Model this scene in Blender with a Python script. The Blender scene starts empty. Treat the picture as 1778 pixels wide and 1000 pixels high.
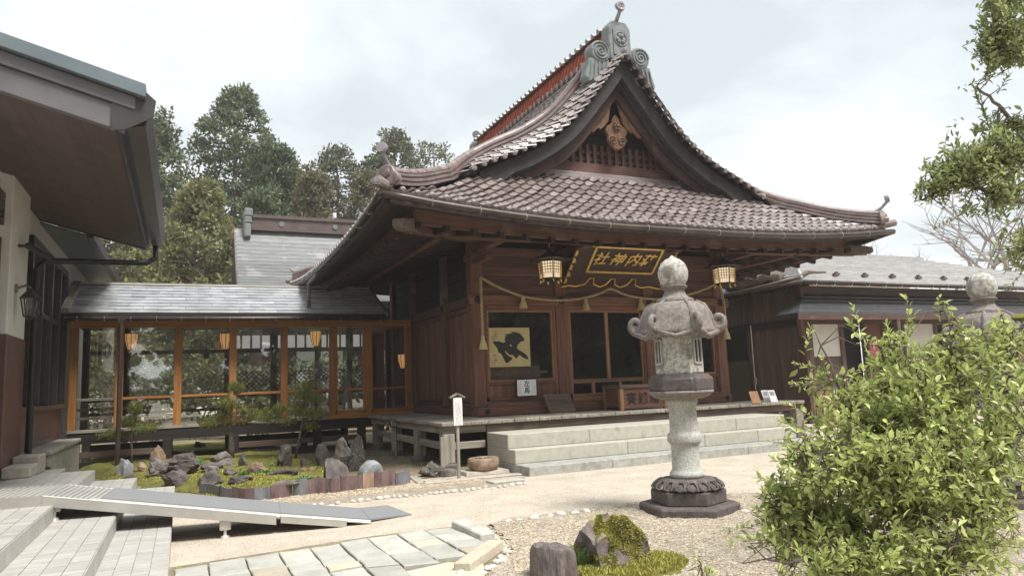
import bpy, math, random
import numpy as np
from mathutils import Matrix, Vector

random.seed(7); np.random.seed(7)
scene = bpy.context.scene
col = scene.collection
PI = math.pi

# ------------------------------------------------------------------ camera
W0, H0, FPX = 1778.0, 1000.0, 1241.8
YAW, PITCH, ROLL = 0.4337, 0.1305, -0.0399
def _cam_axes():
    cy, sy = math.cos(YAW), math.sin(YAW); cp, sp = math.cos(PITCH), math.sin(PITCH)
    f = Vector((sy*cp, cy*cp, sp)); r = Vector((cy, -sy, 0)); u = r.cross(f)
    c, s = math.cos(ROLL), math.sin(ROLL)
    return c*r + s*u, -s*r + c*u, f
RX, UX, FX = _cam_axes()
CAM = Vector((0, 0, 1.6))
cam = bpy.data.cameras.new('camera')
cam.sensor_width = 36.0; cam.lens = FPX/W0*36.0; cam.clip_start = 0.05; cam.clip_end = 2000
cam_o = bpy.data.objects.new('camera', cam); col.objects.link(cam_o)
cam_o.matrix_world = Matrix(((RX.x, UX.x, -FX.x, CAM.x), (RX.y, UX.y, -FX.y, CAM.y), (RX.z, UX.z, -FX.z, CAM.z), (0, 0, 0, 1)))
scene.camera = cam_o

# ------------------------------------------------------------------ sky, sun, exposure
SUN_EL, SUN_AZ = math.radians(60), math.radians(155)     # azimuth clockwise from +Y (behind-right of the camera)
world = bpy.data.worlds.new('World'); scene.world = world; world.use_nodes = True
wn, wl = world.node_tree.nodes, world.node_tree.links
wn.clear()
def wnode(t, **k):
    n = wn.new(t)
    for a, b in k.items(): setattr(n, a, b)
    return n
w_out = wnode('ShaderNodeOutputWorld'); w_bg = wnode('ShaderNodeBackground'); w_bg.inputs['Strength'].default_value = 0.76
sky = wnode('ShaderNodeTexSky'); sky.sky_type = 'NISHITA'; sky.sun_disc = False
sky.sun_elevation = SUN_EL; sky.sun_rotation = SUN_AZ; sky.air_density = 1.4; sky.dust_density = 2.0
w_scale = wnode('ShaderNodeVectorMath', operation='SCALE'); w_scale.inputs['Scale'].default_value = 0.06
wl.new(sky.outputs[0], w_scale.inputs[0])
tc = wnode('ShaderNodeTexCoord')
sep = wnode('ShaderNodeSeparateXYZ'); wl.new(tc.outputs['Generated'], sep.inputs[0])
zz = wnode('ShaderNodeMath', operation='MAXIMUM'); wl.new(sep.outputs['Z'], zz.inputs[0]); zz.inputs[1].default_value = 0.0
za = wnode('ShaderNodeMath', operation='ADD'); wl.new(zz.outputs[0], za.inputs[0]); za.inputs[1].default_value = 0.22
dx_ = wnode('ShaderNodeMath', operation='DIVIDE'); wl.new(sep.outputs['X'], dx_.inputs[0]); wl.new(za.outputs[0], dx_.inputs[1])
dy_ = wnode('ShaderNodeMath', operation='DIVIDE'); wl.new(sep.outputs['Y'], dy_.inputs[0]); wl.new(za.outputs[0], dy_.inputs[1])
cmb = wnode('ShaderNodeCombineXYZ'); wl.new(dx_.outputs[0], cmb.inputs[0]); wl.new(dy_.outputs[0], cmb.inputs[1])
n1 = wnode('ShaderNodeTexNoise'); n1.inputs['Scale'].default_value = 1.25; n1.inputs['Detail'].default_value = 7; n1.inputs['Roughness'].default_value = 0.52
n1.inputs['Distortion'].default_value = 0.25
wl.new(cmb.outputs[0], n1.inputs['Vector'])
cr = wnode('ShaderNodeValToRGB'); wl.new(n1.outputs[0], cr.inputs[0])
cr.color_ramp.elements[0].position = 0.4; cr.color_ramp.elements[0].color = (0.33, 0.365, 0.38, 1)
cr.color_ramp.elements[1].position = 0.64; cr.color_ramp.elements[1].color = (0.485, 0.495, 0.5, 1)
e_ = cr.color_ramp.elements.new(0.51); e_.color = (0.43, 0.455, 0.468, 1)
w_mix = wnode('ShaderNodeMix', data_type='RGBA'); w_mix.inputs['Factor'].default_value = 0.93
wl.new(w_scale.outputs[0], w_mix.inputs['A']); wl.new(cr.outputs[0], w_mix.inputs['B'])
wl.new(w_mix.outputs['Result'], w_bg.inputs['Color']); wl.new(w_bg.outputs[0], w_out.inputs[0])

sun = bpy.data.lights.new('sun', 'SUN'); sun.energy = 1.9; sun.angle = math.radians(22); sun.color = (1.0, 0.96, 0.9)
sun_o = bpy.data.objects.new('sun', sun); col.objects.link(sun_o)
_sd = Vector((math.sin(SUN_AZ)*math.cos(SUN_EL), math.cos(SUN_AZ)*math.cos(SUN_EL), math.sin(SUN_EL)))
sun_o.rotation_euler = _sd.to_track_quat('Z', 'Y').to_euler(); sun_o.location = (0, 0, 30)

scene.view_settings.view_transform = 'Standard'; scene.view_settings.look = 'None'
scene.view_settings.exposure = 1.62; scene.view_settings.gamma = 1.0; scene.view_settings.use_curve_mapping = False
scene.render.engine = 'CYCLES'
scene.cycles.max_bounces = 8; scene.cycles.transparent_max_bounces = 16; scene.cycles.caustics_reflective = False; scene.cycles.caustics_refractive = False

# ------------------------------------------------------------------ pixel helpers (photo pixel -> place)
def ray(u, v):
    return RX*((u-W0/2)/FPX) + UX*(-(v-H0/2)/FPX) + FX
def at(u, v, x=None, y=None, z=None):
    d = ray(u, v)
    t = (x-CAM.x)/d.x if x is not None else (y-CAM.y)/d.y if y is not None else (z-CAM.z)/d.z
    return CAM + d*t
def atd(u, v, d): return CAM + ray(u, v)*d
def depth(p): return (Vector(p)-CAM).dot(FX)

# ------------------------------------------------------------------ materials
MATS = {}
def nd(nt, t, **k):
    n = nt.nodes.new(t)
    for a, b in k.items(): setattr(n, a, b)
    return n
def c4(c): return (c[0], c[1], c[2], 1)
def pmat(name, c1, c2=None, scale=6.0, stretch=(1, 1, 1), rough=0.75, bump=0.25, bscale=None, rnd=0.18, dirt=None, metallic=0.0, spec=0.4,
         coat=0.0, detail=5.0, lo=0.35, hi=0.65, rough2=None, voronoi=None, bdist=0.02, trans=0.0, vor_scale=None):
    m = bpy.data.materials.new(name); m.use_nodes = True; nt = m.node_tree; L = nt.links
    b = nt.nodes['Principled BSDF']
    geo = nd(nt, 'ShaderNodeNewGeometry'); oi = nd(nt, 'ShaderNodeObjectInfo')
    r = nd(nt, 'ShaderNodeMath', operation='ADD'); L.new(geo.outputs['Random Per Island'], r.inputs[0]); L.new(oi.outputs['Random'], r.inputs[1])
    fr = nd(nt, 'ShaderNodeMath', operation='FRACT'); L.new(r.outputs[0], fr.inputs[0])
    mp = nd(nt, 'ShaderNodeVectorMath', operation='MULTIPLY'); L.new(geo.outputs['Position'], mp.inputs[0]); mp.inputs[1].default_value = stretch
    sh = nd(nt, 'ShaderNodeVectorMath', operation='ADD'); L.new(mp.outputs[0], sh.inputs[0])
    rs = nd(nt, 'ShaderNodeMath', operation='MULTIPLY'); L.new(fr.outputs[0], rs.inputs[0]); rs.inputs[1].default_value = 7.0 if rnd else 0.0
    L.new(rs.outputs[0], sh.inputs[1])
    nz = nd(nt, 'ShaderNodeTexNoise'); nz.inputs['Scale'].default_value = scale; nz.inputs['Detail'].default_value = detail; nz.inputs['Roughness'].default_value = 0.6
    L.new(sh.outputs[0], nz.inputs['Vector'])
    mr = nd(nt, 'ShaderNodeMapRange'); mr.inputs['From Min'].default_value = lo; mr.inputs['From Max'].default_value = hi; L.new(nz.outputs[0], mr.inputs['Value'])
    if c2 is None: c2 = tuple(min(1, x*0.62) for x in c1)
    mx = nd(nt, 'ShaderNodeMix', data_type='RGBA'); mx.inputs['A'].default_value = c4(c2); mx.inputs['B'].default_value = c4(c1)
    L.new(mr.outputs[0], mx.inputs['Factor'])
    out = mx.outputs['Result']
    if voronoi:
        vo = nd(nt, 'ShaderNodeTexVoronoi'); vo.inputs['Scale'].default_value = vor_scale or 60; L.new(geo.outputs['Position'], vo.inputs['Vector'])
        vm = nd(nt, 'ShaderNodeMix', data_type='RGBA', blend_type='MULTIPLY'); vm.inputs['Factor'].default_value = voronoi
        vs = nd(nt, 'ShaderNodeSeparateColor'); L.new(vo.outputs['Color'], vs.inputs[0])
        vr = nd(nt, 'ShaderNodeMapRange'); vr.inputs['To Min'].default_value = 0.45; vr.inputs['To Max'].default_value = 1.35; L.new(vs.outputs[0], vr.inputs['Value'])
        L.new(out, vm.inputs['A']); L.new(vr.outputs[0], vm.inputs['B']); out = vm.outputs['Result']
    if dirt:
        dc, ds, dt, df = dirt
        n2 = nd(nt, 'ShaderNodeTexNoise'); n2.inputs['Scale'].default_value = ds; n2.inputs['Detail'].default_value = 6; L.new(geo.outputs['Position'], n2.inputs['Vector'])
        m2 = nd(nt, 'ShaderNodeMapRange'); m2.inputs['From Min'].default_value = dt; m2.inputs['From Max'].default_value = dt+0.1; m2.inputs['To Max'].default_value = df
        L.new(n2.outputs[0], m2.inputs['Value'])
        x2 = nd(nt, 'ShaderNodeMix', data_type='RGBA'); L.new(m2.outputs[0], x2.inputs['Factor']); L.new(out, x2.inputs['A']); x2.inputs['B'].default_value = c4(dc)
        out = x2.outputs['Result']
    if rnd:
        rr = nd(nt, 'ShaderNodeMapRange'); rr.inputs['To Min'].default_value = 1-rnd; rr.inputs['To Max'].default_value = 1+rnd; L.new(fr.outputs[0], rr.inputs['Value'])
        sc = nd(nt, 'ShaderNodeVectorMath', operation='SCALE'); L.new(out, sc.inputs[0]); L.new(rr.outputs[0], sc.inputs['Scale']); out = sc.outputs[0]
    L.new(out, b.inputs['Base Color'])
    b.inputs['Roughness'].default_value = rough; b.inputs['Metallic'].default_value = metallic; b.inputs['Specular IOR Level'].default_value = spec
    b.inputs['Coat Weight'].default_value = coat; b.inputs['Coat Roughness'].default_value = 0.35
    if rough2 is not None:
        q = nd(nt, 'ShaderNodeMapRange'); q.inputs['To Min'].default_value = rough2; q.inputs['To Max'].default_value = rough; L.new(mr.outputs[0], q.inputs['Value']); L.new(q.outputs[0], b.inputs['Roughness'])
    if bump:
        bp = nd(nt, 'ShaderNodeBump'); bp.inputs['Strength'].default_value = bump; bp.inputs['Distance'].default_value = bdist
        if voronoi: L.new(vo.outputs['Distance'], bp.inputs['Height']); bp.invert = True
        elif bscale:
            n3 = nd(nt, 'ShaderNodeTexNoise'); n3.inputs['Scale'].default_value = bscale; n3.inputs['Detail'].default_value = 4; L.new(sh.outputs[0], n3.inputs['Vector']); L.new(n3.outputs[0], bp.inputs['Height'])
        else: L.new(nz.outputs[0], bp.inputs['Height'])
        L.new(bp.outputs[0], b.inputs['Normal'])
    if trans:
        ns = nt.nodes; tr = nd(nt, 'ShaderNodeBsdfTranslucent'); L.new(out, tr.inputs['Color']); ms = nd(nt, 'ShaderNodeMixShader'); ms.inputs[0].default_value = trans
        L.new(b.outputs[0], ms.inputs[1]); L.new(tr.outputs[0], ms.inputs[2]); L.new(ms.outputs[0], ns['Material Output'].inputs['Surface'])
    MATS[name] = m
    return m
def wood(name, c1, c2, axis, rough=0.7, rnd=0.2, dirt=None, bump=0.35):
    st = {'x': (0.6, 14, 14), 'y': (14, 0.6, 14), 'z': (14, 14, 0.6)}[axis]
    return pmat(name, c1, c2, scale=2.2, stretch=st, rough=rough, rnd=rnd, dirt=dirt, bump=bump, bdist=0.012, spec=0.3)
for ax in 'xyz':
    wood('wood_dark_'+ax, (0.15, 0.078, 0.06), (0.07, 0.037, 0.03), ax, dirt=((0.2, 0.15, 0.11), 1.6, 0.6, 0.5))
    wood('wood_red_'+ax, (0.215, 0.1, 0.066), (0.108, 0.051, 0.036), ax, dirt=((0.22, 0.15, 0.11), 2.5, 0.62, 0.4))
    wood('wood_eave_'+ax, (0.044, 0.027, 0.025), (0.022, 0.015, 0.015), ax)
    wood('wood_orange_'+ax, (0.48, 0.215, 0.06), (0.32, 0.125, 0.035), ax, rough=0.5, dirt=((0.45, 0.3, 0.18), 2.0, 0.66, 0.45))
    wood('wood_grey_'+ax, (0.36, 0.33, 0.28), (0.19, 0.165, 0.135), ax, dirt=((0.1, 0.08, 0.06), 3.0, 0.6, 0.6))
    wood('wood_brown_'+ax, (0.16, 0.11, 0.085), (0.08, 0.055, 0.045), ax)
    wood('wood_pale_'+ax, (0.32, 0.175, 0.095), (0.2, 0.105, 0.06), ax)
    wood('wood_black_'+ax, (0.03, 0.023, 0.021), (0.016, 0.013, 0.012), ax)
wood('wood_barge', (0.06, 0.052, 0.052), (0.035, 0.03, 0.03), 'x'); wood('wood_barge_in', (0.09, 0.05, 0.042), (0.05, 0.03, 0.027), 'x')
wood('wood_nose', (0.2, 0.15, 0.12), (0.11, 0.08, 0.065), 'y')
pmat('roof_tile', (0.32, 0.268, 0.258), (0.175, 0.14, 0.133), scale=1.1, rough=0.5, rough2=0.42, bump=0.15, rnd=0.16, spec=0.6, coat=0.55, dirt=((0.11, 0.085, 0.07), 7.0, 0.6, 0.6))
pmat('ridge_tile', (0.25, 0.19, 0.18), (0.15, 0.108, 0.102), scale=4.0, rough=0.45, bump=0.2, rnd=0.25, spec=0.5, coat=0.2, dirt=((0.13, 0.11, 0.08), 5.0, 0.58, 0.6))
pmat('oni_stone', (0.215, 0.235, 0.235), (0.14, 0.155, 0.155), scale=5, rough=0.6, rnd=0.05, dirt=((0.12, 0.13, 0.12), 4, 0.62, 0.5))
pmat('finial_tile', (0.3, 0.27, 0.31), (0.2, 0.175, 0.2), scale=6, rough=0.5, rnd=0.1)
pmat('red_tile', (0.5, 0.13, 0.06), (0.33, 0.08, 0.045), scale=8, rough=0.6, rnd=0.25)
pmat('gutter_metal', (0.075, 0.055, 0.045), (0.045, 0.033, 0.028), scale=3, rough=0.38, rnd=0.05, metallic=0.3, spec=0.5)
pmat('copper_old', (0.28, 0.27, 0.23), (0.16, 0.14, 0.12), scale=9, rough=0.5, rnd=0.0)
pmat('pipe_black', (0.022, 0.024, 0.028), (0.014, 0.015, 0.018), scale=5, rough=0.4, rnd=0.0, bump=0.05)
pmat('hook_metal', (0.5, 0.47, 0.42), (0.35, 0.32, 0.28), rough=0.4, metallic=0.5, rnd=0.1, bump=0)
pmat('gold', (0.78, 0.52, 0.17), (0.6, 0.38, 0.1), scale=12, rough=0.38, metallic=0.75, rnd=0.05, bump=0.1)
pmat('plaque_brown', (0.055, 0.024, 0.018), (0.035, 0.016, 0.013), scale=5, rough=0.45, rnd=0)
pmat('carving_wood', (0.22, 0.115, 0.062), (0.11, 0.055, 0.033), scale=9, rough=0.7, rnd=0.15, bump=0.5)
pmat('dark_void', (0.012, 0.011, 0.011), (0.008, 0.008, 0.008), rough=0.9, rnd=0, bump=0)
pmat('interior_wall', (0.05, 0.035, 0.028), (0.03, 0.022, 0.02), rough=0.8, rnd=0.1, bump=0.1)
pmat('step_stone', (0.46, 0.45, 0.38), (0.36, 0.355, 0.3), scale=9, rough=0.85, rnd=0.05, bump=0.3, bscale=60, dirt=((0.24, 0.25, 0.2), 6.0, 0.63, 0.55), lo=0.3, hi=0.7)
pmat('step_stone_grey', (0.4, 0.4, 0.36), (0.28, 0.28, 0.26), scale=9, rough=0.85, rnd=0.05, bump=0.3, bscale=60, dirt=((0.2, 0.21, 0.19), 3.0, 0.58, 0.6))
pmat('stone_light', (0.45, 0.41, 0.35), (0.33, 0.3, 0.255), scale=8, rough=0.85, rnd=0.1)
pmat('granite_light', (0.5, 0.5, 0.46), (0.33, 0.33, 0.305), scale=60, rough=0.8, rnd=0, bump=0.3, dirt=((0.22, 0.2, 0.17), 3.2, 0.62, 0.55), lo=0.42, hi=0.56, detail=3)
pmat('granite_lichen', (0.52, 0.51, 0.46), (0.26, 0.25, 0.225), scale=22, rough=0.85, rnd=0, bump=0.4, dirt=((0.16, 0.14, 0.12), 4.0, 0.52, 0.75), lo=0.38, hi=0.56)
pmat('granite_dark', (0.125, 0.105, 0.1), (0.075, 0.062, 0.06), scale=14, rough=0.75, rnd=0.05, bump=0.35, dirt=((0.42, 0.4, 0.36), 9.0, 0.66, 0.55))
pmat('granite_mid', (0.27, 0.235, 0.215), (0.15, 0.13, 0.12), scale=26, rough=0.8, rnd=0.05, bump=0.4, dirt=((0.13, 0.11, 0.1), 3.5, 0.55, 0.6))
pmat('rock_dark', (0.15, 0.125, 0.12), (0.065, 0.055, 0.055), scale=7, rough=0.8, rnd=0.2, bump=0.9, bdist=0.04, dirt=((0.3, 0.27, 0.24), 10, 0.64, 0.5))
pmat('rock_stump', (0.2, 0.165, 0.155), (0.085, 0.07, 0.068), scale=5, stretch=(3, 3, .8), rough=0.85, rnd=0, bump=1.0, bdist=0.05, dirt=((0.36, 0.22, 0.16), 8, 0.6, 0.6))
pmat('rock_brown', (0.33, 0.24, 0.17), (0.17, 0.12, 0.085), scale=7, rough=0.85, rnd=0.15, bump=0.8, bdist=0.03)
pmat('rock_grey', (0.19, 0.168, 0.152), (0.085, 0.076, 0.07), scale=6, rough=0.85, rnd=0.2, bump=0.8, bdist=0.03, dirt=((0.12, 0.11, 0.08), 6, 0.58, 0.6))
pmat('rock_speckled', (0.14, 0.125, 0.11), (0.075, 0.067, 0.06), scale=9, rough=0.85, rnd=0.05, bump=0.9, bdist=0.03, dirt=((0.6, 0.55, 0.47), 26, 0.6, 0.85))
pmat('rock_blue', (0.33, 0.34, 0.35), (0.19, 0.2, 0.215), scale=5, rough=0.6, rnd=0.1, bump=0.5, dirt=((0.5, 0.5, 0.48), 9, 0.63, 0.5))
pmat('rock_mossy', (0.2, 0.165, 0.155), (0.1, 0.08, 0.08), scale=9, rough=0.85, rnd=0, bump=0.9, bdist=0.03, dirt=((0.36, 0.32, 0.08), 3.5, 0.52, 0.8))
pmat('white_stone', (0.62, 0.59, 0.54), (0.48, 0.45, 0.4), scale=9, rough=0.7, rnd=0.12, bump=0.2)
pmat('moss', (0.25, 0.235, 0.07), (0.15, 0.155, 0.045), scale=5, rough=0.95, rnd=0, bump=1.0, bscale=90, bdist=0.03, dirt=((0.2, 0.14, 0.06), 3.0, 0.63, 0.7), spec=0.1)
pmat('moss_tuft', (0.5, 0.46, 0.13), (0.3, 0.31, 0.08), scale=6, rough=0.95, rnd=0.3, bump=0, spec=0.1, trans=0.25)
pmat('edging_purple', (0.18, 0.125, 0.125), (0.11, 0.07, 0.07), scale=5, rough=0.42, rnd=0.18, bump=0.15, coat=0.15, dirt=((0.42, 0.3, 0.2), 7, 0.66, 0.4))
pmat('edging_grey', (0.21, 0.215, 0.235), (0.13, 0.13, 0.145), scale=5, rough=0.45, rnd=0.15, bump=0.15, dirt=((0.36, 0.33, 0.3), 8, 0.64, 0.4))
pmat('edging_tan', (0.4, 0.28, 0.2), (0.26, 0.165, 0.12), scale=7, rough=0.6, rnd=0.1, bump=0.15)
pmat('aluminium', (0.55, 0.54, 0.5), (0.46, 0.45, 0.41), scale=3, rough=0.42, rnd=0.05, bump=0.05, metallic=0.6)
pmat('aluminium_bright', (0.75, 0.74, 0.71), (0.65, 0.64, 0.6), scale=3, rough=0.4, rnd=0.0, bump=0.05, metallic=0.5)
pmat('ramp_mat', (0.26, 0.265, 0.275), (0.19, 0.195, 0.2), scale=160, rough=0.95, rnd=0.0, bump=0.4, detail=2)
pmat('step_tile', (0.46, 0.45, 0.42), (0.38, 0.37, 0.345), scale=4, rough=0.5, rnd=0.08, bump=0.08, dirt=((0.4, 0.36, 0.28), 1.5, 0.62, 0.4))
pmat('grout', (0.36, 0.34, 0.3), (0.26, 0.24, 0.21), scale=8, rough=0.9, rnd=0.0)
pmat('white_paint', (0.78, 0.77, 0.75), (0.68, 0.67, 0.65), scale=4, rough=0.55, rnd=0.03, bump=0.05)
pmat('paper_white', (0.82, 0.83, 0.86), (0.76, 0.77, 0.8), scale=5, rough=0.6, rnd=0.02, bump=0.02)
pmat('ink', (0.025, 0.025, 0.028), (0.018, 0.018, 0.02), rough=0.6, rnd=0.0, bump=0)
pmat('gold_paper', (0.86, 0.68, 0.36), (0.74, 0.56, 0.27), scale=3, rough=0.55, rnd=0.0, bump=0.15)
pmat('soffit_brown', (0.105, 0.073, 0.068), (0.082, 0.056, 0.052), scale=3, rough=0.6, rnd=0.12, bump=0.08)
pmat('fascia_grey', (0.15, 0.143, 0.15), (0.12, 0.115, 0.12), scale=2, rough=0.45, rnd=0.04, bump=0.03, metallic=0.2)
pmat('fascia_blue', (0.15, 0.18, 0.2), (0.115, 0.14, 0.155), scale=2, rough=0.4, rnd=0.04, bump=0.03, metallic=0.2)
pmat('fascia_dark', (0.06, 0.055, 0.058), (0.04, 0.037, 0.04), scale=2, rough=0.4, rnd=0.04, bump=0.03, metallic=0.2)
pmat('wall_white', (0.72, 0.7, 0.66), (0.64, 0.62, 0.58), scale=3, rough=0.6, rnd=0.03, bump=0.05)
pmat('wall_brown_tile', (0.17, 0.085, 0.07), (0.13, 0.062, 0.052), scale=3, rough=0.35, rnd=0.08, bump=0.04, spec=0.5)
pmat('concrete', (0.42, 0.4, 0.35), (0.3, 0.285, 0.25), scale=6, rough=0.9, rnd=0.06, dirt=((0.2, 0.18, 0.14), 3, 0.58, 0.5))
pmat('red_cloth', (0.45, 0.03, 0.06), (0.33, 0.02, 0.04), rough=0.9, rnd=0.05, bump=0.1)
pmat('pink_banner', (0.32, 0.08, 0.1), (0.24, 0.05, 0.07), rough=0.7, rnd=0.05)
pmat('slate', (0.62, 0.63, 0.64), (0.45, 0.46, 0.47), scale=3, rough=0.46, rough2=0.34, rnd=0.16, bump=0.12, spec=0.7, metallic=0.8, dirt=((0.33, 0.25, 0.19), 1.3, 0.63, 0.4))
pmat('metal_roof', (0.5, 0.49, 0.48), (0.38, 0.37, 0.36), scale=2.5, rough=0.4, rnd=0.06, bump=0.05, metallic=0.35, dirt=((0.16, 0.13, 0.11), 2.0, 0.62, 0.4))
pmat('metal_roof_dark', (0.1, 0.1, 0.105), (0.07, 0.07, 0.075), scale=2.5, rough=0.4, rnd=0.06, bump=0.05, metallic=0.4)
pmat('copper_roof', (0.19, 0.195, 0.195), (0.13, 0.135, 0.135), scale=2, stretch=(1, 4, 4), rough=0.45, rnd=0.1, bump=0.2, metallic=0.2, dirt=((0.42, 0.4, 0.36), 1.2, 0.6, 0.4))
pmat('copper_brown', (0.12, 0.085, 0.078), (0.085, 0.06, 0.055), scale=3, rough=0.5, rnd=0.05, bump=0.1)
pmat('patina', (0.2, 0.225, 0.205), (0.13, 0.148, 0.135), scale=6, rough=0.6, rnd=0.05)
pmat('rope', (0.45, 0.36, 0.2), (0.28, 0.21, 0.11), scale=40, rough=0.9, rnd=0.1, bump=0.5)
pmat('straw', (0.58, 0.47, 0.25), (0.4, 0.31, 0.15), scale=30, stretch=(4, 4, .6), rough=0.9, rnd=0.15)
pmat('bamboo_blind', (0.1, 0.075, 0.045), (0.055, 0.04, 0.026), scale=20, stretch=(1, 1, 6), rough=0.8, rnd=0)
pmat('bark_cedar', (0.16, 0.1, 0.075), (0.08, 0.05, 0.04), scale=3, stretch=(6, 6, .7), rough=0.95, rnd=0.1, bump=0.6)
pmat('bark_grey', (0.2, 0.17, 0.14), (0.1, 0.085, 0.07), scale=14, rough=0.95, rnd=0.1, bump=0.6)
pmat('bark_twig', (0.14, 0.11, 0.08), (0.08, 0.06, 0.045), scale=20, rough=0.9, rnd=0.1)
pmat('leaf_cedar', (0.18, 0.21, 0.115), (0.1, 0.13, 0.075), scale=0.5, rough=0.8, rnd=0.35, bump=0, spec=0.2, trans=0.3)
pmat('leaf_cedar_yellow', (0.27, 0.26, 0.115), (0.15, 0.16, 0.08), scale=0.6, rough=0.8, rnd=0.35, bump=0, spec=0.2, trans=0.3)
pmat('leaf_cedar_rust', (0.23, 0.195, 0.115), (0.13, 0.13, 0.08), scale=0.6, rough=0.8, rnd=0.35, bump=0, spec=0.2, trans=0.3)
pmat('leaf_olive', (0.2, 0.205, 0.13), (0.11, 0.12, 0.08), scale=0.7, rough=0.75, rnd=0.35, bump=0, spec=0.3, trans=0.3)
pmat('leaf_bush', (0.56, 0.6, 0.24), (0.3, 0.38, 0.11), scale=2.5, rough=0.42, rnd=0.4, bump=0, spec=0.5, trans=0.35)
pmat('leaf_tree', (0.4, 0.44, 0.19), (0.2, 0.26, 0.1), scale=2.5, rough=0.42, rnd=0.4, bump=0, spec=0.5, trans=0.35)
pmat('needle', (0.3, 0.33, 0.1), (0.17, 0.21, 0.065), scale=8, rough=0.7, rnd=0.4, bump=0, trans=0.2)
pmat('needle_brown', (0.42, 0.28, 0.13), (0.25, 0.16, 0.08), scale=8, rough=0.8, rnd=0.4, bump=0, trans=0.2)
pmat('leaf_garden', (0.17, 0.4, 0.09), (0.09, 0.25, 0.06), scale=8, rough=0.5, rnd=0.25, bump=0, trans=0.3)
pmat('leaf_pale', (0.3, 0.42, 0.2), (0.17, 0.28, 0.12), scale=8, rough=0.5, rnd=0.25, bump=0, trans=0.3)
pmat('grass_blade', (0.16, 0.26, 0.07), (0.08, 0.15, 0.045), scale=8, rough=0.6, rnd=0.3, bump=0, trans=0.3)
pmat('dead_leaf', (0.36, 0.17, 0.06), (0.22, 0.09, 0.04), scale=8, rough=0.8, rnd=0.3, bump=0)
pmat('bare_twig', (0.25, 0.215, 0.2), (0.17, 0.145, 0.135), scale=8, rough=0.9, rnd=0.1, bump=0)
pmat('flag_grey', (0.46, 0.455, 0.41), (0.355, 0.355, 0.32), spec=0.15, scale=3.5, rough=0.8, rnd=0.14, bump=0.5, bscale=18, bdist=0.02, dirt=((0.5, 0.45, 0.34), 2.5, 0.6, 0.5))
pmat('flag_tan', (0.5, 0.45, 0.355), (0.4, 0.36, 0.285), scale=3.5, rough=0.8, rnd=0.14, bump=0.5, bscale=18, bdist=0.02)
pmat('ground_sand', (0.56, 0.49, 0.405), (0.46, 0.4, 0.325), scale=2.2, rough=0.95, rnd=0, bump=0.55, voronoi=0.55, vor_scale=75, bdist=0.012, dirt=((0.36, 0.3, 0.22), 0.7, 0.6, 0.35))
pmat('gravel_bed', (0.49, 0.425, 0.335), (0.38, 0.325, 0.25), scale=3.0, rough=0.95, rnd=0, bump=0.9, voronoi=0.85, vor_scale=62, bdist=0.02)
pmat('soil', (0.33, 0.27, 0.18), (0.2, 0.165, 0.11), scale=4.0, rough=0.95, rnd=0, bump=0.7, voronoi=0.6, vor_scale=60, bdist=0.015, dirt=((0.2, 0.23, 0.08), 1.6, 0.57, 0.7))
pmat('far_ground', (0.16, 0.15, 0.09), (0.1, 0.1, 0.06), scale=0.3, rough=0.95, rnd=0, bump=0.3)
pmat('cloth_light', (0.6, 0.58, 0.55), (0.5, 0.48, 0.45), scale=8, rough=0.9, rnd=0.1)

def glass_mat(name, tint=(0.93, 0.95, 0.94), f0=0.045, gain=1.0):
    m = bpy.data.materials.new(name); m.use_nodes = True; nt = m.node_tree; L = nt.links; nt.nodes.clear()
    o = nd(nt, 'ShaderNodeOutputMaterial'); lw = nd(nt, 'ShaderNodeLayerWeight'); lw.inputs['Blend'].default_value = 0.5
    p = nd(nt, 'ShaderNodeMath', operation='POWER'); L.new(lw.outputs['Facing'], p.inputs[0]); p.inputs[1].default_value = 5.0
    q = nd(nt, 'ShaderNodeMath', operation='MULTIPLY_ADD'); L.new(p.outputs[0], q.inputs[0]); q.inputs[1].default_value = 0.95*gain; q.inputs[2].default_value = f0
    t = nd(nt, 'ShaderNodeBsdfTransparent'); t.inputs[0].default_value = c4(tint); g = nd(nt, 'ShaderNodeBsdfGlossy'); g.inputs['Roughness'].default_value = 0.01
    mx = nd(nt, 'ShaderNodeMixShader'); L.new(q.outputs[0], mx.inputs[0]); L.new(t.outputs[0], mx.inputs[1]); L.new(g.outputs[0], mx.inputs[2]); L.new(mx.outputs[0], o.inputs[0])
    MATS[name] = m
glass_mat('glass', (0.96, 0.97, 0.96), 0.15); glass_mat('glass_dark', (0.96, 0.97, 0.96), 0.07)
def emit_mat(name, colr, s):
    m = bpy.data.materials.new(name); m.use_nodes = True; b = m.node_tree.nodes['Principled BSDF']
    b.inputs['Base Color'].default_value = c4(colr); b.inputs['Emission Color'].default_value = c4(colr); b.inputs['Emission Strength'].default_value = s; b.inputs['Roughness'].default_value = 0.8
    MATS[name] = m
emit_mat('lamp_paper', (1.0, 0.5, 0.17), 0.16); emit_mat('lamp_glow', (0.95, 0.75, 0.5), 0.22); emit_mat('window_glow', (0.9, 0.9, 0.88), 0.12)

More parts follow.
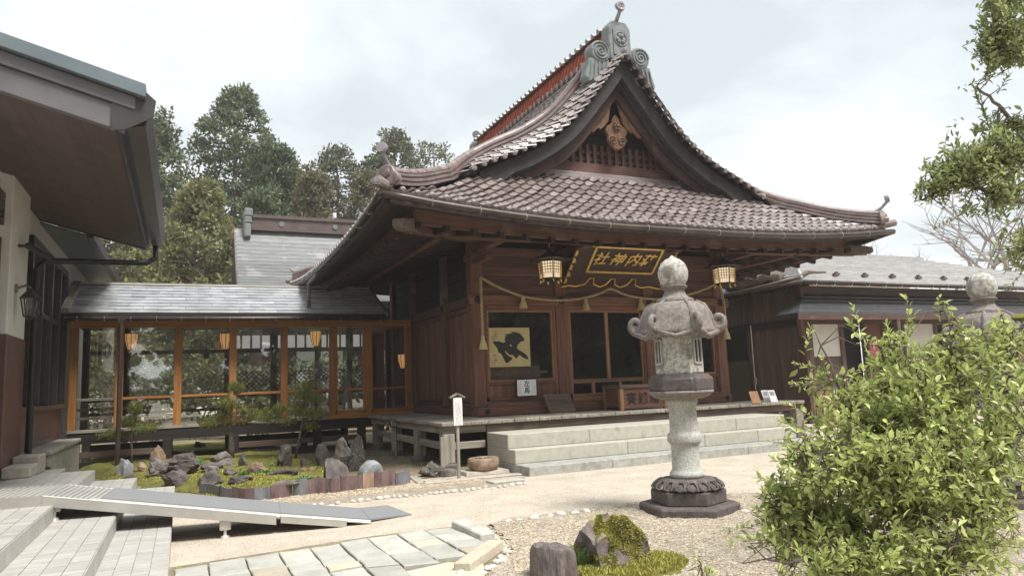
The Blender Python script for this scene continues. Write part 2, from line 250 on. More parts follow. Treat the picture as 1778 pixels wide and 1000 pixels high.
# ------------------------------------------------------------------ mesh builder
def M(m): return MATS[m] if isinstance(m, str) else m
class MB:
    def __init__(s): s.v = []; s.f = []
    def add(s, vs, fs):
        o = len(s.v); s.v += [tuple(x) for x in vs]; s.f += [tuple(i+o for i in q) for q in fs]; return s
    def box(s, x0, x1, y0, y1, z0, z1):
        return s.add([(x0, y0, z0), (x1, y0, z0), (x1, y1, z0), (x0, y1, z0), (x0, y0, z1), (x1, y0, z1), (x1, y1, z1), (x0, y1, z1)],
                     [(0, 3, 2, 1), (4, 5, 6, 7), (0, 1, 5, 4), (1, 2, 6, 5), (2, 3, 7, 6), (3, 0, 4, 7)])
    def hexa(s, b, t):            # 4 bottom, 4 top points
        return s.add(list(b)+list(t), [(0, 3, 2, 1), (4, 5, 6, 7), (0, 1, 5, 4), (1, 2, 6, 5), (2, 3, 7, 6), (3, 0, 4, 7)])
    def beam(s, p0, p1, w, h, up=(0, 0, 1), w2=None, h2=None):
        p0 = Vector(p0); p1 = Vector(p1); d = (p1-p0).normalized(); up = Vector(up)
        a = d.cross(up)
        if a.length < 1e-5: a = d.cross(Vector((0, 1, 0)))
        a.normalize(); b = a.cross(d).normalized(); w2 = w if w2 is None else w2; h2 = h if h2 is None else h2
        A = [p0-a*w/2-b*h/2, p0+a*w/2-b*h/2, p0+a*w/2+b*h/2, p0-a*w/2+b*h/2]
        B = [p1-a*w2/2-b*h2/2, p1+a*w2/2-b*h2/2, p1+a*w2/2+b*h2/2, p1-a*w2/2+b*h2/2]
        return s.add(A+B, [(0, 1, 2, 3), (7, 6, 5, 4), (0, 4, 5, 1), (1, 5, 6, 2), (2, 6, 7, 3), (3, 7, 4, 0)])
    def tube(s, pts, r, n=8, caps=True):
        pts = [Vector(p) for p in pts]; rs = r if isinstance(r, (list, tuple)) else [r]*len(pts)
        o = len(s.v); a = None
        for i, p in enumerate(pts):
            d = (pts[min(i+1, len(pts)-1)]-pts[max(i-1, 0)])
            if d.length < 1e-9: d = Vector((0, 0, 1))
            d.normalize()
            if a is None:
                a = d.cross(Vector((0, 0, 1)))
                if a.length < 1e-3: a = d.cross(Vector((0, 1, 0)))
            else: a = a-d*a.dot(d)
            a.normalize(); b = d.cross(a)
            for k in range(n):
                t = 2*PI*k/n; q = p+(a*math.cos(t)+b*math.sin(t))*rs[i]; s.v.append((q.x, q.y, q.z))
        for i in range(len(pts)-1):
            for k in range(n):
                s.f.append((o+i*n+k, o+(i+1)*n+k, o+(i+1)*n+(k+1) % n, o+i*n+(k+1) % n))
        if caps:
            s.f.append(tuple(o+k for k in range(n))); e = o+(len(pts)-1)*n; s.f.append(tuple(e+k for k in reversed(range(n))))
        return s
    def lathe(s, prof, n=16, c=(0, 0, 0), ph=0.0, fn=None):
        o = len(s.v)
        for (r, z) in prof:
            for k in range(n):
                t = 2*PI*k/n+ph; q = r if fn is None else r*fn(t-ph, z)
                s.v.append((c[0]+q*math.cos(t), c[1]+q*math.sin(t), c[2]+z))
        for i in range(len(prof)-1):
            for k in range(n): s.f.append((o+i*n+k, o+i*n+(k+1) % n, o+(i+1)*n+(k+1) % n, o+(i+1)*n+k))
        s.f.append(tuple(o+k for k in reversed(range(n)))); e = o+(len(prof)-1)*n; s.f.append(tuple(e+k for k in range(n)))
        return s
    def prism(s, poly, off):      # poly: 3D points, extruded by off
        n = len(poly); off = Vector(off); P = [Vector(p) for p in poly]
        return s.add(P+[p+off for p in P], [tuple(reversed(range(n))), tuple(range(n, 2*n))]+[(i, (i+1) % n, n+(i+1) % n, n+i) for i in range(n)])
    def sweep(s, pts, prof, side, up=None, caps=True):   # profile (a along side vector, b along local up) swept along pts
        pts = [Vector(p) for p in pts]; o = len(s.v); n = len(prof)
        for i, p in enumerate(pts):
            d = (pts[min(i+1, len(pts)-1)]-pts[max(i-1, 0)]).normalized(); sd = Vector(side) if not callable(side) else side(d)
            sd = (sd-d*sd.dot(d)).normalized(); u = sd.cross(d).normalized()
            if u.z < 0: u = -u
            if up is not None: u = Vector(up)
            for (a, b) in prof: q = p+sd*a+u*b; s.v.append((q.x, q.y, q.z))
        for i in range(len(pts)-1):
            for k in range(n): s.f.append((o+i*n+k, o+(i+1)*n+k, o+(i+1)*n+(k+1) % n, o+i*n+(k+1) % n))
        if caps: s.f.append(tuple(o+k for k in range(n))); e = o+(len(pts)-1)*n; s.f.append(tuple(e+k for k in reversed(range(n))))
        return s
    def grid(s, fn, nu, nv):
        o = len(s.v)
        for j in range(nv+1):
            for i in range(nu+1): q = fn(i/nu, j/nv); s.v.append(tuple(q))
        for j in range(nv):
            for i in range(nu): a = o+j*(nu+1)+i; s.f.append((a, a+1, a+nu+2, a+nu+1))
        return s
    def mesh(s, name, smooth=False, fix=True):
        me = bpy.data.meshes.new(name); me.from_pydata(s.v, [], s.f)
        if fix:
            import bmesh
            bm = bmesh.new(); bm.from_mesh(me); bmesh.ops.recalc_face_normals(bm, faces=bm.faces[:]); bm.to_mesh(me); bm.free()
        if smooth: me.polygons.foreach_set('use_smooth', [True]*len(me.polygons))
        me.update(); return me
    def build(s, name, mat, parent=None, smooth=False, bevel=0, fix=True, auto=None):
        return link(name, s.mesh(name, smooth, fix), mat, parent, bevel, auto)
def link(name, me, mat, parent=None, bevel=0, auto=None):
    ms = mat if isinstance(mat, (list, tuple)) else [mat]
    if len(me.materials) == 0:
        for x in ms: me.materials.append(M(x))
    o = bpy.data.objects.new(name, me); col.objects.link(o)
    if parent is not None:
        o.parent = parent
        if parent.type == 'EMPTY': o.matrix_parent_inverse = Matrix.Translation(-parent.location)
    if bevel:
        b = o.modifiers.new('bevel', 'BEVEL'); b.width = bevel; b.segments = 1; b.limit_method = 'ANGLE'; b.angle_limit = 0.7
    if auto:
        me.polygons.foreach_set('use_smooth', [True]*len(me.polygons)); me.set_sharp_from_angle(angle=auto)
    return o
def arr_mesh(name, V, F, smooth=False):       # numpy arrays, faces all of one size
    me = bpy.data.meshes.new(name); V = np.asarray(V, dtype=np.float32); F = np.asarray(F, dtype=np.int32); k = F.shape[1]
    me.vertices.add(len(V)); me.vertices.foreach_set('co', V.ravel()); me.loops.add(F.size); me.loops.foreach_set('vertex_index', F.ravel())
    me.polygons.add(len(F)); me.polygons.foreach_set('loop_start', np.arange(0, F.size, k, dtype=np.int32)); me.polygons.foreach_set('loop_total', np.full(len(F), k, dtype=np.int32))
    if smooth: me.polygons.foreach_set('use_smooth', np.ones(len(F), dtype=bool))
    me.update(calc_edges=True); me.validate(); return me
def tag(o, label, cat, group=None, kind=None):
    if label: o['label'] = label
    if cat: o['category'] = cat
    if group: o['group'] = group
    if kind: o['kind'] = kind
    return o
def thing(name, label, cat, loc=(0, 0, 0), group=None):
    o = bpy.data.objects.new(name, None); o.empty_display_size = 0.2; col.objects.link(o); o.location = loc
    return tag(o, label, cat, group)
def struct(o): o['kind'] = 'structure'; return o
def put(name, me, mat, parent, mw):           # a part that shares mesh data, placed by a world matrix
    o = link(name, me, mat, parent); o.matrix_basis = mw
    return o
def copy_tree(o, parent=None):
    c = o.copy(); col.objects.link(c)
    if parent is not None: c.parent = parent; c.matrix_parent_inverse = o.matrix_parent_inverse.copy()
    for ch in o.children: copy_tree(ch, c)
    return c
def frame(o, x, y, z):
    return Matrix(((x[0], y[0], z[0], o[0]), (x[1], y[1], z[1], o[1]), (x[2], y[2], z[2], o[2]), (0, 0, 0, 1)))
ORD = ['first', 'second', 'third', 'fourth', 'fifth', 'sixth', 'seventh', 'eighth', 'ninth', 'tenth', 'eleventh', 'twelfth', 'thirteenth', 'fourteenth', 'fifteenth',
       'sixteenth', 'seventeenth', 'eighteenth', 'nineteenth', 'twentieth']
def text_mesh(name, body, size, extrude=0.004, shear=0.0, align='CENTER', bold=0.0, spacing=1.0):
    c = bpy.data.curves.new(name, 'FONT'); c.body = body; c.size = size; c.extrude = extrude; c.shear = shear; c.align_x = align; c.align_y = 'CENTER'; c.offset = bold
    c.resolution_u = 3; c.space_character = spacing
    t = bpy.data.objects.new(name, c); col.objects.link(t)
    dg = bpy.context.evaluated_depsgraph_get(); me = bpy.data.meshes.new_from_object(t.evaluated_get(dg)); me.materials.clear()
    bpy.data.objects.remove(t); bpy.data.curves.remove(c); me.name = name
    return me
def crom(xs, ys, x):
    if x <= xs[0]: return ys[0]+(ys[1]-ys[0])/(xs[1]-xs[0])*(x-xs[0])
    if x >= xs[-1]: return ys[-1]
    i = max(j for j in range(len(xs)-1) if xs[j] <= x)
    def m(j):
        if j == 0: return (ys[1]-ys[0])/(xs[1]-xs[0])
        if j == len(xs)-1: return (ys[-1]-ys[-2])/(xs[-1]-xs[-2])
        return (ys[j+1]-ys[j-1])/(xs[j+1]-xs[j-1])
    h = xs[i+1]-xs[i]; t = (x-xs[i])/h
    return (2*t**3-3*t**2+1)*ys[i]+(t**3-2*t**2+t)*h*m(i)+(-2*t**3+3*t**2)*ys[i+1]+(t**3-t**2)*h*m(i+1)
# ================================================================== ground and paving
from mathutils import noise as mnoise
def nz(x, y, z=0.0, s=1.0): return mnoise.noise(Vector((x*s, y*s, z*s)))
gm = MB(); gm.add([(-400, -400, 0), (400, -400, 0), (400, 400, 0), (-400, 400, 0)], [(0, 1, 2, 3)])
struct(gm.build('ground', 'ground_sand', fix=False))
def pip(x, y, poly):
    c = False; j = len(poly)-1
    for i in range(len(poly)):
        (xi, yi), (xj, yj) = poly[i], poly[j]
        if (yi > y) != (yj > y) and x < (xj-xi)*(y-yi)/(yj-yi)+xi: c = not c
        j = i
    return c
def sheet(name, pts, z, mat):
    m = MB(); m.add([(p[0], p[1], z) for p in pts], [tuple(range(len(pts)))]); o = m.build(name, mat, fix=False); return struct(o)
def g2(u, v): p = at(u, v, z=0.0); return (p.x, p.y)
# gravel strip between the garden edging and the white stones, and the soil by the veranda
EDGE_PX = [(300, 857), (340, 860), (392, 866), (441, 869), (506, 862), (571, 857), (630, 848), (686, 843), (716, 838)]
EDGE = [g2(*p) for p in EDGE_PX]
sheet('gravel_strip', [g2(430, 880), g2(540, 878), g2(600, 872), g2(700, 862), g2(800, 852), g2(912, 838), g2(912, 826), g2(734, 842), g2(716, 828)]+list(reversed(EDGE))[0:0]+[(3.3, 12.2), (1.2, 12.2), (0.2, 12.6), (0.2, 11.6)], 0.004, 'gravel_bed')
sheet('garden_soil', [(-1.4, 11.95), (0.4, 12.45), (1.2, 11.75), (2.3, 11.5), (3.35, 11.75), (3.6, 12.3), (5.3, 12.1), (5.3, 14.3), (9, 14.3), (9, 23), (20, 24), (20, 40), (-6, 40), (-6, 20), (-2.3, 18)], 0.008, 'soil')
# raked gravel bed around the lantern: a real rippled surface
GB = [g2(845, 912), g2(870, 904), g2(930, 896), g2(1030, 885), g2(1108, 876)]+[(5.9, 8.15), (6.9, 7.6), (8.2, 6.8), (10, 5.6), (10, 0.5), (1.2, 0.5), (1.35, 4.0), (2.2, 5.7), g2(850, 990), g2(885, 965), g2(878, 940)]
gx = np.arange(1.2, 9.6, 0.045); gy = np.arange(2.6, 8.3, 0.045)
V = []; idx = {}; F = []
LX, LY = 5.47, 7.08
for j, y in enumerate(gy):
    for i, x in enumerate(gx):
        if pip(x, y, GB):
            d = math.hypot(x-LX, y-LY); rip = 0.012*math.sin(d*2*PI/0.13)*(1 if d < 1.25 else 0.35)+0.012*math.sin((y*0.9+x*0.25)*2*PI/0.15)*(0 if d < 1.25 else 0.5)
            idx[i, j] = len(V); V.append((x, y, 0.02+rip+0.012*nz(x, y, 1, 4)+0.008*nz(x, y, 3, 21)))
for j in range(len(gy)-1):
    for i in range(len(gx)-1):
        k = [(i, j), (i+1, j), (i+1, j+1), (i, j+1)]
        if all(q in idx for q in k): F.append([idx[q] for q in k])
struct(link('gravel_bed', arr_mesh('gravel_bed', V, F, True), 'gravel_bed'))
sheet('gravel_apron', GB, 0.006, 'gravel_bed')

# loose stones scattered over the gravel: uncountable
def pebble_stuff(name, poly, n, r0, r1, mat, zb, label, cat, seed):
    rng = np.random.RandomState(seed); xs = [p[0] for p in poly]; ys = [p[1] for p in poly]
    base = np.array([(0, 0, .7), (1, 0, 0), (.3, .95, 0), (-.8, .6, 0), (-.8, -.6, 0), (.3, -.95, 0)]); tri = np.array([(0, 1, 2), (0, 2, 3), (0, 3, 4), (0, 4, 5), (0, 5, 1)])
    V = []; F = []; k = 0
    while k < n:
        x = rng.uniform(min(xs), max(xs)); y = rng.uniform(min(ys), max(ys))
        if not pip(x, y, poly): continue
        r = rng.uniform(r0, r1); a = rng.uniform(0, 6.28); q = base*np.array([r, r*rng.uniform(.6, 1), r*rng.uniform(.5, .9)])
        c, s = math.cos(a), math.sin(a); V.append(np.stack([q[:, 0]*c-q[:, 1]*s+x, q[:, 0]*s+q[:, 1]*c+y, q[:, 2]+zb], 1)); F.append(tri+6*k); k += 1
    o = link(name, arr_mesh(name, np.concatenate(V), np.concatenate(F)), mat); return tag(o, label, cat, kind='stuff')
pmat('pebble', (0.55, 0.46, 0.34), (0.4, 0.32, 0.22), scale=9, rough=0.9, rnd=0.35, bump=0)
pebble_stuff('loose_gravel', [(2.3, 4.6), (7.6, 4.2), (8.2, 6.6), (6.6, 7.4), (5.4, 8.0), (3.0, 7.6)], 15000, 0.008, 0.017, 'pebble', 0.018, 'loose beige gravel spread around the stone lantern', 'gravel', 3)
pebble_stuff('garden_grit', [(1.0, 11.0), (4.6, 11.2), (4.6, 11.9), (3.4, 12.2), (3.4, 11.6), (1.0, 11.9)], 2500, 0.01, 0.02, 'pebble', 0.008, 'beige grit between tile edging and white stones', 'gravel', 4)

# --------------- flagstone path
path = bpy.data.objects.new('stone_path', None); col.objects.link(path); path['kind'] = 'structure'
rf = random.Random(11)
def flag(poly, mat, h=0.035, name='paving_stone'):
    cx = sum(p[0] for p in poly)/len(poly); cy = sum(p[1] for p in poly)/len(poly)
    pts = []
    n = len(poly)
    for i in range(n):
        a = Vector((*poly[i], 0)); b = Vector((*poly[(i+1) % n], 0)); L = (b-a).length; k = max(2, int(L/0.16)); nn = Vector((-(b-a).y, (b-a).x, 0)).normalized()
        for q in range(k):
            t = q/k; p = a.lerp(b, t)+nn*(rf.uniform(0.0, 0.009) if q else 0.004); c = Vector((cx, cy, 0)); p = p+(c-p).normalized()*0.006; pts.append(p)
    hh = h+rf.uniform(-0.008, 0.008); tx, ty = rf.uniform(-.006, .006), rf.uniform(-.006, .006)
    zt = lambda p: hh+(p.x-cx)*tx+(p.y-cy)*ty
    m = MB(); N = len(pts); c = Vector((cx, cy, 0))
    lo = [(p.x, p.y, -0.02) for p in pts]; up = [(p.x, p.y, zt(p)-0.006) for p in pts]; tp = [((p+(c-p).normalized()*0.012).x, (p+(c-p).normalized()*0.012).y, zt(p)+rf.uniform(-.002, .002)) for p in pts]
    m.add(lo+up+tp, [(i, (i+1) % N, N+(i+1) % N, N+i) for i in range(N)]+[(N+i, N+(i+1) % N, 2*N+(i+1) % N, 2*N+i) for i in range(N)]+[tuple(range(2*N, 3*N))])
    return m.build(name, mat, path)
FAR = [(302, 987), (361, 978.6), (425, 968.5), (483, 958.5), (537, 950), (588.7, 942.6), (636.5, 934), (688, 927), (735, 919.6), (786, 914)]
farp = [at(u, v, z=0.03) for u, v in FAR]
SPL = [[7.15, 6.6], [6.95, 6.45], [(438.5, 988.7), 6.5, 6.0], [(525, 977), 6.75, 6.2], [(593, 978.5), 6.6, 6.05], [(651, 970.5), 6.5, 5.95], [(705, 960), 6.35], [(735, 937), (750, 946.5), (777, 963), 6.45], [(779, 927.5), (801, 938), (824, 948)]]
flats = ['flag_grey', 'flag_grey', 'flag_grey', 'flag_grey', 'flag_tan']
for i in range(9):
    a, b = farp[i], farp[i+1]; xa, xb = a.x, b.x; ya = a.y; yb = b.y
    cuts = [(ya, yb)]
    for s in SPL[i]:
        yy = at(*s, z=0.03).y if isinstance(s, tuple) else s; d = rf.uniform(-0.03, 0.03); cuts.append((yy-d, yy+d))
    lastx = 0.0
    for k in range(len(cuts)-1):
        (t0, t1), (q0, q1) = cuts[k], cuts[k+1]
        flag([(xa, q0), (xb, q1), (xb, t1), (xa, t0)], 'flag_tan' if (i, k) in ((7, 1), (2, 1), (4, 1), (8, 3)) else 'flag_grey')
    if i in (7, 8): pass
sheet('path_bed', [(-.1, 5.7), (2.5, 5.7), (3.0, 7.1), (2.95, 7.95), (1.9, 8.0), (-.1, 7.74)], .003, 'soil')
# diagonal corner stones by the border
pA, pB, pC = at(803, 958, z=.03), at(849, 945, z=.03), at(822, 970, z=.03)
flag([(farp[8].x, 6.45), (pC.x, pC.y-0.02), (pB.x, pB.y), (farp[9].x, at(824, 948, z=.03).y-0.02), (farp[8].x, at(824, 948, z=.03).y)], 'flag_tan')
flag([(1.55, 5.75), (2.3, 5.7), (2.45, 6.1), (2.2, 6.35), (1.55, 6.2)], 'flag_tan')
def slab(name, p0, p1, w, h, mat, label):
    m = MB(); d = (p1-p0); n = 8; s = Vector((-d.y, d.x, 0)).normalized()
    for k in range(n):
        pass
    m.hexa([p0-s*w/2, p1-s*w/2, p1+s*w/2, p0+s*w/2], [p0-s*w*.47+Vector((0, 0, h)), p1-s*w*.47+Vector((0, 0, h*.92)), p1+s*w*.46+Vector((0, 0, h)), p0+s*w*.47+Vector((0, 0, h*1.05))])
    return tag(m.build(name, mat, bevel=0.012), label, 'kerb stone')
slab('kerb_stone', at(796, 918, z=0), at(848, 942, z=0), 0.17, 0.1, 'flag_grey', 'long green grey kerb slab laid at the far end of the flagstone path')
slab('kerb_stone', at(861, 955, z=0), at(803, 996, z=0), 0.17, 0.1, 'flag_tan', 'long tan kerb slab laid diagonally beside the white stones at the path end')

# --------------- flush kerbs in front of the veranda
def strip(name, a, b, w, h, mat, label, cat='kerb stone'):
    a = Vector((*a, 0)); b = Vector((*b, 0)); s = Vector((-(b-a).y, (b-a).x, 0)).normalized()*w/2
    m = MB(); up = Vector((0, 0, h)); m.hexa([a-s, b-s, b+s, a+s], [a-s+up, b-s+up, b+s+up, a+s+up]); return tag(m.build(name, mat, bevel=0.01), label, cat)
strip('kerb_stone', g2(718, 829), g2(733, 840), 0.16, 0.03, 'stone_light', 'short pale kerb running back from the last grey edging tile')
strip('kerb_stone', g2(735, 840), g2(905, 824), 0.18, 0.03, 'stone_light', 'long pale kerb on the ground in front of the stone basin')
strip('kerb_stone', g2(850, 839), g2(905, 833), 0.3, 0.035, 'step_stone', 'wide flat slab beside the lowest stone step')

# --------------- white stones
def ico(sub):
    import bmesh
    bm = bmesh.new(); bmesh.ops.create_icosphere(bm, subdivisions=sub, radius=1.0); V = [v.co.copy() for v in bm.verts]; F = [tuple(v.index for v in f.verts) for f in bm.faces]; bm.free(); return V, F
ICO2 = ico(2); ICO3 = ico(3); ICO4 = ico(4)
STONE_M = []
for k in range(5):
    V, F = ICO2; m = MB(); m.add([(v.x*(1+.14*mnoise.noise(v*1.3+Vector((k*9, 0, 0)))), v.y*(.75+.12*mnoise.noise(v*1.5+Vector((k*5, 3, 0)))), max(-.5, v.z*.62)) for v in V], F)
    me = m.mesh('white_stone', True); me.materials.append(M('white_stone')); STONE_M.append(me)
rs = random.Random(5)
def white_stone(u, v, w, label, group):
    p = at(u, v, z=0.02); s = w*depth(p)/FPX/2*1.1
    o = link('white_stone', rs.choice(STONE_M), 'white_stone'); o.location = (p.x, p.y, 0.28*s); o.scale = (s, s*rs.uniform(.8, 1), s*rs.uniform(.8, 1)); o.rotation_euler = (0, 0, rs.uniform(0, 6)); tag(o, label, 'stone', group)
for u, v, w in [(545, 876, 11), (558, 874, 10), (574, 877, 10), (586, 872, 12), (613, 869, 11), (626, 868, 14), (639, 867, 11), (659, 864, 13), (671, 863, 13), (684, 861, 11), (694, 861, 10), (705, 860, 12), (719, 859, 7), (728, 859, 8), (738, 858, 8), (746, 855, 9), (757, 855, 11), (766, 854, 9), (776, 853, 11), (788, 852, 13), (801, 851, 10), (812, 850, 10), (822, 848, 11), (832, 847, 8), (843, 844, 9), (856, 846, 7), (867, 844, 9), (877, 843, 10), (889, 841, 11), (901, 839, 12), (911, 838, 8)]:
    white_stone(u, v, w, 'small round white stone in the row curving along the garden gravel', 'white stones along the garden gravel')
for u, v, w in [(883, 904, 16), (901, 901, 13), (927, 899, 18), (943, 897, 9), (956, 895, 14), (973, 893, 21), (998, 891, 18), (1018, 888, 18)]:
    white_stone(u, v, w, 'flat white stone in the short row between path gravel and lantern gravel', 'white stones before the lantern gravel')
white_stone(1293, 889, 18, 'single white stone lying at the right foot of the stone lantern', 'white stone by the lantern foot')
for u, v, w in [(824, 916, 17), (834, 921, 11), (848, 930, 13), (860, 932, 14), (858, 941, 16), (868, 945, 18), (874, 951, 12), (880, 957, 18), (868, 964, 14), (872, 972, 20), (862, 974, 16), (855, 983, 20), (846, 985, 18), (838, 993, 17), (800, 995, 22), (788, 1000, 16), (812, 994, 13)]:
    white_stone(u, v, w, 'rounded white stone hugging the kerb slabs at the flagstone path end', 'white stones round the path end')
# ================================================================== shrine hall
XC, HW, YE0, YE1 = 9.27, 6.2, 11.63, 23.3
YM = (YE0+YE1)/2; HL = (YE1-YE0)/2
hall = thing('shrine_hall', 'dark red timber shrine hall with curved gabled tile roof behind the stone lantern', 'shrine', (XC, 17.0, 0))
def zr(u): return crom([0, 1, 2, 2.5, 3, 3.85, 4.7, 5.65, 6.2], [4.62, 5.17, 5.74, 6.01, 6.24, 6.65, 7.29, 8.4, 9.1], u)
def zf(v): return crom([0, 1, 2, 2.3, 3.2], [4.62, 5.22, 5.94, 6.18, 6.9], v)
def lift(x, y):
    dx = abs(x-XC); dy = abs(y-YM); u = HW-dx; v = HL-dy
    fx = max(0, min(1.1, (dx-1.2)/(HW-1.2)))**2*max(0, 1-max(v, 0)/2.5); fy = max(0, min(1.1, dy/HL))**2.4*max(0, 1-max(u, 0)/2.5)
    return 0.3*max(fx, fy)
def Pf(x, v, back=False):
    y = YE0+v if not back else YE1-v
    return Vector((x, y, zf(v)+lift(x, y)))
def vbend(y, u):                  # the verge rolls down towards the gable edge
    t = max(0.0, min(1.0, (min(y, 2*YM-y)-13.2)/.85)); s = max(0.0, min(1.0, (u-.6)/3.0)); return 0.34*s*s*(3-2*s)*(1-(1-t)**2)
def Ps(y, u, side=-1):
    x = XC+side*(HW-u); return Vector((x, y, zr(u)+lift(x, y)+vbend(y, u)))
def hip_v(u):                     # hip: where the two slopes meet
    lo, hi = 0.0, 4.0
    for _ in range(30):
        m = (lo+hi)/2
        if zf(m) < zr(u): lo = m
        else: hi = m
    return lo
def hip_u(v):
    lo, hi = 0.0, 6.0
    for _ in range(30):
        m = (lo+hi)/2
        if zr(m) < zf(v): lo = m
        else: hi = m
    return lo
YG = 13.2        # verge line of the gable
VT = 2.42        # front slope runs up to here
# ---- roof deck (dark boards below the tiles)
deck = MB(); dz = Vector((0, 0, -0.05))
def fdeck(s, t, back=False):
    v = 0.02+t*VT; hw = HW-hip_u(v)+0.02; return Pf(XC+(2*s-1)*hw, v, back)+dz
deck.grid(lambda s, t: fdeck(s, t), 30, 8); deck.grid(lambda s, t: fdeck(s, t, True), 16, 6)
for sd in (-1, 1):
    def sdeck(s, t, sd=sd):
        u = 0.02+t*(HW-0.02); hv = min(hip_v(u), YG-YE0+0.05) if u < 3 else YG-YE0+0.05
        y0, y1 = YE0+hv, YE1-hv; return Ps(y0+(y1-y0)*s, u, sd)+dz
    deck.grid(sdeck, 20, 26)
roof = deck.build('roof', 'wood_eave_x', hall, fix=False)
# ---- tiles
TW, TE, TL = 0.27, 0.245, 0.315
PROF = [(0, .034), (.03, .014), (.075, .002), (.12, .002), (.165, .02), (.2, .05), (.232, .056), (.262, .04)]
def tile_pts(lip=0.042):
    V = []; F = []; n = len(PROF)
    for (a, b) in PROF: V.append((a-TW/2, 0, b+.042))
    for (a, b) in PROF: V.append((a-TW/2, TL, b-.012))
    for (a, b) in PROF: V.append((a-TW/2, .012, b+.042-lip))
    for i in range(n-1): F.append((i, i+1, n+i+1, n+i)); F.append((2*n+i, 2*n+i+1, i+1, i))
    return V, F
def tile_mesh(name, disc=False):
    m = MB(); V, F = tile_pts(); m.add(V, F)
    if disc:
        m.tube([(TW/2-.045, -.03, .035), (TW/2-.045, .1, .05)], .06, 10); m.tube([(TW/2-.045, -.042, .035), (TW/2-.045, -.03, .035)], [.036, .04], 8)
        m.add([(-TW/2, -.01, .06), (.05, -.01, .03), (.05, -.01, -.04), (-.03, -.01, -.045), (-TW/2, -.01, 0)], [(0, 1, 2, 3, 4)])
    me = m.mesh(name, False, fix=False); me.materials.append(M('roof_tile'))
    me.polygons.foreach_set('use_smooth', [True]*len(me.polygons)); me.set_sharp_from_angle(angle=0.6)
    return me
T_ME = tile_mesh('roof_tile'); E_ME = tile_mesh('eave_tile', True)
def frm(p, pr, pu):               # p origin, pr to the right, pu up slope
    x = (pr-p); x.normalize(); y = pu-p; y = (y-x*y.dot(x)).normalized(); z = x.cross(y); return frame(p, x, y, z)
rt = random.Random(3)
def jig(mw): return mw @ Matrix.Rotation(rt.uniform(-.02, .02), 4, 'Z') @ Matrix.Rotation(rt.uniform(-.025, .025), 4, 'X') @ Matrix.Translation((rt.uniform(-.006, .006), rt.uniform(-.008, .008), rt.uniform(-.004, .006)))
field = []; ncol = 46
for i in range(ncol):
    x = XC-HW+0.1+TW*(i+.5)*(2*HW-.2)/(ncol*TW)
    j = 0
    while True:
        v = j*TE
        if v > VT-0.12 or HW-abs(x-XC) < hip_u(v+.16)+.05: break
        p = Pf(x, v); mw = frm(p, Pf(x+.05, v), Pf(x, v+.05)); field.append((i, j, mw)); j += 1
cnt = 0
stuffV = []; stuffF = []
TV, TF = tile_pts(); TVh = np.array([(*q, 1) for q in TV])
def stuff_tile(mw):
    o = sum(len(a) for a in stuffV); stuffV.append((TVh @ np.array(mw).T)[:, :3]); stuffF.append(np.array(TF)+o)
for i, j, mw in field:
    if j == 0: put('eave_tile', E_ME, 'roof_tile', roof, jig(mw))
    elif cnt < 299: put('roof_tile', T_ME, 'roof_tile', roof, jig(mw)); cnt += 1
    else: stuff_tile(jig(mw))
for sd in (-1, 1):                # the side slopes: verge columns as pieces, the rest as one mesh
    def smat(y, u):
        p = Ps(y, u, sd); return frm(p, Ps(y-.05*(-sd)*-1 if False else y+(-.05 if sd < 0 else .05), u, sd), Ps(y, u+.05, sd))
    nr = int(7.6/TE); us = []; u = 0.0
    while u < HW-0.15:
        us.append(u); s = (zr(u+.05)-zr(u))/.05; u += TE/math.sqrt(1+s*s)
    y0 = YG+.02
    k = 0
    while y0+TW*(k+.5) < YE1-(YG-YE0):
        y = y0+TW*(k+.5)
        for u in us:
            if u > 2.3 and k < 4 and sd == -1: put('verge_tile', T_ME, 'roof_tile', roof, jig(smat(y, u)))
            elif u > 2.5 or min(y-YE0, YE1-y) > hip_v(u)+.05: stuff_tile(jig(smat(y, u)))
        k += 1
    for dirn in (1, -1):          # hip corners of the side slopes, front and rear
        k = 0
        while k < 5:
            y = y0-TW*(k+.5) if dirn == 1 else YE1-(YG-YE0)+TW*(k+.5)
            for u in us:
                if u > 2.4: break
                if min(y-YE0, YE1-y) > hip_v(u+.12)+.03: stuff_tile(smat(y, u))
            k += 1
o = link('tile_field', arr_mesh('tile_field', np.concatenate(stuffV), np.concatenate(stuffF)), 'roof_tile', roof); o['kind'] = 'stuff'
# round ends along the left and right eaves
disc = MB(); disc.tube([(0, -.05, 0), (0, .12, .01)], .06, 10); disc.tube([(0, -.06, 0), (0, -.05, 0)], [.032, .038], 8); D_ME = disc.mesh('round_end_tile'); D_ME.materials.append(M('roof_tile'))
def put_disc(p, d, name='round_end_tile'):
    d = Vector(d).normalized(); x = d.cross(Vector((0, 0, 1))).normalized(); z = x.cross(d); put(name, D_ME, 'roof_tile', roof, frame(p, -x, -d, z))
ne = int(2*HL/TW)
for k in range(ne):
    y = YE0+.2+k*(2*HL-.4)/(ne-1); put_disc(Ps(y, 0.0, -1)+Vector((0, 0, .06)), (-1, 0, 0))
# verge round ends
u = 2.3
while u < HW-.1:
    for sd in (-1, 1): put_disc(Ps(YG, u, sd)+Vector((0, 0.04, .05)), (0, -1, -.05), 'verge_end_tile')
    s = (zr(u+.05)-zr(u))/.05; u += TE*1.06/math.sqrt(1+s*s)
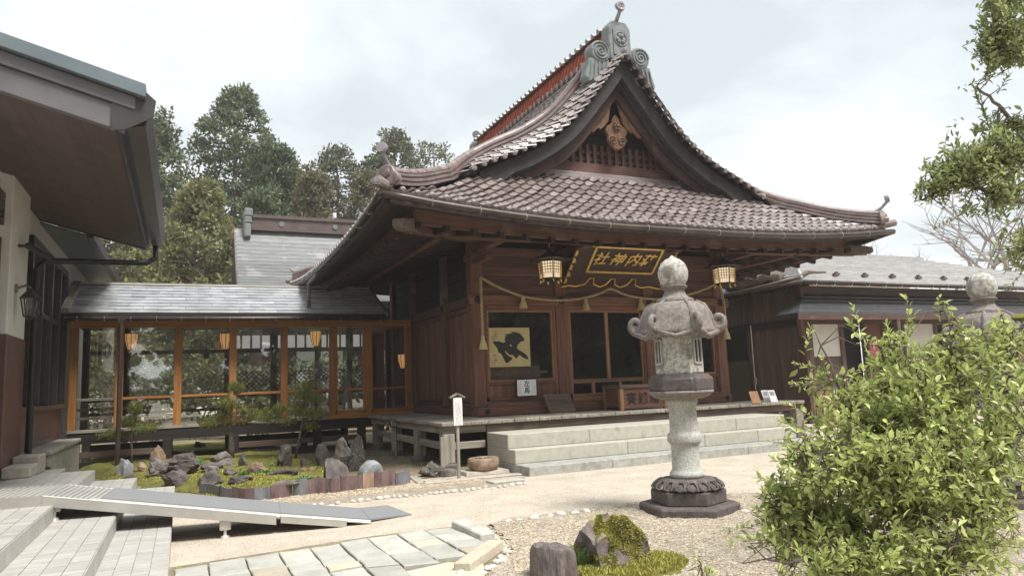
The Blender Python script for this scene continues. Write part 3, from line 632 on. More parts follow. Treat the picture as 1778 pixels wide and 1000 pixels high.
# ---- ridges
def layered(w0, w1, h, n):
    R = []; 
    for k in range(n):
        w = w0+(w1-w0)*k/(n-1); z0 = h*k/n; z1 = h*(k+1)/n-.022; R += [(w/2, z0+.012), (w/2, z1-.006)]; R += [(w/2-.05, z1-.006), (w/2-.05, z1+.024)]
    L_ = [(-a, b) for a, b in reversed(R)]; return R+L_
cap = MB()
for k in range(2): pass
def cap_mesh(r, L):
    m = MB(); n = 8
    def ringp(y, rr): return [(rr*math.cos(PI*i/n), y, rr*math.sin(PI*i/n)) for i in range(n+1)]
    A = ringp(0, r*1.06)+ringp(.03, r*1.06)+ringp(.03, r)+ringp(L+.03, r)
    F = []
    for q in range(3):
        for i in range(n): F.append((q*(n+1)+i, q*(n+1)+i+1, (q+1)*(n+1)+i+1, (q+1)*(n+1)+i))
    F.append(tuple(range(n+1))); m.add(A, F); me = m.mesh('cap_tile', False); me.materials.append(M('ridge_tile')); me.polygons.foreach_set('use_smooth', [True]*len(me.polygons)); me.set_sharp_from_angle(angle=.7); return me
CAP = cap_mesh(.085, .3); CAPB = cap_mesh(.12, .27)
def resample(pts, step):
    out = [pts[0].copy()]; acc = 0
    for a, b in zip(pts, pts[1:]):
        L = (b-a).length; d = (b-a)/L if L else b-a; pos = 0
        while acc+L-pos >= step: pos += step-acc; out.append(a+d*pos); acc = 0
        acc += L-pos
    return out
def ridge(pts, w0, w1, h, n, capme, step, side=None, name='ridge'):
    m = MB(); sdv = side or (lambda d: Vector((d.y, -d.x, 0))); m.sweep(pts, layered(w0, w1, h, n), sdv)
    r = m.build(name, 'ridge_tile', hall)
    q = resample([p+Vector((0, 0, h)) for p in pts], step)
    for a, b in zip(q, q[1:]):
        y = (b-a).normalized(); x = y.cross(Vector((0, 0, 1))).normalized(); z = x.cross(y); put('cap_tile', capme, 'ridge_tile', r, frame(a, x, y, z))
    return r
for sd in (-1, 1):
    # descending ridge beside the gable, then the hip ridge down to the corner
    uj = 2.45
    pts = []
    for u in np.linspace(.12, 5.78, 30):
        t = max(0.0, min(1.0, (u-1.5)/1.5)); t = t*t*(3-2*t); y = (YE0+hip_v(min(u, 3)))*(1-t)+14.0*t; x = XC+sd*(HW-u)
        pts.append(Vector((x, y, zr(u)+lift(x, y)+vbend(y, u)+.02+.07*max(0, 1-u)**2)))
    ridge(pts, .3, .22, .26, 3, CAP, .3, name='descending_ridge')
    e = pts[0]; d = (pts[0]-pts[1]); d.z = 0; d.normalize(); s = Vector((-d.y, d.x, 0))
    m = MB()                      # carved end tile of the hip ridge
    poly = [(-.21, -.02), (-.26, .06), (-.24, .16), (-.17, .22), (-.13, .31), (0, .36), (.13, .31), (.17, .22), (.24, .16), (.26, .06), (.21, -.02)]
    m.prism([e+d*.0+s*a+Vector((0, 0, b)) for a, b in poly], d*.12)
    oni = m.build('ridge_end_tile', 'ridge_tile', hall, bevel=.02)
    k = MB()
    for (a, b, r) in ((0, .2, .09), (-.2, .08, .075), (.2, .08, .075)): k.tube([e+d*.1+s*a+Vector((0, 0, b)), e+d*.17+s*a+Vector((0, 0, b))], [r, r*.9], 12); k.tube([e+d*.17+s*a+Vector((0, 0, b)), e+d*.185+s*a+Vector((0, 0, b))], [r*.55, r*.5], 10)
    k.build('scroll', 'ridge_tile', oni, auto=.6)
    k = MB(); c0 = e+d*(-.05)+Vector((0, 0, .33)); c1 = e+d*.22+Vector((0, 0, .55)); k.tube([c0, c0.lerp(c1, .5)+Vector((0, 0, -.03)), c1], [.045, .035, .035], 8)
    k.tube([c1+d*.0+Vector((0, 0, .06))-d*.03, c1+Vector((0, 0, .075))+d*.04], .095, 14); k.build('finial', 'finial_tile', oni, auto=.6)
    k = MB(); k.tube([e+d*.02+Vector((0, 0, -.03)), e+d*.36+Vector((0, 0, .02))], [.085, .085], 10); k.tube([e+d*.36+Vector((0, 0, .02)), e+d*.38+Vector((0, 0, .022))], [.055, .05], 10); k.build('corner_tile', 'roof_tile', oni, auto=.6)
    # rear hip ridge
    pts = []
    for u in np.linspace(.12, uj, 8):
        x = XC+sd*(HW-u); y = YE1-hip_v(u); pts.append(Vector((x, y, zr(u)+lift(x, y)+.02+.07*max(0, 1-u)**2)))
    ridge(pts, .36, .24, .24, 4, CAP, .3, name='hip_ridge')
    e = pts[0]; d = (pts[0]-pts[1]); d.z = 0; d.normalize(); k = MB(); k.tube([e, e+d*.3+Vector((0, 0, .03))], .085, 10); k.tube([e+Vector((0, 0, .28))-d*.1, e+d*.1+Vector((0, 0, .33)), e+d*.18+Vector((0, 0, .42)), e+d*.16+Vector((0, 0, .47))], [.05, .05, .04, .02], 8); k.build('corner_tile', 'roof_tile', hall, auto=.6)
# main ridge
YR0, YR1 = 13.75, 22.0
m = MB(); m.sweep([Vector((XC, y, 9.0+.0*y)) for y in (YR0, 16, 18, 20, YR1)], layered(.56, .46, .42, 5), (1, 0, 0))
mr_ = m.build('main_ridge', 'ridge_tile', hall)
m = MB(); m.box(XC-.13, XC+.13, YR0, YR1, 9.42, 9.86); m.build('ridge_core', 'red_tile', mr_)
m = MB(); m.sweep([Vector((XC, YR0, 9.86)), Vector((XC, YR1, 9.86))], layered(.5, .42, .12, 2), (1, 0, 0)); m.build('ridge_top_course', 'ridge_tile', mr_)
y = YR0
while y < YR1-.1:
    put('cap_tile', CAPB, 'ridge_tile', mr_, frame(Vector((XC, y, 9.98)), (1, 0, 0), (0, 1, 0), (0, 0, 1)))
    for sd in (-1, 1): put_disc(Vector((XC+sd*.26, y+.1, 9.9)), (sd, 0, -.2), 'ridge_round_tile'); put_disc(Vector((XC+sd*.25, y+.1, 9.4)), (sd, 0, -.2), 'ridge_round_tile')
    y += .27
m = MB()                           # red half-ring tiles in the openwork band
for sd in (-1, 1):
    for r in range(3):
        y = YR0+.1+(r % 2)*.09
        while y < YR1-.1:
            A = []; z0 = 9.43+r*.14
            for q in range(7):
                a = PI*q/6; A.append(Vector((XC+sd*.15, y+.085*math.cos(a), z0+.12*math.sin(a))))
            m.tube(A, .016, 4, False); y += .18
o = m.build('openwork_tiles', 'red_tile', mr_, fix=False); o['kind'] = 'stuff'
# onigawara: the big ridge-end ornaments
def crest(m, c, ax, up, r, n):     # ring with three leaf lobes
    nrm = n
    ring = [c+(ax*math.cos(2*PI*i/20)+up*math.sin(2*PI*i/20))*r for i in range(21)]; m.tube(ring, r*.1, 6, False)
    for k in range(3):
        t = PI/2+2*PI*k/3
        for dt in (-.36, .36): d = ax*math.cos(t+dt)+up*math.sin(t+dt); q = c+d*r*.52; m.tube([q, q+nrm*r*.16, q+nrm*r*.24], [r*.3, r*.27, r*.12], 10)
def onigawara(Y, dirn):
    n = Vector((0, dirn, 0)); X = Vector((1, 0, 0)); Z = Vector((0, 0, 1)); c = Vector((XC, Y, 0))
    m = MB(); P = [(-.31, 9.0), (-.31, 9.82), (-.2, 9.98), (.2, 9.98), (.31, 9.82), (.31, 9.0)]
    m.prism([c+X*a+Z*b for a, b in P], n*.34)
    b0 = m.build('ridge_ornament', 'oni_stone', hall, bevel=.03)
    k = MB(); k.prism([c+n*.34+X*a+Z*b for a, b in [(-.2, 9.12), (-.2, 9.75), (-.12, 9.84), (.12, 9.84), (.2, 9.75), (.2, 9.12)]], n*.025); k.build('front_panel', 'oni_stone', b0, bevel=.008)
    k = MB(); crest(k, c+n*.37+Z*9.52, X, Z, .17, n); k.build('crest', 'oni_stone', b0)
    for sd in (-1, 1):
        k = MB(); q = []
        for i in range(18): a = 2*PI*i/18; q.append(c+X*(sd*.55+.27*math.cos(a))+Z*(9.15+.27*math.sin(a)))
        k.prism(q, n*.33); o = k.build('scroll', 'oni_stone', b0, bevel=.03, auto=.6)
        k = MB(); sp = [c+n*.34+X*(sd*.55+sd*(.24*(1-i/44))*math.cos(i*.42))+Z*(9.15+(.24*(1-i/44))*math.sin(i*.42)) for i in range(42)]; k.tube(sp, .022, 5); k.build('spiral', 'oni_stone', b0)
        k = MB(); q = [c+X*(sd*a)+Z*b for a, b in [(.3, 9.0), (.3, 8.62), (.55, 8.38), (.74, 8.42), (.9, 8.36), (.98, 8.5), (.9, 8.75), (.86, 8.95), (.6, 9.05)]]; k.prism(q, n*.3); k.build('fin', 'oni_stone', b0, bevel=.03)
        k = MB()
        for t in range(5): k.tube([c+n*.31+X*(sd*(.36+.11*t))+Z*(8.95-.02*t), c+n*.32+X*(sd*(.42+.1*t))+Z*8.75, c+n*.31+X*(sd*(.38+.12*t))+Z*8.55, c+n*.31+X*(sd*(.46+.11*t))+Z*(8.44)], .02, 5)
        k.build('fin_ribs', 'oni_stone', b0)
    k = MB(); c0 = c+n*.1+Z*9.95; c1 = c+n*.42+Z*10.22; k.tube([c0, c0.lerp(c1, .5)-Z*.02, c1], [.06, .05, .045], 8); k.tube([c1-n*.03+Z*.08, c1+n*.05+Z*.1], .125, 16); o = k.build('finial', 'finial_tile', b0, auto=.6)
    k = MB(); crest(k, c1+n*.055+Z*.095, X, Z, .085, n); k.build('finial_crest', 'finial_tile', b0)
onigawara(13.72, -1); onigawara(22.1, 1)
put_disc(Vector((XC, YG-.02, 9.16)), (0, -1, 0), 'verge_end_tile')
# ---- gable: barge boards, soffit, wall, lattice, pendant
def barge(name, Y0, Y1, o0, o1, mat, flare=0.0):
    for sd in (-1, 1):
        m = MB(); us = np.linspace(2.5, HW, 24); top = []; bot = []
        for u in us:
            s = (zr(min(u+.05, HW))-zr(u-.05))/(min(u+.05, HW)-u+.05); k = math.sqrt(1+s*s)*.93; f = flare*max(0, (3.4-u)/1.3)**2; x = XC+sd*(HW-u)
            top.append((x, zr(u)-o0*k)); fl = max(0.0, min(1.0, (3.3-u)/.6)); zb_ = zr(u)-o1*k-f; bot.append((x, zb_*(1-fl)+min(zb_, zf(Y0-YE0)-.04)*fl))
        for i in range(len(us)-1):
            a, b, c, d = top[i], top[i+1], bot[i+1], bot[i]
            m.hexa([(d[0], Y0, d[1]), (c[0], Y0, c[1]), (c[0], Y1, c[1]), (d[0], Y1, d[1])], [(a[0], Y0, a[1]), (b[0], Y0, b[1]), (b[0], Y1, b[1]), (a[0], Y1, a[1])])
        m.build(name, mat, hall, fix=False)
barge('barge_board', 13.4, 13.54, .02, .34, 'wood_barge')
barge('inner_barge_board', 13.7, 13.82, .28, .6, 'wood_barge_in', .1)
barge('barge_moulding', 13.58, 13.66, .22, .4, 'wood_barge')
m = MB()
for sd in (-1, 1): m.grid(lambda s, t, sd=sd: Ps(13.25+s*.95, 2.5+t*(HW-2.5), sd)+Vector((0, 0, -.1)), 2, 20)
m.build('gable_soffit', 'wood_eave_y', hall, fix=False)
GY = 14.2
gw = [(XC-sd*0, 0) for sd in ()]; gp = []
for u in np.linspace(2.3, HW, 14): gp.append((XC-(HW-u), zr(u)-.08))
gp += [(2*XC-x, z) for x, z in reversed(gp[:-1])]
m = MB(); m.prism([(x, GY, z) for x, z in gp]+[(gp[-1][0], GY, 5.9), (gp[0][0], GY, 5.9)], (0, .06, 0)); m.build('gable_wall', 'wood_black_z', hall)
m = MB(); m.box(XC-1.75, XC+1.75, GY-.12, GY-.005, 6.43, 6.66); gb = m.build('gable_beam', 'wood_dark_x', hall)
m = MB(); m.box(XC-2.2, XC+2.2, GY-.05, GY-.004, 7.42, 7.55); m.build('gable_tie_beam', 'wood_eave_x', hall)
sl = MB(); sl.box(-.045, .045, -.03, .03, 0, .48); SL = sl.mesh('lattice_slat'); SL.materials.append(M('wood_dark_z'))
for k in range(17):
    x = XC-1.6+k*.2; put('lattice_slat', SL, 'wood_dark_z', gb, frame(Vector((x, GY-.05, 6.66)), (1, 0, 0), (0, 1, 0), (0, 0, 1)))
for z in (6.78, 6.96): m = MB(); m.box(XC-1.7, XC+1.7, GY-.035, GY-.006, z-.03, z+.03); m.build('lattice_rail', 'wood_dark_x', gb)
m = MB()
for k, (w, z, yy) in enumerate([(2.5, 6.25, 13.98), (2.3, 6.34, 14.04)]): m.box(XC-w, XC+w, yy, 14.2, z, z+.078)
m.build('base_ridge_course', 'roof_tile', hall, bevel=.012)
# pendant carving
PY = 13.75
m = MB(); S = 1.0
out = [(0, 0.42), (.1, .3), (.12, .18), (.27, .1), (.31, -.02), (.24, -.14), (.27, -.24), (.2, -.36), (.08, -.44), (0, -.46)]
out += [(-a, b) for a, b in reversed(out[1:-1])]
m.prism([(XC+a, PY, 7.4+b) for a, b in out], (0, .09, 0)); pend = m.build('gable_pendant', 'carving_wood', hall, bevel=.02)
k = MB()
for sd in (-1, 1): k.tube([(XC+sd*(.13+(.115*(1-i/30))*math.cos(i*.4)), PY-.012, 7.15+(.115*(1-i/30))*math.sin(i*.4)) for i in range(26)], .02, 5)
for t in range(6): a = 2*PI*t/6; k.tube([(XC+.075*math.cos(a), PY-.01, 7.52+.075*math.sin(a)), (XC+.075*math.cos(a), PY-.06, 7.52+.075*math.sin(a))], [.045, .03], 7)
k.tube([(XC, PY, 7.52), (XC, PY-.09, 7.52)], [.05, .03], 8); k.build('carved_flower', 'carving_wood', pend)['kind'] = 'stuff'
for sd in (-1, 1):
    k = MB(); P = [(.2, .22), (.3, .1), (.42, .0), (.5, .03), (.62, -.1), (.72, -.07), (.82, -.2), (.95, -.18), (1.05, -.34), (1.16, -.36), (1.0, -.12), (.7, .14), (.4, .42), (.2, .62), (.08, .72)]
    k.prism([(XC+sd*a, PY+.02, 7.4+b) for a, b in P], (0, .06, 0)); k.build('pendant_wing', 'carving_wood', pend, bevel=.015)
# ---- eaves: fascia, gutters, rafters, soffit
def ev(x, y): return lift(x, y)
def eave_line(v, z, n=28, sides=(0, 1, 2)):    # polyline running left side -> front -> right side at inward distance v
    L_ = []
    for k in range(n): y = YE1-v-(k/n)*(2*HL-2*v); x = XC-HW+v; L_.append(Vector((x, y, z+ev(x, y))))
    for k in range(n): x = XC-HW+v+(k/n)*(2*HW-2*v); y = YE0+v; L_.append(Vector((x, y, z+ev(x, y))))
    for k in range(n+1): y = YE0+v+(k/n)*(2*HL-2*v); x = XC+HW-v; L_.append(Vector((x, y, z+ev(x, y))))
    return L_
def run3(L_, n): return L_[:n+1], L_[n:2*n+1], L_[2*n:]
N = 28
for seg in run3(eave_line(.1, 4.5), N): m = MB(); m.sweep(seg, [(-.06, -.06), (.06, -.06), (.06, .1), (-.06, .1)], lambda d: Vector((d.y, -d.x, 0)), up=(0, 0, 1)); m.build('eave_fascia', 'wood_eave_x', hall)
for seg in run3(eave_line(.68, 4.56), N): m = MB(); m.sweep(seg, [(-.05, -.2), (.05, -.2), (.05, .12), (-.05, .12)], lambda d: Vector((d.y, -d.x, 0)), up=(0, 0, 1)); m.build('eave_beam', 'wood_dark_x', hall)
gut = eave_line(-.09, 4.525)
for seg in run3(gut, N):
    m = MB(); m.tube(seg, .062, 10); g_ = m.build('gutter', 'gutter_metal', hall, smooth=True)
    k = MB()
    for i in range(1, len(seg)-1):
        if i % 2 == 0: p = seg[i]; d = (seg[i+1]-seg[i-1]).normalized(); s = Vector((d.y, -d.x, 0)); k.tube([p+(s*math.cos(a)+Vector((0, 0, 1))*math.sin(a))*.068 for a in np.linspace(-PI*.9, PI*.95, 10)], .008, 4)
    k.build('gutter_hooks', 'hook_metal', g_)['kind'] = 'stuff'
m = MB()
def soff(v): return 4.58+.06*v if v < .7 else 4.5+.21*(v-.7)
VI = 2.86
for v0, v1 in ((.12, .7), (.7, VI)):
    A = eave_line(v0, soff(v0+1e-6)); B = eave_line(v1, soff(v1-1e-6))
    o = len(m.v); m.v += [tuple(p) for p in A]+[tuple(p) for p in B]; n = len(A); m.f += [(o+i, o+i+1, o+n+i+1, o+n+i) for i in range(n-1)]
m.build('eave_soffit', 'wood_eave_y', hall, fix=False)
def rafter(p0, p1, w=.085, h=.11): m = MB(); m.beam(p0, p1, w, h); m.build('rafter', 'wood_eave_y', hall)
def rz(v): return 4.3+.21*(v-.5)
nf = 21
for i in range(nf):
    x = XC-HW+.75+i*(2*HW-1.5)/(nf-1); v1 = min(VI, HW-abs(x-XC)); v0 = .5
    if v1-v0 > .2: rafter((x, YE0+v0, rz(v0)+ev(x, YE0+v0)), (x, YE0+v1, rz(v1)+.05))
ns = 20
for i in range(ns):
    y = YE0+.75+i*(2*HL-1.5)/(ns-1)
    for sd in (-1, 1):
        v1 = min(VI, HL-abs(y-YM)); x0 = XC+sd*(HW-.5)
        if v1 > .7: rafter((x0, y, rz(.5)+ev(x0, y)), (XC+sd*(HW-v1), y, rz(v1)+.05))
for sd in (-1, 1):                 # hip beams with carved noses
    a = Vector((XC+sd*(HW-.55), YE0+.55, 4.46)); b = Vector((XC+sd*(HW-VI), YE0+VI, 4.82)); m = MB(); m.beam(a, b, .2, .26); hb = m.build('hip_beam', 'wood_dark_y', hall)
    d = (b-a).normalized(); m = MB(); m.beam(a-d*.3, a+d*.3, .21, .2, h2=.27, w2=.21); m.beam(a-d*.42+Vector((0, 0, .03)), a-d*.3, .15, .12, h2=.19, w2=.2); m.build('beam_nose', 'wood_nose', hb, bevel=.02)
    a = Vector((XC+sd*(HW-.2), YE0+.2, 4.62+.2)); m = MB(); m.beam(a, a+Vector((-sd*.9, .9, .02)), .14, .18); m.build('hip_beam', 'wood_eave_y', hall)
# eave purlin on brackets
for p0, p1 in (((XC-4.75, 13.1, 4.56), (XC+4.75, 13.1, 4.56)), ((XC-4.7, 12.7, 4.56), (XC-4.7, 22.2, 4.56)), ((XC+4.7, 12.7, 4.56), (XC+4.7, 22.2, 4.56))):
    m = MB(); m.beam(p0, p1, .17, .2); m.build('eave_purlin', 'wood_dark_x', hall, bevel=.01)

# ---- body: posts, sills, rails, boards
ZV = 0.886; YF = 14.5; XL, XR = 5.78, 12.76
PX = [5.87, 7.95, 10.4, 12.61]
YB = 21.2
body_posts = [(x, YF+.145) for x in PX]+[(XL+.1+.0, y) for y in (16.5, 19.15, YB)]+[(XR-.1, y) for y in (16.5, 19.0, YB)]+[(7.95, YB), (10.4, YB)]
for x, y in body_posts:
    m = MB(); m.box(x-.145, x+.145, y-.145, y+.145, ZV+.2, 4.72); p_ = m.build('post', 'wood_red_z' if y < 15 else 'wood_dark_z', hall, bevel=.015)
    if y < 15:
        k = MB(); k.box(x-.2, x+.2, YF-.22, YF+.3, 4.3, 4.44); k.box(x-.1, x+.1, YF-1.35, YF+.2, 4.44, 4.58); k.box(x-.09, x+.09, YF-.75, YF+.1, 4.2, 4.3); k.build('bracket', 'wood_dark_y', p_, bevel=.01)
def part(name, mat, bevel=0.0, parent=None, **k):
    m = MB(); m.box(*k['b']); return m.build(name, mat, parent or hall, bevel=bevel)
part('sill_beam', 'wood_red_x', .012, b=(XL, XR, YF-.05, YF+.24, ZV+.001, ZV+.2))
for x0 in (XL, XR-.28): part('sill_beam', 'wood_dark_y', .012, b=(x0, x0+.28, YF+.24, YB+.1, ZV+.001, ZV+.2))
nk = part('tie_beam', 'wood_red_x', .01, b=(XL-.12, XR+.12, YF-.045, YF+.1, 3.31, 3.53))
for x0 in (XL-.03, XR-.12): part('tie_beam', 'wood_dark_y', .01, b=(x0, x0+.15, YF+.1, YB, 3.31, 3.53))
for x in PX:
    m = MB(); m.tube([(x, YF-.045, 3.42), (x, YF-.075, 3.42)], [.1, .085], 6); m.tube([(x, YF-.075, 3.42), (x, YF-.1, 3.42)], [.04, .03], 8); m.build('nail_cover', 'wood_eave_x', nk)
for y in (14.75, 16.5): m = MB(); m.tube([(XL-.03, y, 3.42), (XL-.06, y, 3.42)], [.1, .085], 6); m.tube([(XL-.06, y, 3.42), (XL-.085, y, 3.42)], [.04, .03], 8); m.build('nail_cover', 'wood_eave_x', nk)
for x in (6.0, 12.6): m = MB(); m.tube([(x, YF-.05, ZV+.1), (x, YF-.075, ZV+.1)], [.06, .05], 10); m.build('nail_cover', 'wood_eave_x', hall)
# horizontal boards above the tie beam (front) and the dark side wall
for k in range(5):
    z = 3.53+k*.22
    for x0, x1 in ((PX[0]+.145, PX[1]-.145), (PX[1]+.145, PX[2]-.145), (PX[2]+.145, PX[3]-.145)): part('wall_board', 'wood_dark_x', .008, b=(x0, x1, YF+.06+.006*(k % 2), YF+.12, z+.004, z+.217))
for y0, y1 in ((14.79, 16.355), (16.645, 19.0), (19.3, YB-.14)):
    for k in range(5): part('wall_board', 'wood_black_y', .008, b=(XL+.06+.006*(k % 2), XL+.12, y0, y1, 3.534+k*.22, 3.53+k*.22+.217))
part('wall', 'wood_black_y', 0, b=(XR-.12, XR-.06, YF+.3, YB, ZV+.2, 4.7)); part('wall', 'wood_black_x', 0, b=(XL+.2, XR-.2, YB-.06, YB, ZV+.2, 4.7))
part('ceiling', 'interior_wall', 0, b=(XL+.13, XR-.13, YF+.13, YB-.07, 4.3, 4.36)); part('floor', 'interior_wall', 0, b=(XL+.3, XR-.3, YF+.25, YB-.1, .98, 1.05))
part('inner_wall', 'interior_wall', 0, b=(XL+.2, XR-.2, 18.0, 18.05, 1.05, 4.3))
part('wall', 'wood_black_x', 0, b=(XL+.12, XR-.12, YF+.125, YF+.16, 3.53, 4.7))
# side wall panels of upright boards
for y0, y1 in ((14.79, 16.355), (16.645, 19.0)):
    part('panel_rail', 'wood_dark_y', .006, b=(XL+.03, XL+.14, y0, y1, 3.2, 3.31)); part('panel_rail', 'wood_dark_y', .006, b=(XL+.02, XL+.14, y0, y1, 1.087, 1.17)); part('panel_rail', 'wood_dark_y', .006, b=(XL+.04, XL+.14, y0, y1, 1.2, 1.26))
    nb = 11 if y1-y0 > 2 else 8
    for k in range(nb): w = (y1-y0)/nb; part('panel_board', 'wood_red_z', .006, b=(XL+.07+.006*(k % 2), XL+.12, y0+k*w+.004, y0+(k+1)*w-.004, 1.26, 3.2))
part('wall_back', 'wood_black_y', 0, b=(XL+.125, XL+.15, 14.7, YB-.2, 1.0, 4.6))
# windows of the front
def window(x0, x1, z0, z1, y, mull=(), low=None):
    w = MB(); f = .042
    w.box(x0, x1, y, y+.06, z1-f, z1); w.box(x0, x1, y, y+.06, z0, z0+f); w.box(x0, x0+f, y+.002, y+.058, z0+f, z1-f); w.box(x1-f, x1, y+.002, y+.058, z0+f, z1-f)
    wo = w.build('window', 'wood_pale_x', hall)
    xs = [x0+f]+[q for q in mull]+[x1-f]
    for q in mull: part('mullion', 'wood_pale_z', 0, wo, b=(q-.04, q+.04, y+.004, y+.056, z0+f, z1-f))
    for a, b in zip(xs, xs[1:]): part('pane', 'glass_dark', 0, wo, b=(a+(.05 if a in mull else 0), b-(.05 if b in mull else 0), y+.025, y+.032, z0+f, z1-f))
    return wo
def bay(x0, x1, panel=True):
    part('jamb', 'wood_red_z', .006, b=(x0, x0+.07, YF+.03, YF+.15, 1.28, 3.31)); part('jamb', 'wood_red_z', .006, b=(x1-.07, x1, YF+.03, YF+.15, 1.28, 3.31))
    part('lintel', 'wood_red_x', .006, b=(x0+.07, x1-.07, YF+.03, YF+.15, 3.2, 3.308)); 
    if panel:
        part('panel_rail', 'wood_red_x', .006, b=(x0+.07, x1-.07, YF+.02, YF+.15, 1.54, 1.61)); part('panel_rail', 'wood_red_x', .006, b=(x0+.07, x1-.07, YF+.02, YF+.15, 1.2, 1.27)); part('panel_rail', 'wood_red_x', .006, b=(x0, x1, YF-.02, YF+.15, 1.088, 1.15)); part('panel_rail', 'wood_dark_x', 0, b=(x0, x1, YF+.05, YF+.15, 1.15, 1.2))
        nb = 9
        for k in range(nb): w = (x1-x0-.14)/nb; part('panel_board', 'wood_red_z', .005, b=(x0+.07+k*w+.003, x0+.07+(k+1)*w-.003, YF+.06+.005*(k % 2), YF+.11, 1.27, 1.54))
bay(6.02, 7.8); window(6.09, 7.73, 1.612, 3.198, YF+.05)
bay(10.55, 12.46); window(10.62, 12.39, 1.612, 3.198, YF+.05)
bay(8.1, 10.25, False); window(8.17, 10.18, 1.56, 3.198, YF+.05, (9.19,))
part('panel_rail', 'wood_pale_x', .005, b=(8.17, 10.18, YF+.05, YF+.15, 1.1, 1.22)); wl_ = window(8.17, 10.18, 1.23, 1.555, YF+.06, (8.75, 9.5)); part('panel_rail', 'wood_red_x', .005, b=(8.1, 10.25, YF-.02, YF+.15, 1.088, 1.1))
part('inner_rail', 'wood_pale_x', .004, b=(6.1, 7.78, 15.0, 15.06, 1.78, 1.84)); part('inner_rail', 'wood_pale_x', .004, b=(10.5, 12.3, 15.0, 15.06, 1.78, 1.84))
for x in (7.1, 7.45): part('inner_rail_post', 'wood_pale_z', 0, b=(x, x+.05, 15.0, 15.05, 1.05, 1.78))
# under floor: near-black sheets stand in for the shade below the veranda
part('underfloor_shade', 'dark_void', 0, b=(XL+.1, XR-.1, YF+.2, YF+.26, 0, ZV)); part('underfloor_shade', 'dark_void', 0, b=(XL+.1, XL+.16, YF+.26, YB, 0, ZV))
# veranda
ver = thing('veranda', 'weathered grey plank veranda round the shrine hall standing on short posts', 'veranda', (XC, 13.8, 0))
YV, XV0, XV1 = 13.03, 4.47, 13.75
rb = random.Random(8)
x = XV0; 
while x < XV1-.05:
    w = rb.uniform(.24, .36); x2 = min(XV1, x+w); e = rb.uniform(-.012, .012); m = MB(); m.box(x+.002, x2-.003, YV+e, YF-.055, ZV-.075, ZV+rb.uniform(-.004, .0)); m.build('board', 'wood_grey_y', ver, bevel=.012); x = x2
y = YF-.05
while y < 19.05:
    w = rb.uniform(.24, .36); y2 = min(19.08, y+w); e = rb.uniform(-.012, .012); m = MB(); m.box(XV0+e, XL-.003, y+.002, y2-.003, ZV-.075, ZV+rb.uniform(-.004, .0)); m.build('board', 'wood_grey_x', ver, bevel=.012); y = y2
m = MB(); m.box(5.4, 12.3, YV+.07, YV+.16, ZV-.23, ZV-.078); m.build('fascia_beam', 'wood_brown_x', ver, bevel=.01)
m = MB(); m.box(12.3, XV1-.05, YV+.09, YV+.17, ZV-.23, ZV-.078); m.build('fascia_beam', 'wood_brown_x', ver, bevel=.01)
m = MB(); m.box(XV0+.05, 5.4, YV+.1, YV+.2, ZV-.22, ZV-.078); m.build('edge_beam', 'wood_grey_x', ver, bevel=.01)
m = MB(); m.box(XV0+.08, XV0+.18, YV+.2, 19.0, ZV-.22, ZV-.078); m.build('edge_beam', 'wood_grey_y', ver, bevel=.01)
for (px_, py_) in ((4.62, 13.2), (4.62, 14.95), (4.62, 16.75), (4.62, 18.6), (13.6, 13.2)):
    w = .11 if py_ > 13.5 else .12
    m = MB(); m.box(px_-w, px_+w, py_-w, py_+w, .12, ZV-.22); m.build('post', 'wood_grey_z', ver, bevel=.012)
    m = MB(); m.lathe([(.2, -.02), (.2, .09), (.17, .12)], 7, (px_, py_, 0), ph=px_); m.build('foundation_stone', 'rock_grey', ver, bevel=.01)
for y0, y1 in ((13.32, 14.84), (15.06, 16.64), (16.86, 18.49)): m = MB(); m.box(4.57, 4.65, y0, y1, .36, .5); m.build('rail', 'wood_grey_y', ver, bevel=.01)
m = MB(); m.box(4.74, 5.4, 13.17, 13.25, .36, .5); m.build('rail', 'wood_grey_x', ver, bevel=.01)
m = MB(); m.box(4.44, 4.6, 13.06, 13.1, .05, .62); m.build('corner_plank', 'wood_grey_z', ver, bevel=.006)
# stone steps
st = thing('stone_steps', 'broad pale green stone steps of three treads leading up to the shrine veranda', 'steps', (8.7, 12.1, 0))
XS0, XS1 = 5.38, 12.08
for (y0, z0, z1, cuts, mt) in ((11.22, -.05, .158, (7.05, 8.4, 10.2), 'step_stone_grey'), (11.77, .158, .402, (7.75, 9.6, 11.0), 'step_stone'), (12.07, .402, .66, (7.1, 9.3, 10.7), 'step_stone')):
    xs = [XS0]+list(cuts)+[XS1]
    for a, b in zip(xs, xs[1:]): m = MB(); m.box(a+.0015, b-.0015, y0, 13.05, z0, z1-.001); m.build('step_block', mt, st, bevel=.012)
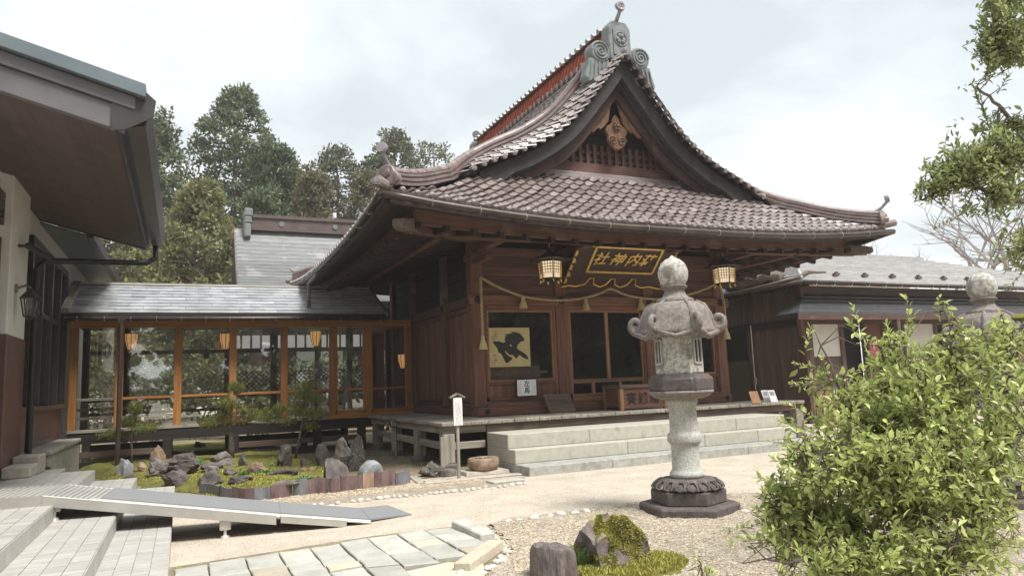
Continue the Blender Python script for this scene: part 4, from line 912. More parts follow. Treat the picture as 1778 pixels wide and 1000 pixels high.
# ================================================================== things at the shrine front
# ---- carved name plaque, leaning forward under the eaves
pq = thing('name_plaque', 'large dark wooden plaque with gold framed calligraphy hung under the shrine eaves', 'sign', (9.24, 13.8, 3.7))
B0 = Vector((9.24, 14.28, 3.74)); T0 = Vector((9.24, 13.36, 4.6)); UPQ = (T0-B0); HQ = UPQ.length; UPQ.normalize(); NQ = Vector((1, 0, 0)).cross(UPQ).normalized()  # points out and down
if NQ.y > 0: NQ = -NQ
def Q(a, b, c=0.0): return B0+Vector((a, 0, 0))+UPQ*(b*HQ)+NQ*c
out = [(-1.37, -.02), (-1.2, .02), (-1.02, .0), (-.8, .06), (-.72, .2), (-.62, .2), (-.56, .06), (-.36, 0), (-.22, .06), (-.14, .2), (-.04, .2), (.02, .06), (.2, 0), (.36, .06), (.44, .2), (.54, .2), (.6, .06), (.8, 0), (1.0, .03), (1.2, .0), (1.37, -.02), (1.36, .5), (1.38, 1.0), (1.1, .97), (.8, 1.0), (.5, .96), (.2, 1.0), (-.2, .96), (-.5, 1.0), (-.8, .96), (-1.1, 1.0), (-1.33, 1.0), (-1.34, .5)]
m = MB(); m.prism([Q(a, b) for a, b in out], -NQ*.05); bd = m.build('board', 'plaque_brown', pq)
k = MB(); k.tube([Q(a, b, .012) for a, b in out[:21]], .016, 6); k.build('gold_edge', 'gold', bd)
for sd in (-1, 1):
    for t in range(6): k = MB(); b0 = .06+t*.155; k.prism([Q(sd*1.36, b0, .02), Q(sd*(1.36-.07-.03*(t % 2)), b0+.02, .02), Q(sd*(1.36-.05), b0+.11, .02), Q(sd*1.36, b0+.135, .02)], -NQ*.06); k.build('side_carving', 'gold', bd)
for t in range(7): k = MB(); a0 = -1.15+t*.36; k.prism([Q(a0, .93, .02), Q(a0+.2, .9, .02), Q(a0+.3, .98, .02), Q(a0+.1, 1.02, .02)], -NQ*.04); k.build('top_carving', 'gold', bd)
fx0, fx1, fb0, fb1 = -.9, .9, .36, .92
for (a, b, c, d) in ((fx0, fb0, fx1, fb0), (fx0, fb1, fx1, fb1), (fx0, fb0, fx0, fb1), (fx1, fb0, fx1, fb1)):
    k = MB(); p0, p1 = Q(a, b, .02), Q(c, d, .02); dd = (p1-p0).normalized()*.028; k.beam(p0-dd, p1+dd, .055, .04, up=NQ); k.build('gold_frame', 'gold', bd)
for i, ch in enumerate('社神内荘'):
    me = text_mesh('character', ch, .37, .012, .3, bold=.006); me.materials.append(M('gold'))
    c = Q((-.68, -.24, .19, .57)[i], .64, .018); put('character', me, 'gold', bd, frame(c, (1, 0, 0), UPQ, NQ) @ Matrix.Rotation([.06, -.09, .08, -.05][i], 4, 'Z'))
for sx in (-.55, .55): k = MB(); k.tube([Q(sx, .99, -.02), (9.24+sx, 13.36, 4.9)], .012, 6); k.build('hanger', 'fascia_dark', pq)

# ---- hanging hexagonal lanterns
def hanging_lantern(x, y, label):
    t = thing('hanging_lantern', label, 'lantern', (x, y, 3.68), 'hanging lanterns under the shrine eaves')
    z = 3.68; m = MB(); m.lathe([(.46, .43), (.44, .455), (.3, .5), (.13, .58), (.05, .64), (.03, .68)], 6, (x, y, z), ph=.3); m.build('roof', 'fascia_dark', t)
    m = MB(); m.lathe([(.2, .0), (.23, .02), (.23, .05)], 6, (x, y, z), ph=.3); m.build('bottom_frame', 'wood_black_x', t); m = MB(); m.lathe([(.265, .4), (.265, .43)], 6, (x, y, z), ph=.3); m.build('top_frame', 'wood_black_x', t)
    m = MB(); m.lathe([(.2, .06), (.225, .42)], 6, (x, y, z), ph=.3); m.build('paper', 'lamp_glow', t)
    for i in range(6):
        a = .3+2*PI*i/6; b = .3+2*PI*(i+1)/6; k = MB(); P = lambda r, q, zz: Vector((x+r*math.cos(q), y+r*math.sin(q), z+zz))
        k.tube([P(.225, a, .05), P(.25, a, .42)], .016, 5); k.build('corner_bar', 'gold', t)
        k = MB()
        for s in (.25, .5, .75): k.tube([P(.218, a, .16).lerp(P(.218, b, .16), s), P(.238, a, .41).lerp(P(.238, b, .41), s)], .006, 4)
        for zz in (.16, .22, .28, .34, .4): r = .215+.025*(zz/.42); k.tube([P(r, a, zz), P(r, b, zz)], .006, 4)
        g = k.build('lattice', 'wood_black_x', t); g['kind'] = 'stuff'
        k = MB()
        for s in (.14, .32, .5, .68, .86): k.beam(P(.222, a, .07).lerp(P(.222, b, .07), s), P(.226, a, .14).lerp(P(.226, b, .14), s), .012, .006)
        g = k.build('skirt_slats', 'white_paint', t); g['kind'] = 'stuff'
        k = MB(); k.beam(P(.222, a, .155), P(.222, b, .155), .02, .02); k.build('skirt_rail', 'white_paint', t)
        k = MB(); k.tube([P(.21, a, .01), P(.24, a, -.05)], [.025, .012], 6); k.build('foot', 'gold', t)
    k = MB()
    for i in range(5): zz = z+.69+i*.05; k.tube([(x+.018*math.cos(q)*(1 if i % 2 else .3), y+.018*math.cos(q)*(.3 if i % 2 else 1), zz+.03*math.sin(q)) for q in np.linspace(0, 2*PI, 9)], .006, 4)
    k.tube([(x, y, z+.92), (x, y, z+1.05)], .008, 5); g = k.build('chain', 'hook_metal', t); g['kind'] = 'stuff'
hanging_lantern(7.02, 13.2, 'black and gold hanging lantern left of the name plaque')
hanging_lantern(11.7, 13.2, 'black and gold hanging lantern right of the name plaque')

# ---- sacred rope with tassels
YRO = 14.36
rp = thing('shimenawa_rope', 'twisted straw rope draped across the shrine front with hanging tassels', 'rope', (9.2, YRO, 3.4))
ctl = [(5.9, 3.9), (6.3, 3.7), (6.77, 3.53), (7.05, 3.47), (7.55, 3.42), (8.0, 3.42), (8.5, 3.48), (8.9, 3.58), (9.24, 3.7), (9.6, 3.58), (10.08, 3.5), (10.7, 3.48), (11.3, 3.56), (11.9, 3.7), (12.55, 3.93)]
def twist(path, r, turns=26):
    m = MB(); pts = resample([Vector(p) for p in path], .03)
    for s in (0, 1, 2):
        q = []
        for i, p in enumerate(pts):
            d = (pts[min(i+1, len(pts)-1)]-pts[max(i-1, 0)]).normalized(); a = d.cross(Vector((0, 1, 0))).normalized(); b = d.cross(a); t = i*.03*turns+s*2*PI/3; q.append(p+(a*math.cos(t)+b*math.sin(t))*r*.55)
        m.tube(q, r*.62, 5)
    return m
dense = []
for i in range(len(ctl)-1):
    for q in range(6): xx = ctl[i][0]+(ctl[i+1][0]-ctl[i][0])*q/6; dense.append((xx, YRO, crom([c[0] for c in ctl], [c[1] for c in ctl], xx)))
twist(dense, .03).build('rope', 'rope', rp, smooth=True)
twist([(5.9, YRO, 3.9), (5.9, YRO-.02, 2.6)], .03).build('rope_end', 'rope', rp, smooth=True)
twist([(12.55, YRO, 3.93), (12.62, YRO-.03, 3.4), (12.63, YRO-.03, 2.75)], .03).build('rope_end', 'rope', rp, smooth=True)
def tassel(x, z, h, r):
    m = MB(); n = 14; o = [(r*.3, 0), (r*.42, -.04), (r*.36, -.07), (r*.75, -h*.6), (r, -h)]
    m.lathe(o, n, (x, YRO-.02, z), fn=lambda t, zz: 1+.1*math.sin(t*7)); m.build('tassel', 'straw', rp)
for x, z in ((6.9, 3.5), (8.52, 3.46), (10.06, 3.48), (11.4, 3.55)): tassel(x, z, .28, .1)
tassel(5.9, 2.62, .3, .1); tassel(12.63, 2.77, .3, .1)

# ---- offertory box
ob = thing('offertory_box', 'reddish wooden offertory box with dark lettering standing on the veranda', 'offertory box', (9.33, 13.75, ZV))
x0, x1, y0, y1, z0, z1 = 8.72, 9.98, 13.42, 14.15, ZV+.002, 1.44
m = MB(); m.box(x0+.03, x1-.03, y0+.03, y1-.03, z0+.05, z1-.09); bx_ = m.build('body', 'wood_red_x', ob)
for (a, b, c, d) in ((x0, x0+.09, y0, y0+.09), (x1-.09, x1, y0, y0+.09), (x0, x0+.09, y1-.09, y1), (x1-.09, x1, y1-.09, y1)): m = MB(); m.box(a, b, c, d, z0, z1-.08); m.build('corner_post', 'wood_pale_z', ob, bevel=.006)
for (a, b, c, d) in ((x0-.01, x1+.01, y0-.012, y0+.09), (x0-.01, x1+.01, y1-.09, y1+.012)): m = MB(); m.box(a, b, c, d, z1-.08, z1); m.build('top_rail', 'wood_brown_x', ob, bevel=.006)
for a in (x0-.01, x1-.08): m = MB(); m.box(a, a+.09, y0+.09, y1-.09, z1-.08, z1); m.build('top_rail', 'wood_brown_y', ob, bevel=.006)
m = MB(); m.box(x0+.09, x1-.09, y0+.012, y0+.03, z0+.03, z0+.09); m.build('bottom_rail', 'wood_dark_x', ob)
m = MB(); m.box(x0+.012, x0+.03, y0+.09, y1-.09, z0+.1, z0+.13); m.build('side_rail', 'wood_pale_y', ob)
for k in range(7): yy = y0+.12+k*.085; m = MB(); m.box(x0+.08, x1-.08, yy, yy+.035, z1-.06, z1-.015); m.build('grate_bar', 'wood_brown_x', ob)
for i, ch in enumerate('賽銭箱'):
    me = text_mesh('letter', ch, .27, .006, bold=.004); me.materials.append(M('wood_black_x')); put('letter', me, 'ink', bx_, frame(Vector((9.03+i*.3, y0+.028, ZV+.23)), (1, 0, 0), (0, 0, 1), (0, -1, 0)))

# ---- notices
def brush_cols(m, org, ax, up, nrm, cols, h, w, seed, cell=.03):      # columns of unreadable fine strokes
    r = random.Random(seed)
    for c in cols:
        y = 0
        while y < h:
            for q in range(3):
                a = org+ax*(c+r.uniform(-.4, .4)*cell)-up*(y+r.uniform(0, cell)); b = a+ax*r.uniform(-.5, .5)*cell-up*r.uniform(0, .5)*cell; m.beam(a, b+ax*.002, w, .002, up=nrm)
            y += cell*1.25
nb_ = thing('notice_board', 'dark grey lettered wooden board leaning on the front sill beside the offertory box', 'notice board', (7.6, 14.2, ZV))
a = at(955, 714, z=ZV); b = at(1000, 711, z=ZV); c = at(948, 682, y=14.33); d = at(994, 677, y=14.33)
a = Vector((7.36, 14.16, ZV+.004)); b = Vector((8.03, 14.16, ZV+.004)); up = Vector((-.06, .2, .43)).normalized(); hh = .46
m = MB(); nn = Vector((1, 0, 0)).cross(up); nn = -nn if nn.y > 0 else nn; m.hexa([a, b, b-nn*.035, a-nn*.035], [a+up*hh, b+up*hh, b+up*hh-nn*.035, a+up*hh-nn*.035]); bo = m.build('board', 'wood_brown_x', nb_, bevel=.006)
m = MB(); brush_cols(m, a.lerp(b, 0)+up*(hh-.05)+nn*.002, Vector((1, 0, 0)), up, nn, [.1+.06*i for i in range(9)], .3, .006, 2, .028); g = m.build('lettering', 'ink', bo); g['kind'] = 'stuff'
wp = thing('paper_notice', 'white framed paper notice with two large brush characters below the left window', 'notice', (6.94, 14.45, 1.3))
m = MB(); m.box(6.7, 7.18, 14.415, 14.44, 1.285, 1.645); bo = m.build('sheet', 'paper_white', wp)
for (q0, q1, r0, r1) in ((6.69, 7.19, 1.275, 1.29), (6.69, 7.19, 1.64, 1.655), (6.69, 6.705, 1.29, 1.64), (7.175, 7.19, 1.29, 1.64)): m = MB(); m.box(q0, q1, 14.408, 14.445, r0, r1); m.build('frame', 'wood_black_x', wp)
for i, ch in enumerate('左馬'): me = text_mesh('character', ch, .15, .001, .1, bold=.002); put('character', me, 'ink', bo, frame(Vector((6.94, 14.413, 1.545-.15*i)), (1, 0, 0), (0, 0, 1), (0, -1, 0)))
m = MB(); brush_cols(m, Vector((6.7, 14.414, 1.62)), Vector((1, 0, 0)), Vector((0, 0, 1)), Vector((0, -1, 0)), [.05, .09, .37, .41, .44], .28, .0035, 4, .016); g = m.build('small_print', 'ink', bo); g['kind'] = 'stuff'
# ---- brush painting of a black horse on gold paper, behind the left window
pt = thing('horse_painting', 'gold paper brush painting of a black leaping horse behind the left window', 'painting', (6.7, 14.68, 1.95))
PXo, PZo, PWd, PHt, PYY = 6.15, 2.81, 1.0, .87, 14.6
m = MB(); m.add([(PXo, PYY, PZo-PHt), (PXo+PWd, PYY, PZo-PHt), (PXo+PWd, PYY, PZo), (PXo, PYY, PZo), (PXo, PYY+.02, PZo-PHt), (PXo+PWd, PYY+.02, PZo-PHt), (PXo+PWd, PYY+.02, PZo), (PXo, PYY+.02, PZo)], [(0, 1, 2, 3), (4, 7, 6, 5), (0, 4, 5, 1), (1, 5, 6, 2), (2, 6, 7, 3), (3, 7, 4, 0)]); bo = m.build('paper', 'gold_paper', pt)
hz = [(100, 320), (165, 318), (225, 335), (245, 315), (225, 300), (245, 285), (235, 262), (268, 262), (225, 242), (290, 240), (280, 232), (325, 238), (300, 215), (350, 220), (400, 235), (440, 280), (450, 300), (440, 325), (425, 318), (400, 335), (375, 355), (362, 385), (380, 410), (430, 440), (465, 465), (487, 495), (485, 515), (450, 505), (420, 490), (395, 465), (375, 475), (360, 505), (335, 485), (310, 460), (290, 465), (270, 455), (250, 430), (232, 412), (240, 440), (270, 475), (312, 490), (300, 515), (250, 550), (235, 540), (215, 500), (195, 455), (160, 430), (150, 390), (120, 350)]
def hp(x, y, o=.004): return Vector((PXo+(x-65)/445*PWd, PYY-o, PZo-(y-175)/412*PHt))
m = MB(); m.prism([hp(x, y) for x, y in hz], (0, .003, 0)); m.build('horse', 'ink', bo)
m = MB(); m.prism([hp(x, y, .006) for x, y in ((285, 360), (300, 352), (312, 365), (298, 376))], (0, .001, 0)); m.build('eye_spot', 'gold_paper', bo)
for seed, (ox, oy) in ((1, (135, 205)), (2, (105, 250)), (3, (115, 455))): m = MB(); brush_cols(m, hp(ox, oy), Vector((1, 0, 0)), Vector((0, 0, 1)), Vector((0, -1, 0)), [0, .03], .16, .008, seed, .05); g = m.build('brush_writing', 'ink', bo); g['kind'] = 'stuff'
m = MB(); m.box(6.2, 7.45, 14.75, 14.8, 1.5, 1.95); tag(m.build('painting_stand', 'wood_brown_x'), 'low dark stand under the gold horse painting behind the window', 'stand')

# ---- small notices at the right end of the veranda
def leaning(name, label, u0, u1, v0, v1, mat, back):
    p0 = at(u0, v0, z=ZV+.003); y = p0.y; p1 = at(u1, v0, y=y); p1.z = p0.z; top = at(u0, v1, y=y+back); t = thing(name, label, 'notice', p0); up = Vector((0, back, top.z-p0.z)); n = Vector((0, -up.z, up.y)).normalized()
    m = MB(); m.hexa([p0, p1, p1-n*.02, p0-n*.02], [p0+up, p1+up, p1+up-n*.02, p0+up-n*.02]); return t, m.build('panel', mat, t), p0, p1, up, n
leaning('wooden_tablet', 'small bare wooden tablet leaning at the right end of the veranda', 1307, 1322, 700, 679, 'wood_pale_z', .1)
for (u0, u1, lab) in ((1328, 1339, 'white printed card at the right end of the veranda, next to the wooden tablet'), (1339.5, 1351, 'white printed card at the right end of the veranda, nearest the bush')):
    t, p_, a, b, up, n = leaning('printed_card', lab, u0, u1, 697.5, 677, 'white_paint', .1); m = MB(); c = a.lerp(b, .15)+up*.5+n*.002; d = a.lerp(b, .85)+up*.5+n*.002
    m.hexa([c, d, d-n*.001, c-n*.001], [c+up*.38, d+up*.38, d+up*.38-n*.001, c+up*.38-n*.001]); m.build('print', 'rock_blue', p_)

# ---- signpost, plant label, basin
sp = thing('signpost', 'slim white signboard with tiny roof on a post at the veranda corner', 'sign', at(797, 833, z=0))
bp = sp.location.copy(); d = depth(bp); pw = 16*d/FPX; 
zt = at(795, 690, y=bp.y).z; zb = at(797, 738, y=bp.y).z; xo = bp.x
m = MB(); m.box(xo-.025, xo+.025, bp.y-.02, bp.y+.02, -.05, zb+.05); m.build('post', 'wood_grey_z', sp)
m = MB(); m.box(xo-pw/2, xo+pw/2, bp.y-.05, bp.y-.022, zb, zt); bo = m.build('board', 'white_paint', sp)
m = MB(); m.prism([(xo-.13, bp.y-.07, zt-.01), (xo, bp.y-.07, zt+.055), (xo+.13, bp.y-.07, zt-.01), (xo+.13, bp.y-.07, zt+.012), (xo, bp.y-.07, zt+.08), (xo-.13, bp.y-.07, zt+.012)], (0, .1, 0)); m.build('roof', 'wood_grey_x', sp)
m = MB(); brush_cols(m, Vector((xo, bp.y-.052, zt-.06)), Vector((1, 0, 0)), Vector((0, 0, 1)), Vector((0, -1, 0)), [-.035, 0, .035], .38, .004, 9, .02); g = m.build('writing', 'fascia_grey', bo); g['kind'] = 'stuff'
pl = thing('plant_label', 'small black label plate on a thin stake before the side veranda', 'sign', at(688, 792, z=0))
bp = pl.location.copy(); m = MB(); zt = at(686, 736, y=bp.y).z
m.tube([(bp.x, bp.y, -.05), (bp.x, bp.y, zt)], .018, 6); m.build('stake', 'wood_grey_z', pl)
a = at(676, 737, y=bp.y-.03); b = at(699, 736, y=bp.y-.03); w = (b-a).length/2; cx = bp.x; m = MB(); m.hexa([(cx-w, bp.y-.09, zt-.06), (cx+w, bp.y-.09, zt-.06), (cx+w, bp.y-.075, zt-.07), (cx-w, bp.y-.075, zt-.07)], [(cx-w, bp.y+.02, zt+.1), (cx+w, bp.y+.02, zt+.1), (cx+w, bp.y+.035, zt+.09), (cx-w, bp.y+.035, zt+.09)]); bo = m.build('plate', 'ink', pl)
m = MB(); r9 = random.Random(3); ax = Vector((1, 0, 0)); uq = Vector((0, .11, .16)).normalized(); nq = Vector((0, -.16, .11)).normalized()
for k in range(5):
    x = -w*.8
    while x < w*.8: L_ = r9.uniform(.015, .05); p = Vector((cx+x, bp.y-.09, zt-.06))+uq*(.035+k*.033)+nq*.004; m.beam(p, p+ax*min(L_, w*.85-x), .014, .002, up=nq); x += L_+.012
g = m.build('print', 'white_paint', bo); g['kind'] = 'stuff'
ba = thing('stone_basin', 'round reddish stone basin filled with pebbles on a flat slab by the steps', 'basin', at(841, 822, z=0))
bp = ba.location.copy(); m = MB(); m.hexa([bp+Vector((-.42, -.2, 0)), bp+Vector((.4, -.25, 0)), bp+Vector((.38, .3, 0)), bp+Vector((-.4, .3, 0))], [bp+Vector((-.4, -.18, .07)), bp+Vector((.38, -.23, .07)), bp+Vector((.36, .28, .07)), bp+Vector((-.38, .28, .07))]); m.build('slab', 'stone_light', ba, bevel=.01)
m = MB(); m.lathe([(.2, .07), (.25, .09), (.285, .18), (.275, .27), (.25, .285), (.22, .27), (.2, .22), (.05, .2)], 20, (bp.x, bp.y, 0), fn=lambda t, z: 1+.05*math.sin(t*2+1)+.04*math.sin(t*5)); m.build('bowl', 'rock_brown', ba, auto=1.0)
m = MB(); r9 = random.Random(4)
for k in range(90):
    a, rr = r9.uniform(0, 6.28), .2*math.sqrt(r9.random()); c = Vector((bp.x+rr*math.cos(a), bp.y+rr*math.sin(a), .245+r9.uniform(0, .02))); s = r9.uniform(.012, .024); V, F = ICO2; m.add([(c.x+v.x*s, c.y+v.y*s*.8, c.z+v.z*s*.7) for v in ICO2[0][:12]], []) if False else m.lathe([(s*.5, -s*.6), (s, 0), (s*.5, s*.6)], 6, c)
g = m.build('pebbles', 'rock_speckled', ba); g['kind'] = 'stuff'

# ================================================================== stone lanterns
def stone_lantern(x, y, label, rot, moss=False, sc=1.0):
    t = thing('stone_lantern', label, 'stone lantern', (0, 0, 0), 'stone lanterns before the shrine')
    H = 6
    def hexl(name, prof, mat, n=6, ph=0.0, bev=.012, fn=None, auto=None): m = MB(); m.lathe(prof, n, (0, 0, 0), ph, fn); return m.build(name, mat, t, bevel=bev, auto=auto)
    hexl('lower_plinth', [(.6, -.05), (.6, .15), (.56, .175)], 'granite_dark'); hexl('upper_plinth', [(.45, .175), (.45, .4), (.42, .415)], 'granite_dark')
    m = MB(); m.lathe([(.3, .414), (.4, .43), (.39, .48), (.3, .56), (.2, .57)], 36, fn=lambda a, z: 1+.05*abs(math.sin(a*9)) if .42 < z < .56 else 1); lt = m.build('lotus_base', 'granite_dark', t, auto=.9)
    k0 = MB()
    for i in range(18):
        a = 2*PI*i/18; c = Vector((math.cos(a), math.sin(a), 0)); s = Vector((-c.y, c.x, 0)); P = [c*.405+Vector((0, 0, .425)), c*.425+s*.05+Vector((0, 0, .45)), c*.4+s*.055+Vector((0, 0, .49)), c*.345+s*.03+Vector((0, 0, .54)), c*.345-s*.03+Vector((0, 0, .54)), c*.4-s*.055+Vector((0, 0, .49)), c*.425-s*.05+Vector((0, 0, .45))]
        k = MB(); k.tube(P+[P[0]], .014, 5, False); k.build('petal', 'granite_dark', lt)
    m = MB(); m.lathe([(.215, .57), (.235, .59), (.235, .62), (.215, .64), (.195, .67), (.19, .93), (.2, .955), (.222, .965), (.235, .985), (.235, 1.05), (.222, 1.07), (.2, 1.085), (.195, 1.1), (.19, 1.36), (.195, 1.4), (.215, 1.42), (.22, 1.45), (.21, 1.47)], 24); m.build('shaft', 'granite_light', t, auto=.8)
    m = MB(); m.lathe([(.24, 1.47), (.34, 1.5), (.41, 1.56), (.4, 1.585)], 36, fn=lambda a, z: 1+.045*abs(math.sin(a*9))); lb = m.build('lotus_bowl', 'granite_mid', t, auto=.9)
    hexl('platform', [(.44, 1.585), (.44, 1.73), (.4, 1.745), (.4, 1.77), (.36, 1.78)], 'granite_dark')
    fb = MB(); fb.lathe([(.315, 1.78), (.3, 1.8), (.3, 2.23), (.31, 2.26)], 6, ph=PI/6*0); f_ = fb.build('fire_box', 'granite_lichen', t, bevel=.03)
    for i in range(6):
        a = PI/6+2*PI*i/6; c = Vector((math.cos(a), math.sin(a), 0)); s = Vector((-c.y, c.x, 0)); ap = .3*math.cos(PI/6); z0, z1 = 1.9, 2.16
        if i in (5, 3):              # window with a frame
            k = MB(); w = .075
            for (p, q) in (((-w, z0), (w, z0)), ((-w, z1), (w, z1)), ((-w, z0), (-w, z1)), ((w, z0), (w, z1)), ((0, z0), (0, z1))): k.beam(c*(ap+.004)+s*p[0]+Vector((0, 0, p[1])), c*(ap+.004)+s*q[0]+Vector((0, 0, q[1])), .022, .03, up=c)
            k.build('window_frame', 'granite_light', f_); k = MB(); k.hexa([c*(ap-.01)-s*w+Vector((0, 0, z0)), c*(ap-.01)+s*w+Vector((0, 0, z0)), c*(ap+.003)+s*w+Vector((0, 0, z0)), c*(ap+.003)-s*w+Vector((0, 0, z0))], [c*(ap-.01)-s*w+Vector((0, 0, z1)), c*(ap-.01)+s*w+Vector((0, 0, z1)), c*(ap+.003)+s*w+Vector((0, 0, z1)), c*(ap+.003)-s*w+Vector((0, 0, z1))]); k.build('window', 'dark_void', f_)
        elif i in (2, 0):            # carved roundel
            k = MB(); cc = c*(ap+.002)+Vector((0, 0, 2.1)); k.tube([cc+(s*math.cos(q)+Vector((0, 0, 1))*math.sin(q))*.055 for q in np.linspace(0, 2*PI, 13)], .014, 5, False); k.tube([cc, cc+c*.03], [.035, .01], 8); k.tube([cc-Vector((0, 0, .09)), cc+s*.03-Vector((0, 0, .15)), cc-s*.02-Vector((0, 0, .2))], .012, 5); g = k.build('relief_carving', 'granite_lichen', f_); g['kind'] = 'stuff'
    # roof with scrolled corners
    def hexr(a): q = (a+PI/6) % (PI/3)-PI/6; return math.cos(PI/6)/math.cos(q) if False else 1
    m = MB(); n = 48
    def rf_(a, z):
        q = abs(((a+PI/6) % (PI/3))-PI/6)/(PI/6)      # 0 at corner, 1 at mid-side
        return 1-.15*q*max(0, min(1, (2.62-z)/.3))
    m.lathe([(.2, 2.245), (.34, 2.2), (.44, 2.185), (.5, 2.23), (.505, 2.27), (.47, 2.32), (.445, 2.4), (.415, 2.48), (.365, 2.55), (.28, 2.605), (.2, 2.62)], n, fn=rf_); kr = m.build('roof', 'granite_mid', t, auto=.9)
    for i in range(6):
        a = 2*PI*i/6; c = Vector((math.cos(a), math.sin(a), 0)); s = Vector((-c.y, c.x, 0)); Z = Vector((0, 0, 1)); k = MB()
        k.tube([c*.28+Z*2.62, c*.38+Z*2.56, c*.44+Z*2.45, c*.475+Z*2.35, c*.5+Z*2.28, c*.56+Z*2.265], [.02, .035, .045, .05, .055, .055], 10)
        cc = c*.555+Z*2.355; spn = [cc+(c*math.cos(q)+Z*math.sin(q))*(.095*(1-.75*i2/22)) for i2, q in ((i2, -2.4+i2*.4) for i2 in range(23))]
        k.tube(spn, [.06]+[.052*(1-.6*i2/22) for i2 in range(22)], 8); k.build('corner_scroll', 'granite_mid', kr, smooth=True)
        b = a+PI/6; cb = Vector((math.cos(b), math.sin(b), 0)); k = MB(); k.tube([c*.52+Z*2.245+s*.05, cb*.44+Z*2.19+Vector((0, 0, -.0)), Vector((math.cos(a+PI/3), math.sin(a+PI/3), 0))*.52+Z*2.245], .03, 6); k.build('eave_roll', 'granite_mid', kr, smooth=True)
    m = MB(); m.lathe([(.235, 2.62), (.225, 2.66), (.18, 2.685), (.15, 2.72), (.125, 2.79), (.125, 2.82), (.15, 2.85), (.165, 2.865), (.165, 2.89), (.145, 2.905)], 24); m.build('neck', 'granite_mid', t, auto=.8)
    m = MB(); m.lathe([(.13, 2.9), (.165, 2.94), (.185, 3.0), (.187, 3.05), (.175, 3.1), (.145, 3.15), (.09, 3.19), (.035, 3.21), (.012, 3.235)], 24); m.build('jewel', 'granite_lichen', t, auto=.8)
    if moss:
        m = MB(); V, F = ICO3; m.add([(v.x*.3+.28, v.y*.3-.1, 2.5+max(-.02, v.z)*.09+.03*mnoise.noise(v*4)) for v in V], F); m.build('moss_cushion', 'moss', t, smooth=True)
    zo = [-.05, .175, .415, .57, 1.47, 1.585, 1.78, 2.245, 2.62, 2.9, 3.235]; zn = [-.05, .125, .285, .41, 1.345, 1.45, 1.645, 2.16, 2.545, 2.745, 3.13]
    rsc = {'shaft': .87, 'lotus_bowl': .93, 'platform': .9, 'roof': .97, 'corner_scroll': .9, 'eave_roll': .97}
    for q in list(t.children_recursive):
        nm = q.name.split('.')[0]; rs_ = rsc.get(nm, 1.0); nvt = len(q.data.vertices); cs_ = np.empty(nvt*3, dtype=np.float32); q.data.vertices.foreach_get('co', cs_); cs_ = cs_.reshape(-1, 3); cs_[:, 2] = np.interp(cs_[:, 2], zo, zn); cs_[:, :2] *= rs_; q.data.vertices.foreach_set('co', cs_.ravel()); q.data.update()
    t.rotation_euler = (0, 0, rot); t.location = (x, y, 0); t.scale = (sc, sc, sc); return t
stone_lantern(5.47, 7.08, 'tall weathered hexagonal stone lantern standing in front of the shrine steps', math.radians(-40), sc=.98)
stone_lantern(8.6, 5.32, 'stone lantern mostly hidden behind the leafy bush at right', math.radians(-30), True, 0.86)
# ================================================================== glazed corridor
YC0, YC1 = 19.19, 21.6
XA, XB = -2.36, XL-.02
co = thing('glazed_corridor', 'glazed wooden corridor on posts linking the white building to the shrine', 'corridor', (1.7, 20.4, 0))
posts = [-2.28, -1.35, -.1, 1.14, 2.37, 3.6, 4.53, 5.7]
def cpart(name, mat, b, bevel=.006, parent=None): m = MB(); m.box(*b); return m.build(name, mat, parent or co, bevel=bevel)
cpart('floor', 'wood_brown_x', (XA, XB, YC0+.06, YC1-.06, .72, .8)); cpart('floor_beam', 'wood_black_x', (XA, XB, YC0, YC0+.14, .58, .83)); cpart('floor_beam', 'wood_black_x', (XA, XB, YC1-.14, YC1, .58, .83))
cpart('sill', 'wood_grey_x', (XA, 3.5, YC0-.02, YC0+.12, .83, .9)); cpart('sill', 'wood_orange_x', (3.5, XB, YC0-.03, YC0+.12, .83, .93)); cpart('head_rail', 'wood_orange_x', (XA, XB, YC0, YC0+.12, 3.24, 3.42))
cpart('carpet', 'red_cloth', (3.2, 5.7, YC0+.5, YC1-.4, .8, .815), 0)
cpart('ceiling', 'wood_brown_x', (XA, XB-.1, YC0+.12, YC1-.12, 3.36, 3.4), 0)
for i, x in enumerate(posts):
    w = .085 if 0 < i < 5 else .08
    m = MB(); m.box(x-w, x+w, YC0-.008, YC0+.125, .9 if x < 3.5 else .93, 3.24); m.build('post', 'wood_orange_z', co, bevel=.006)
    m = MB(); m.box(x-w, x+w, YC1-.125, YC1, .83, 3.36); m.build('post', 'wood_brown_z', co, bevel=.006)
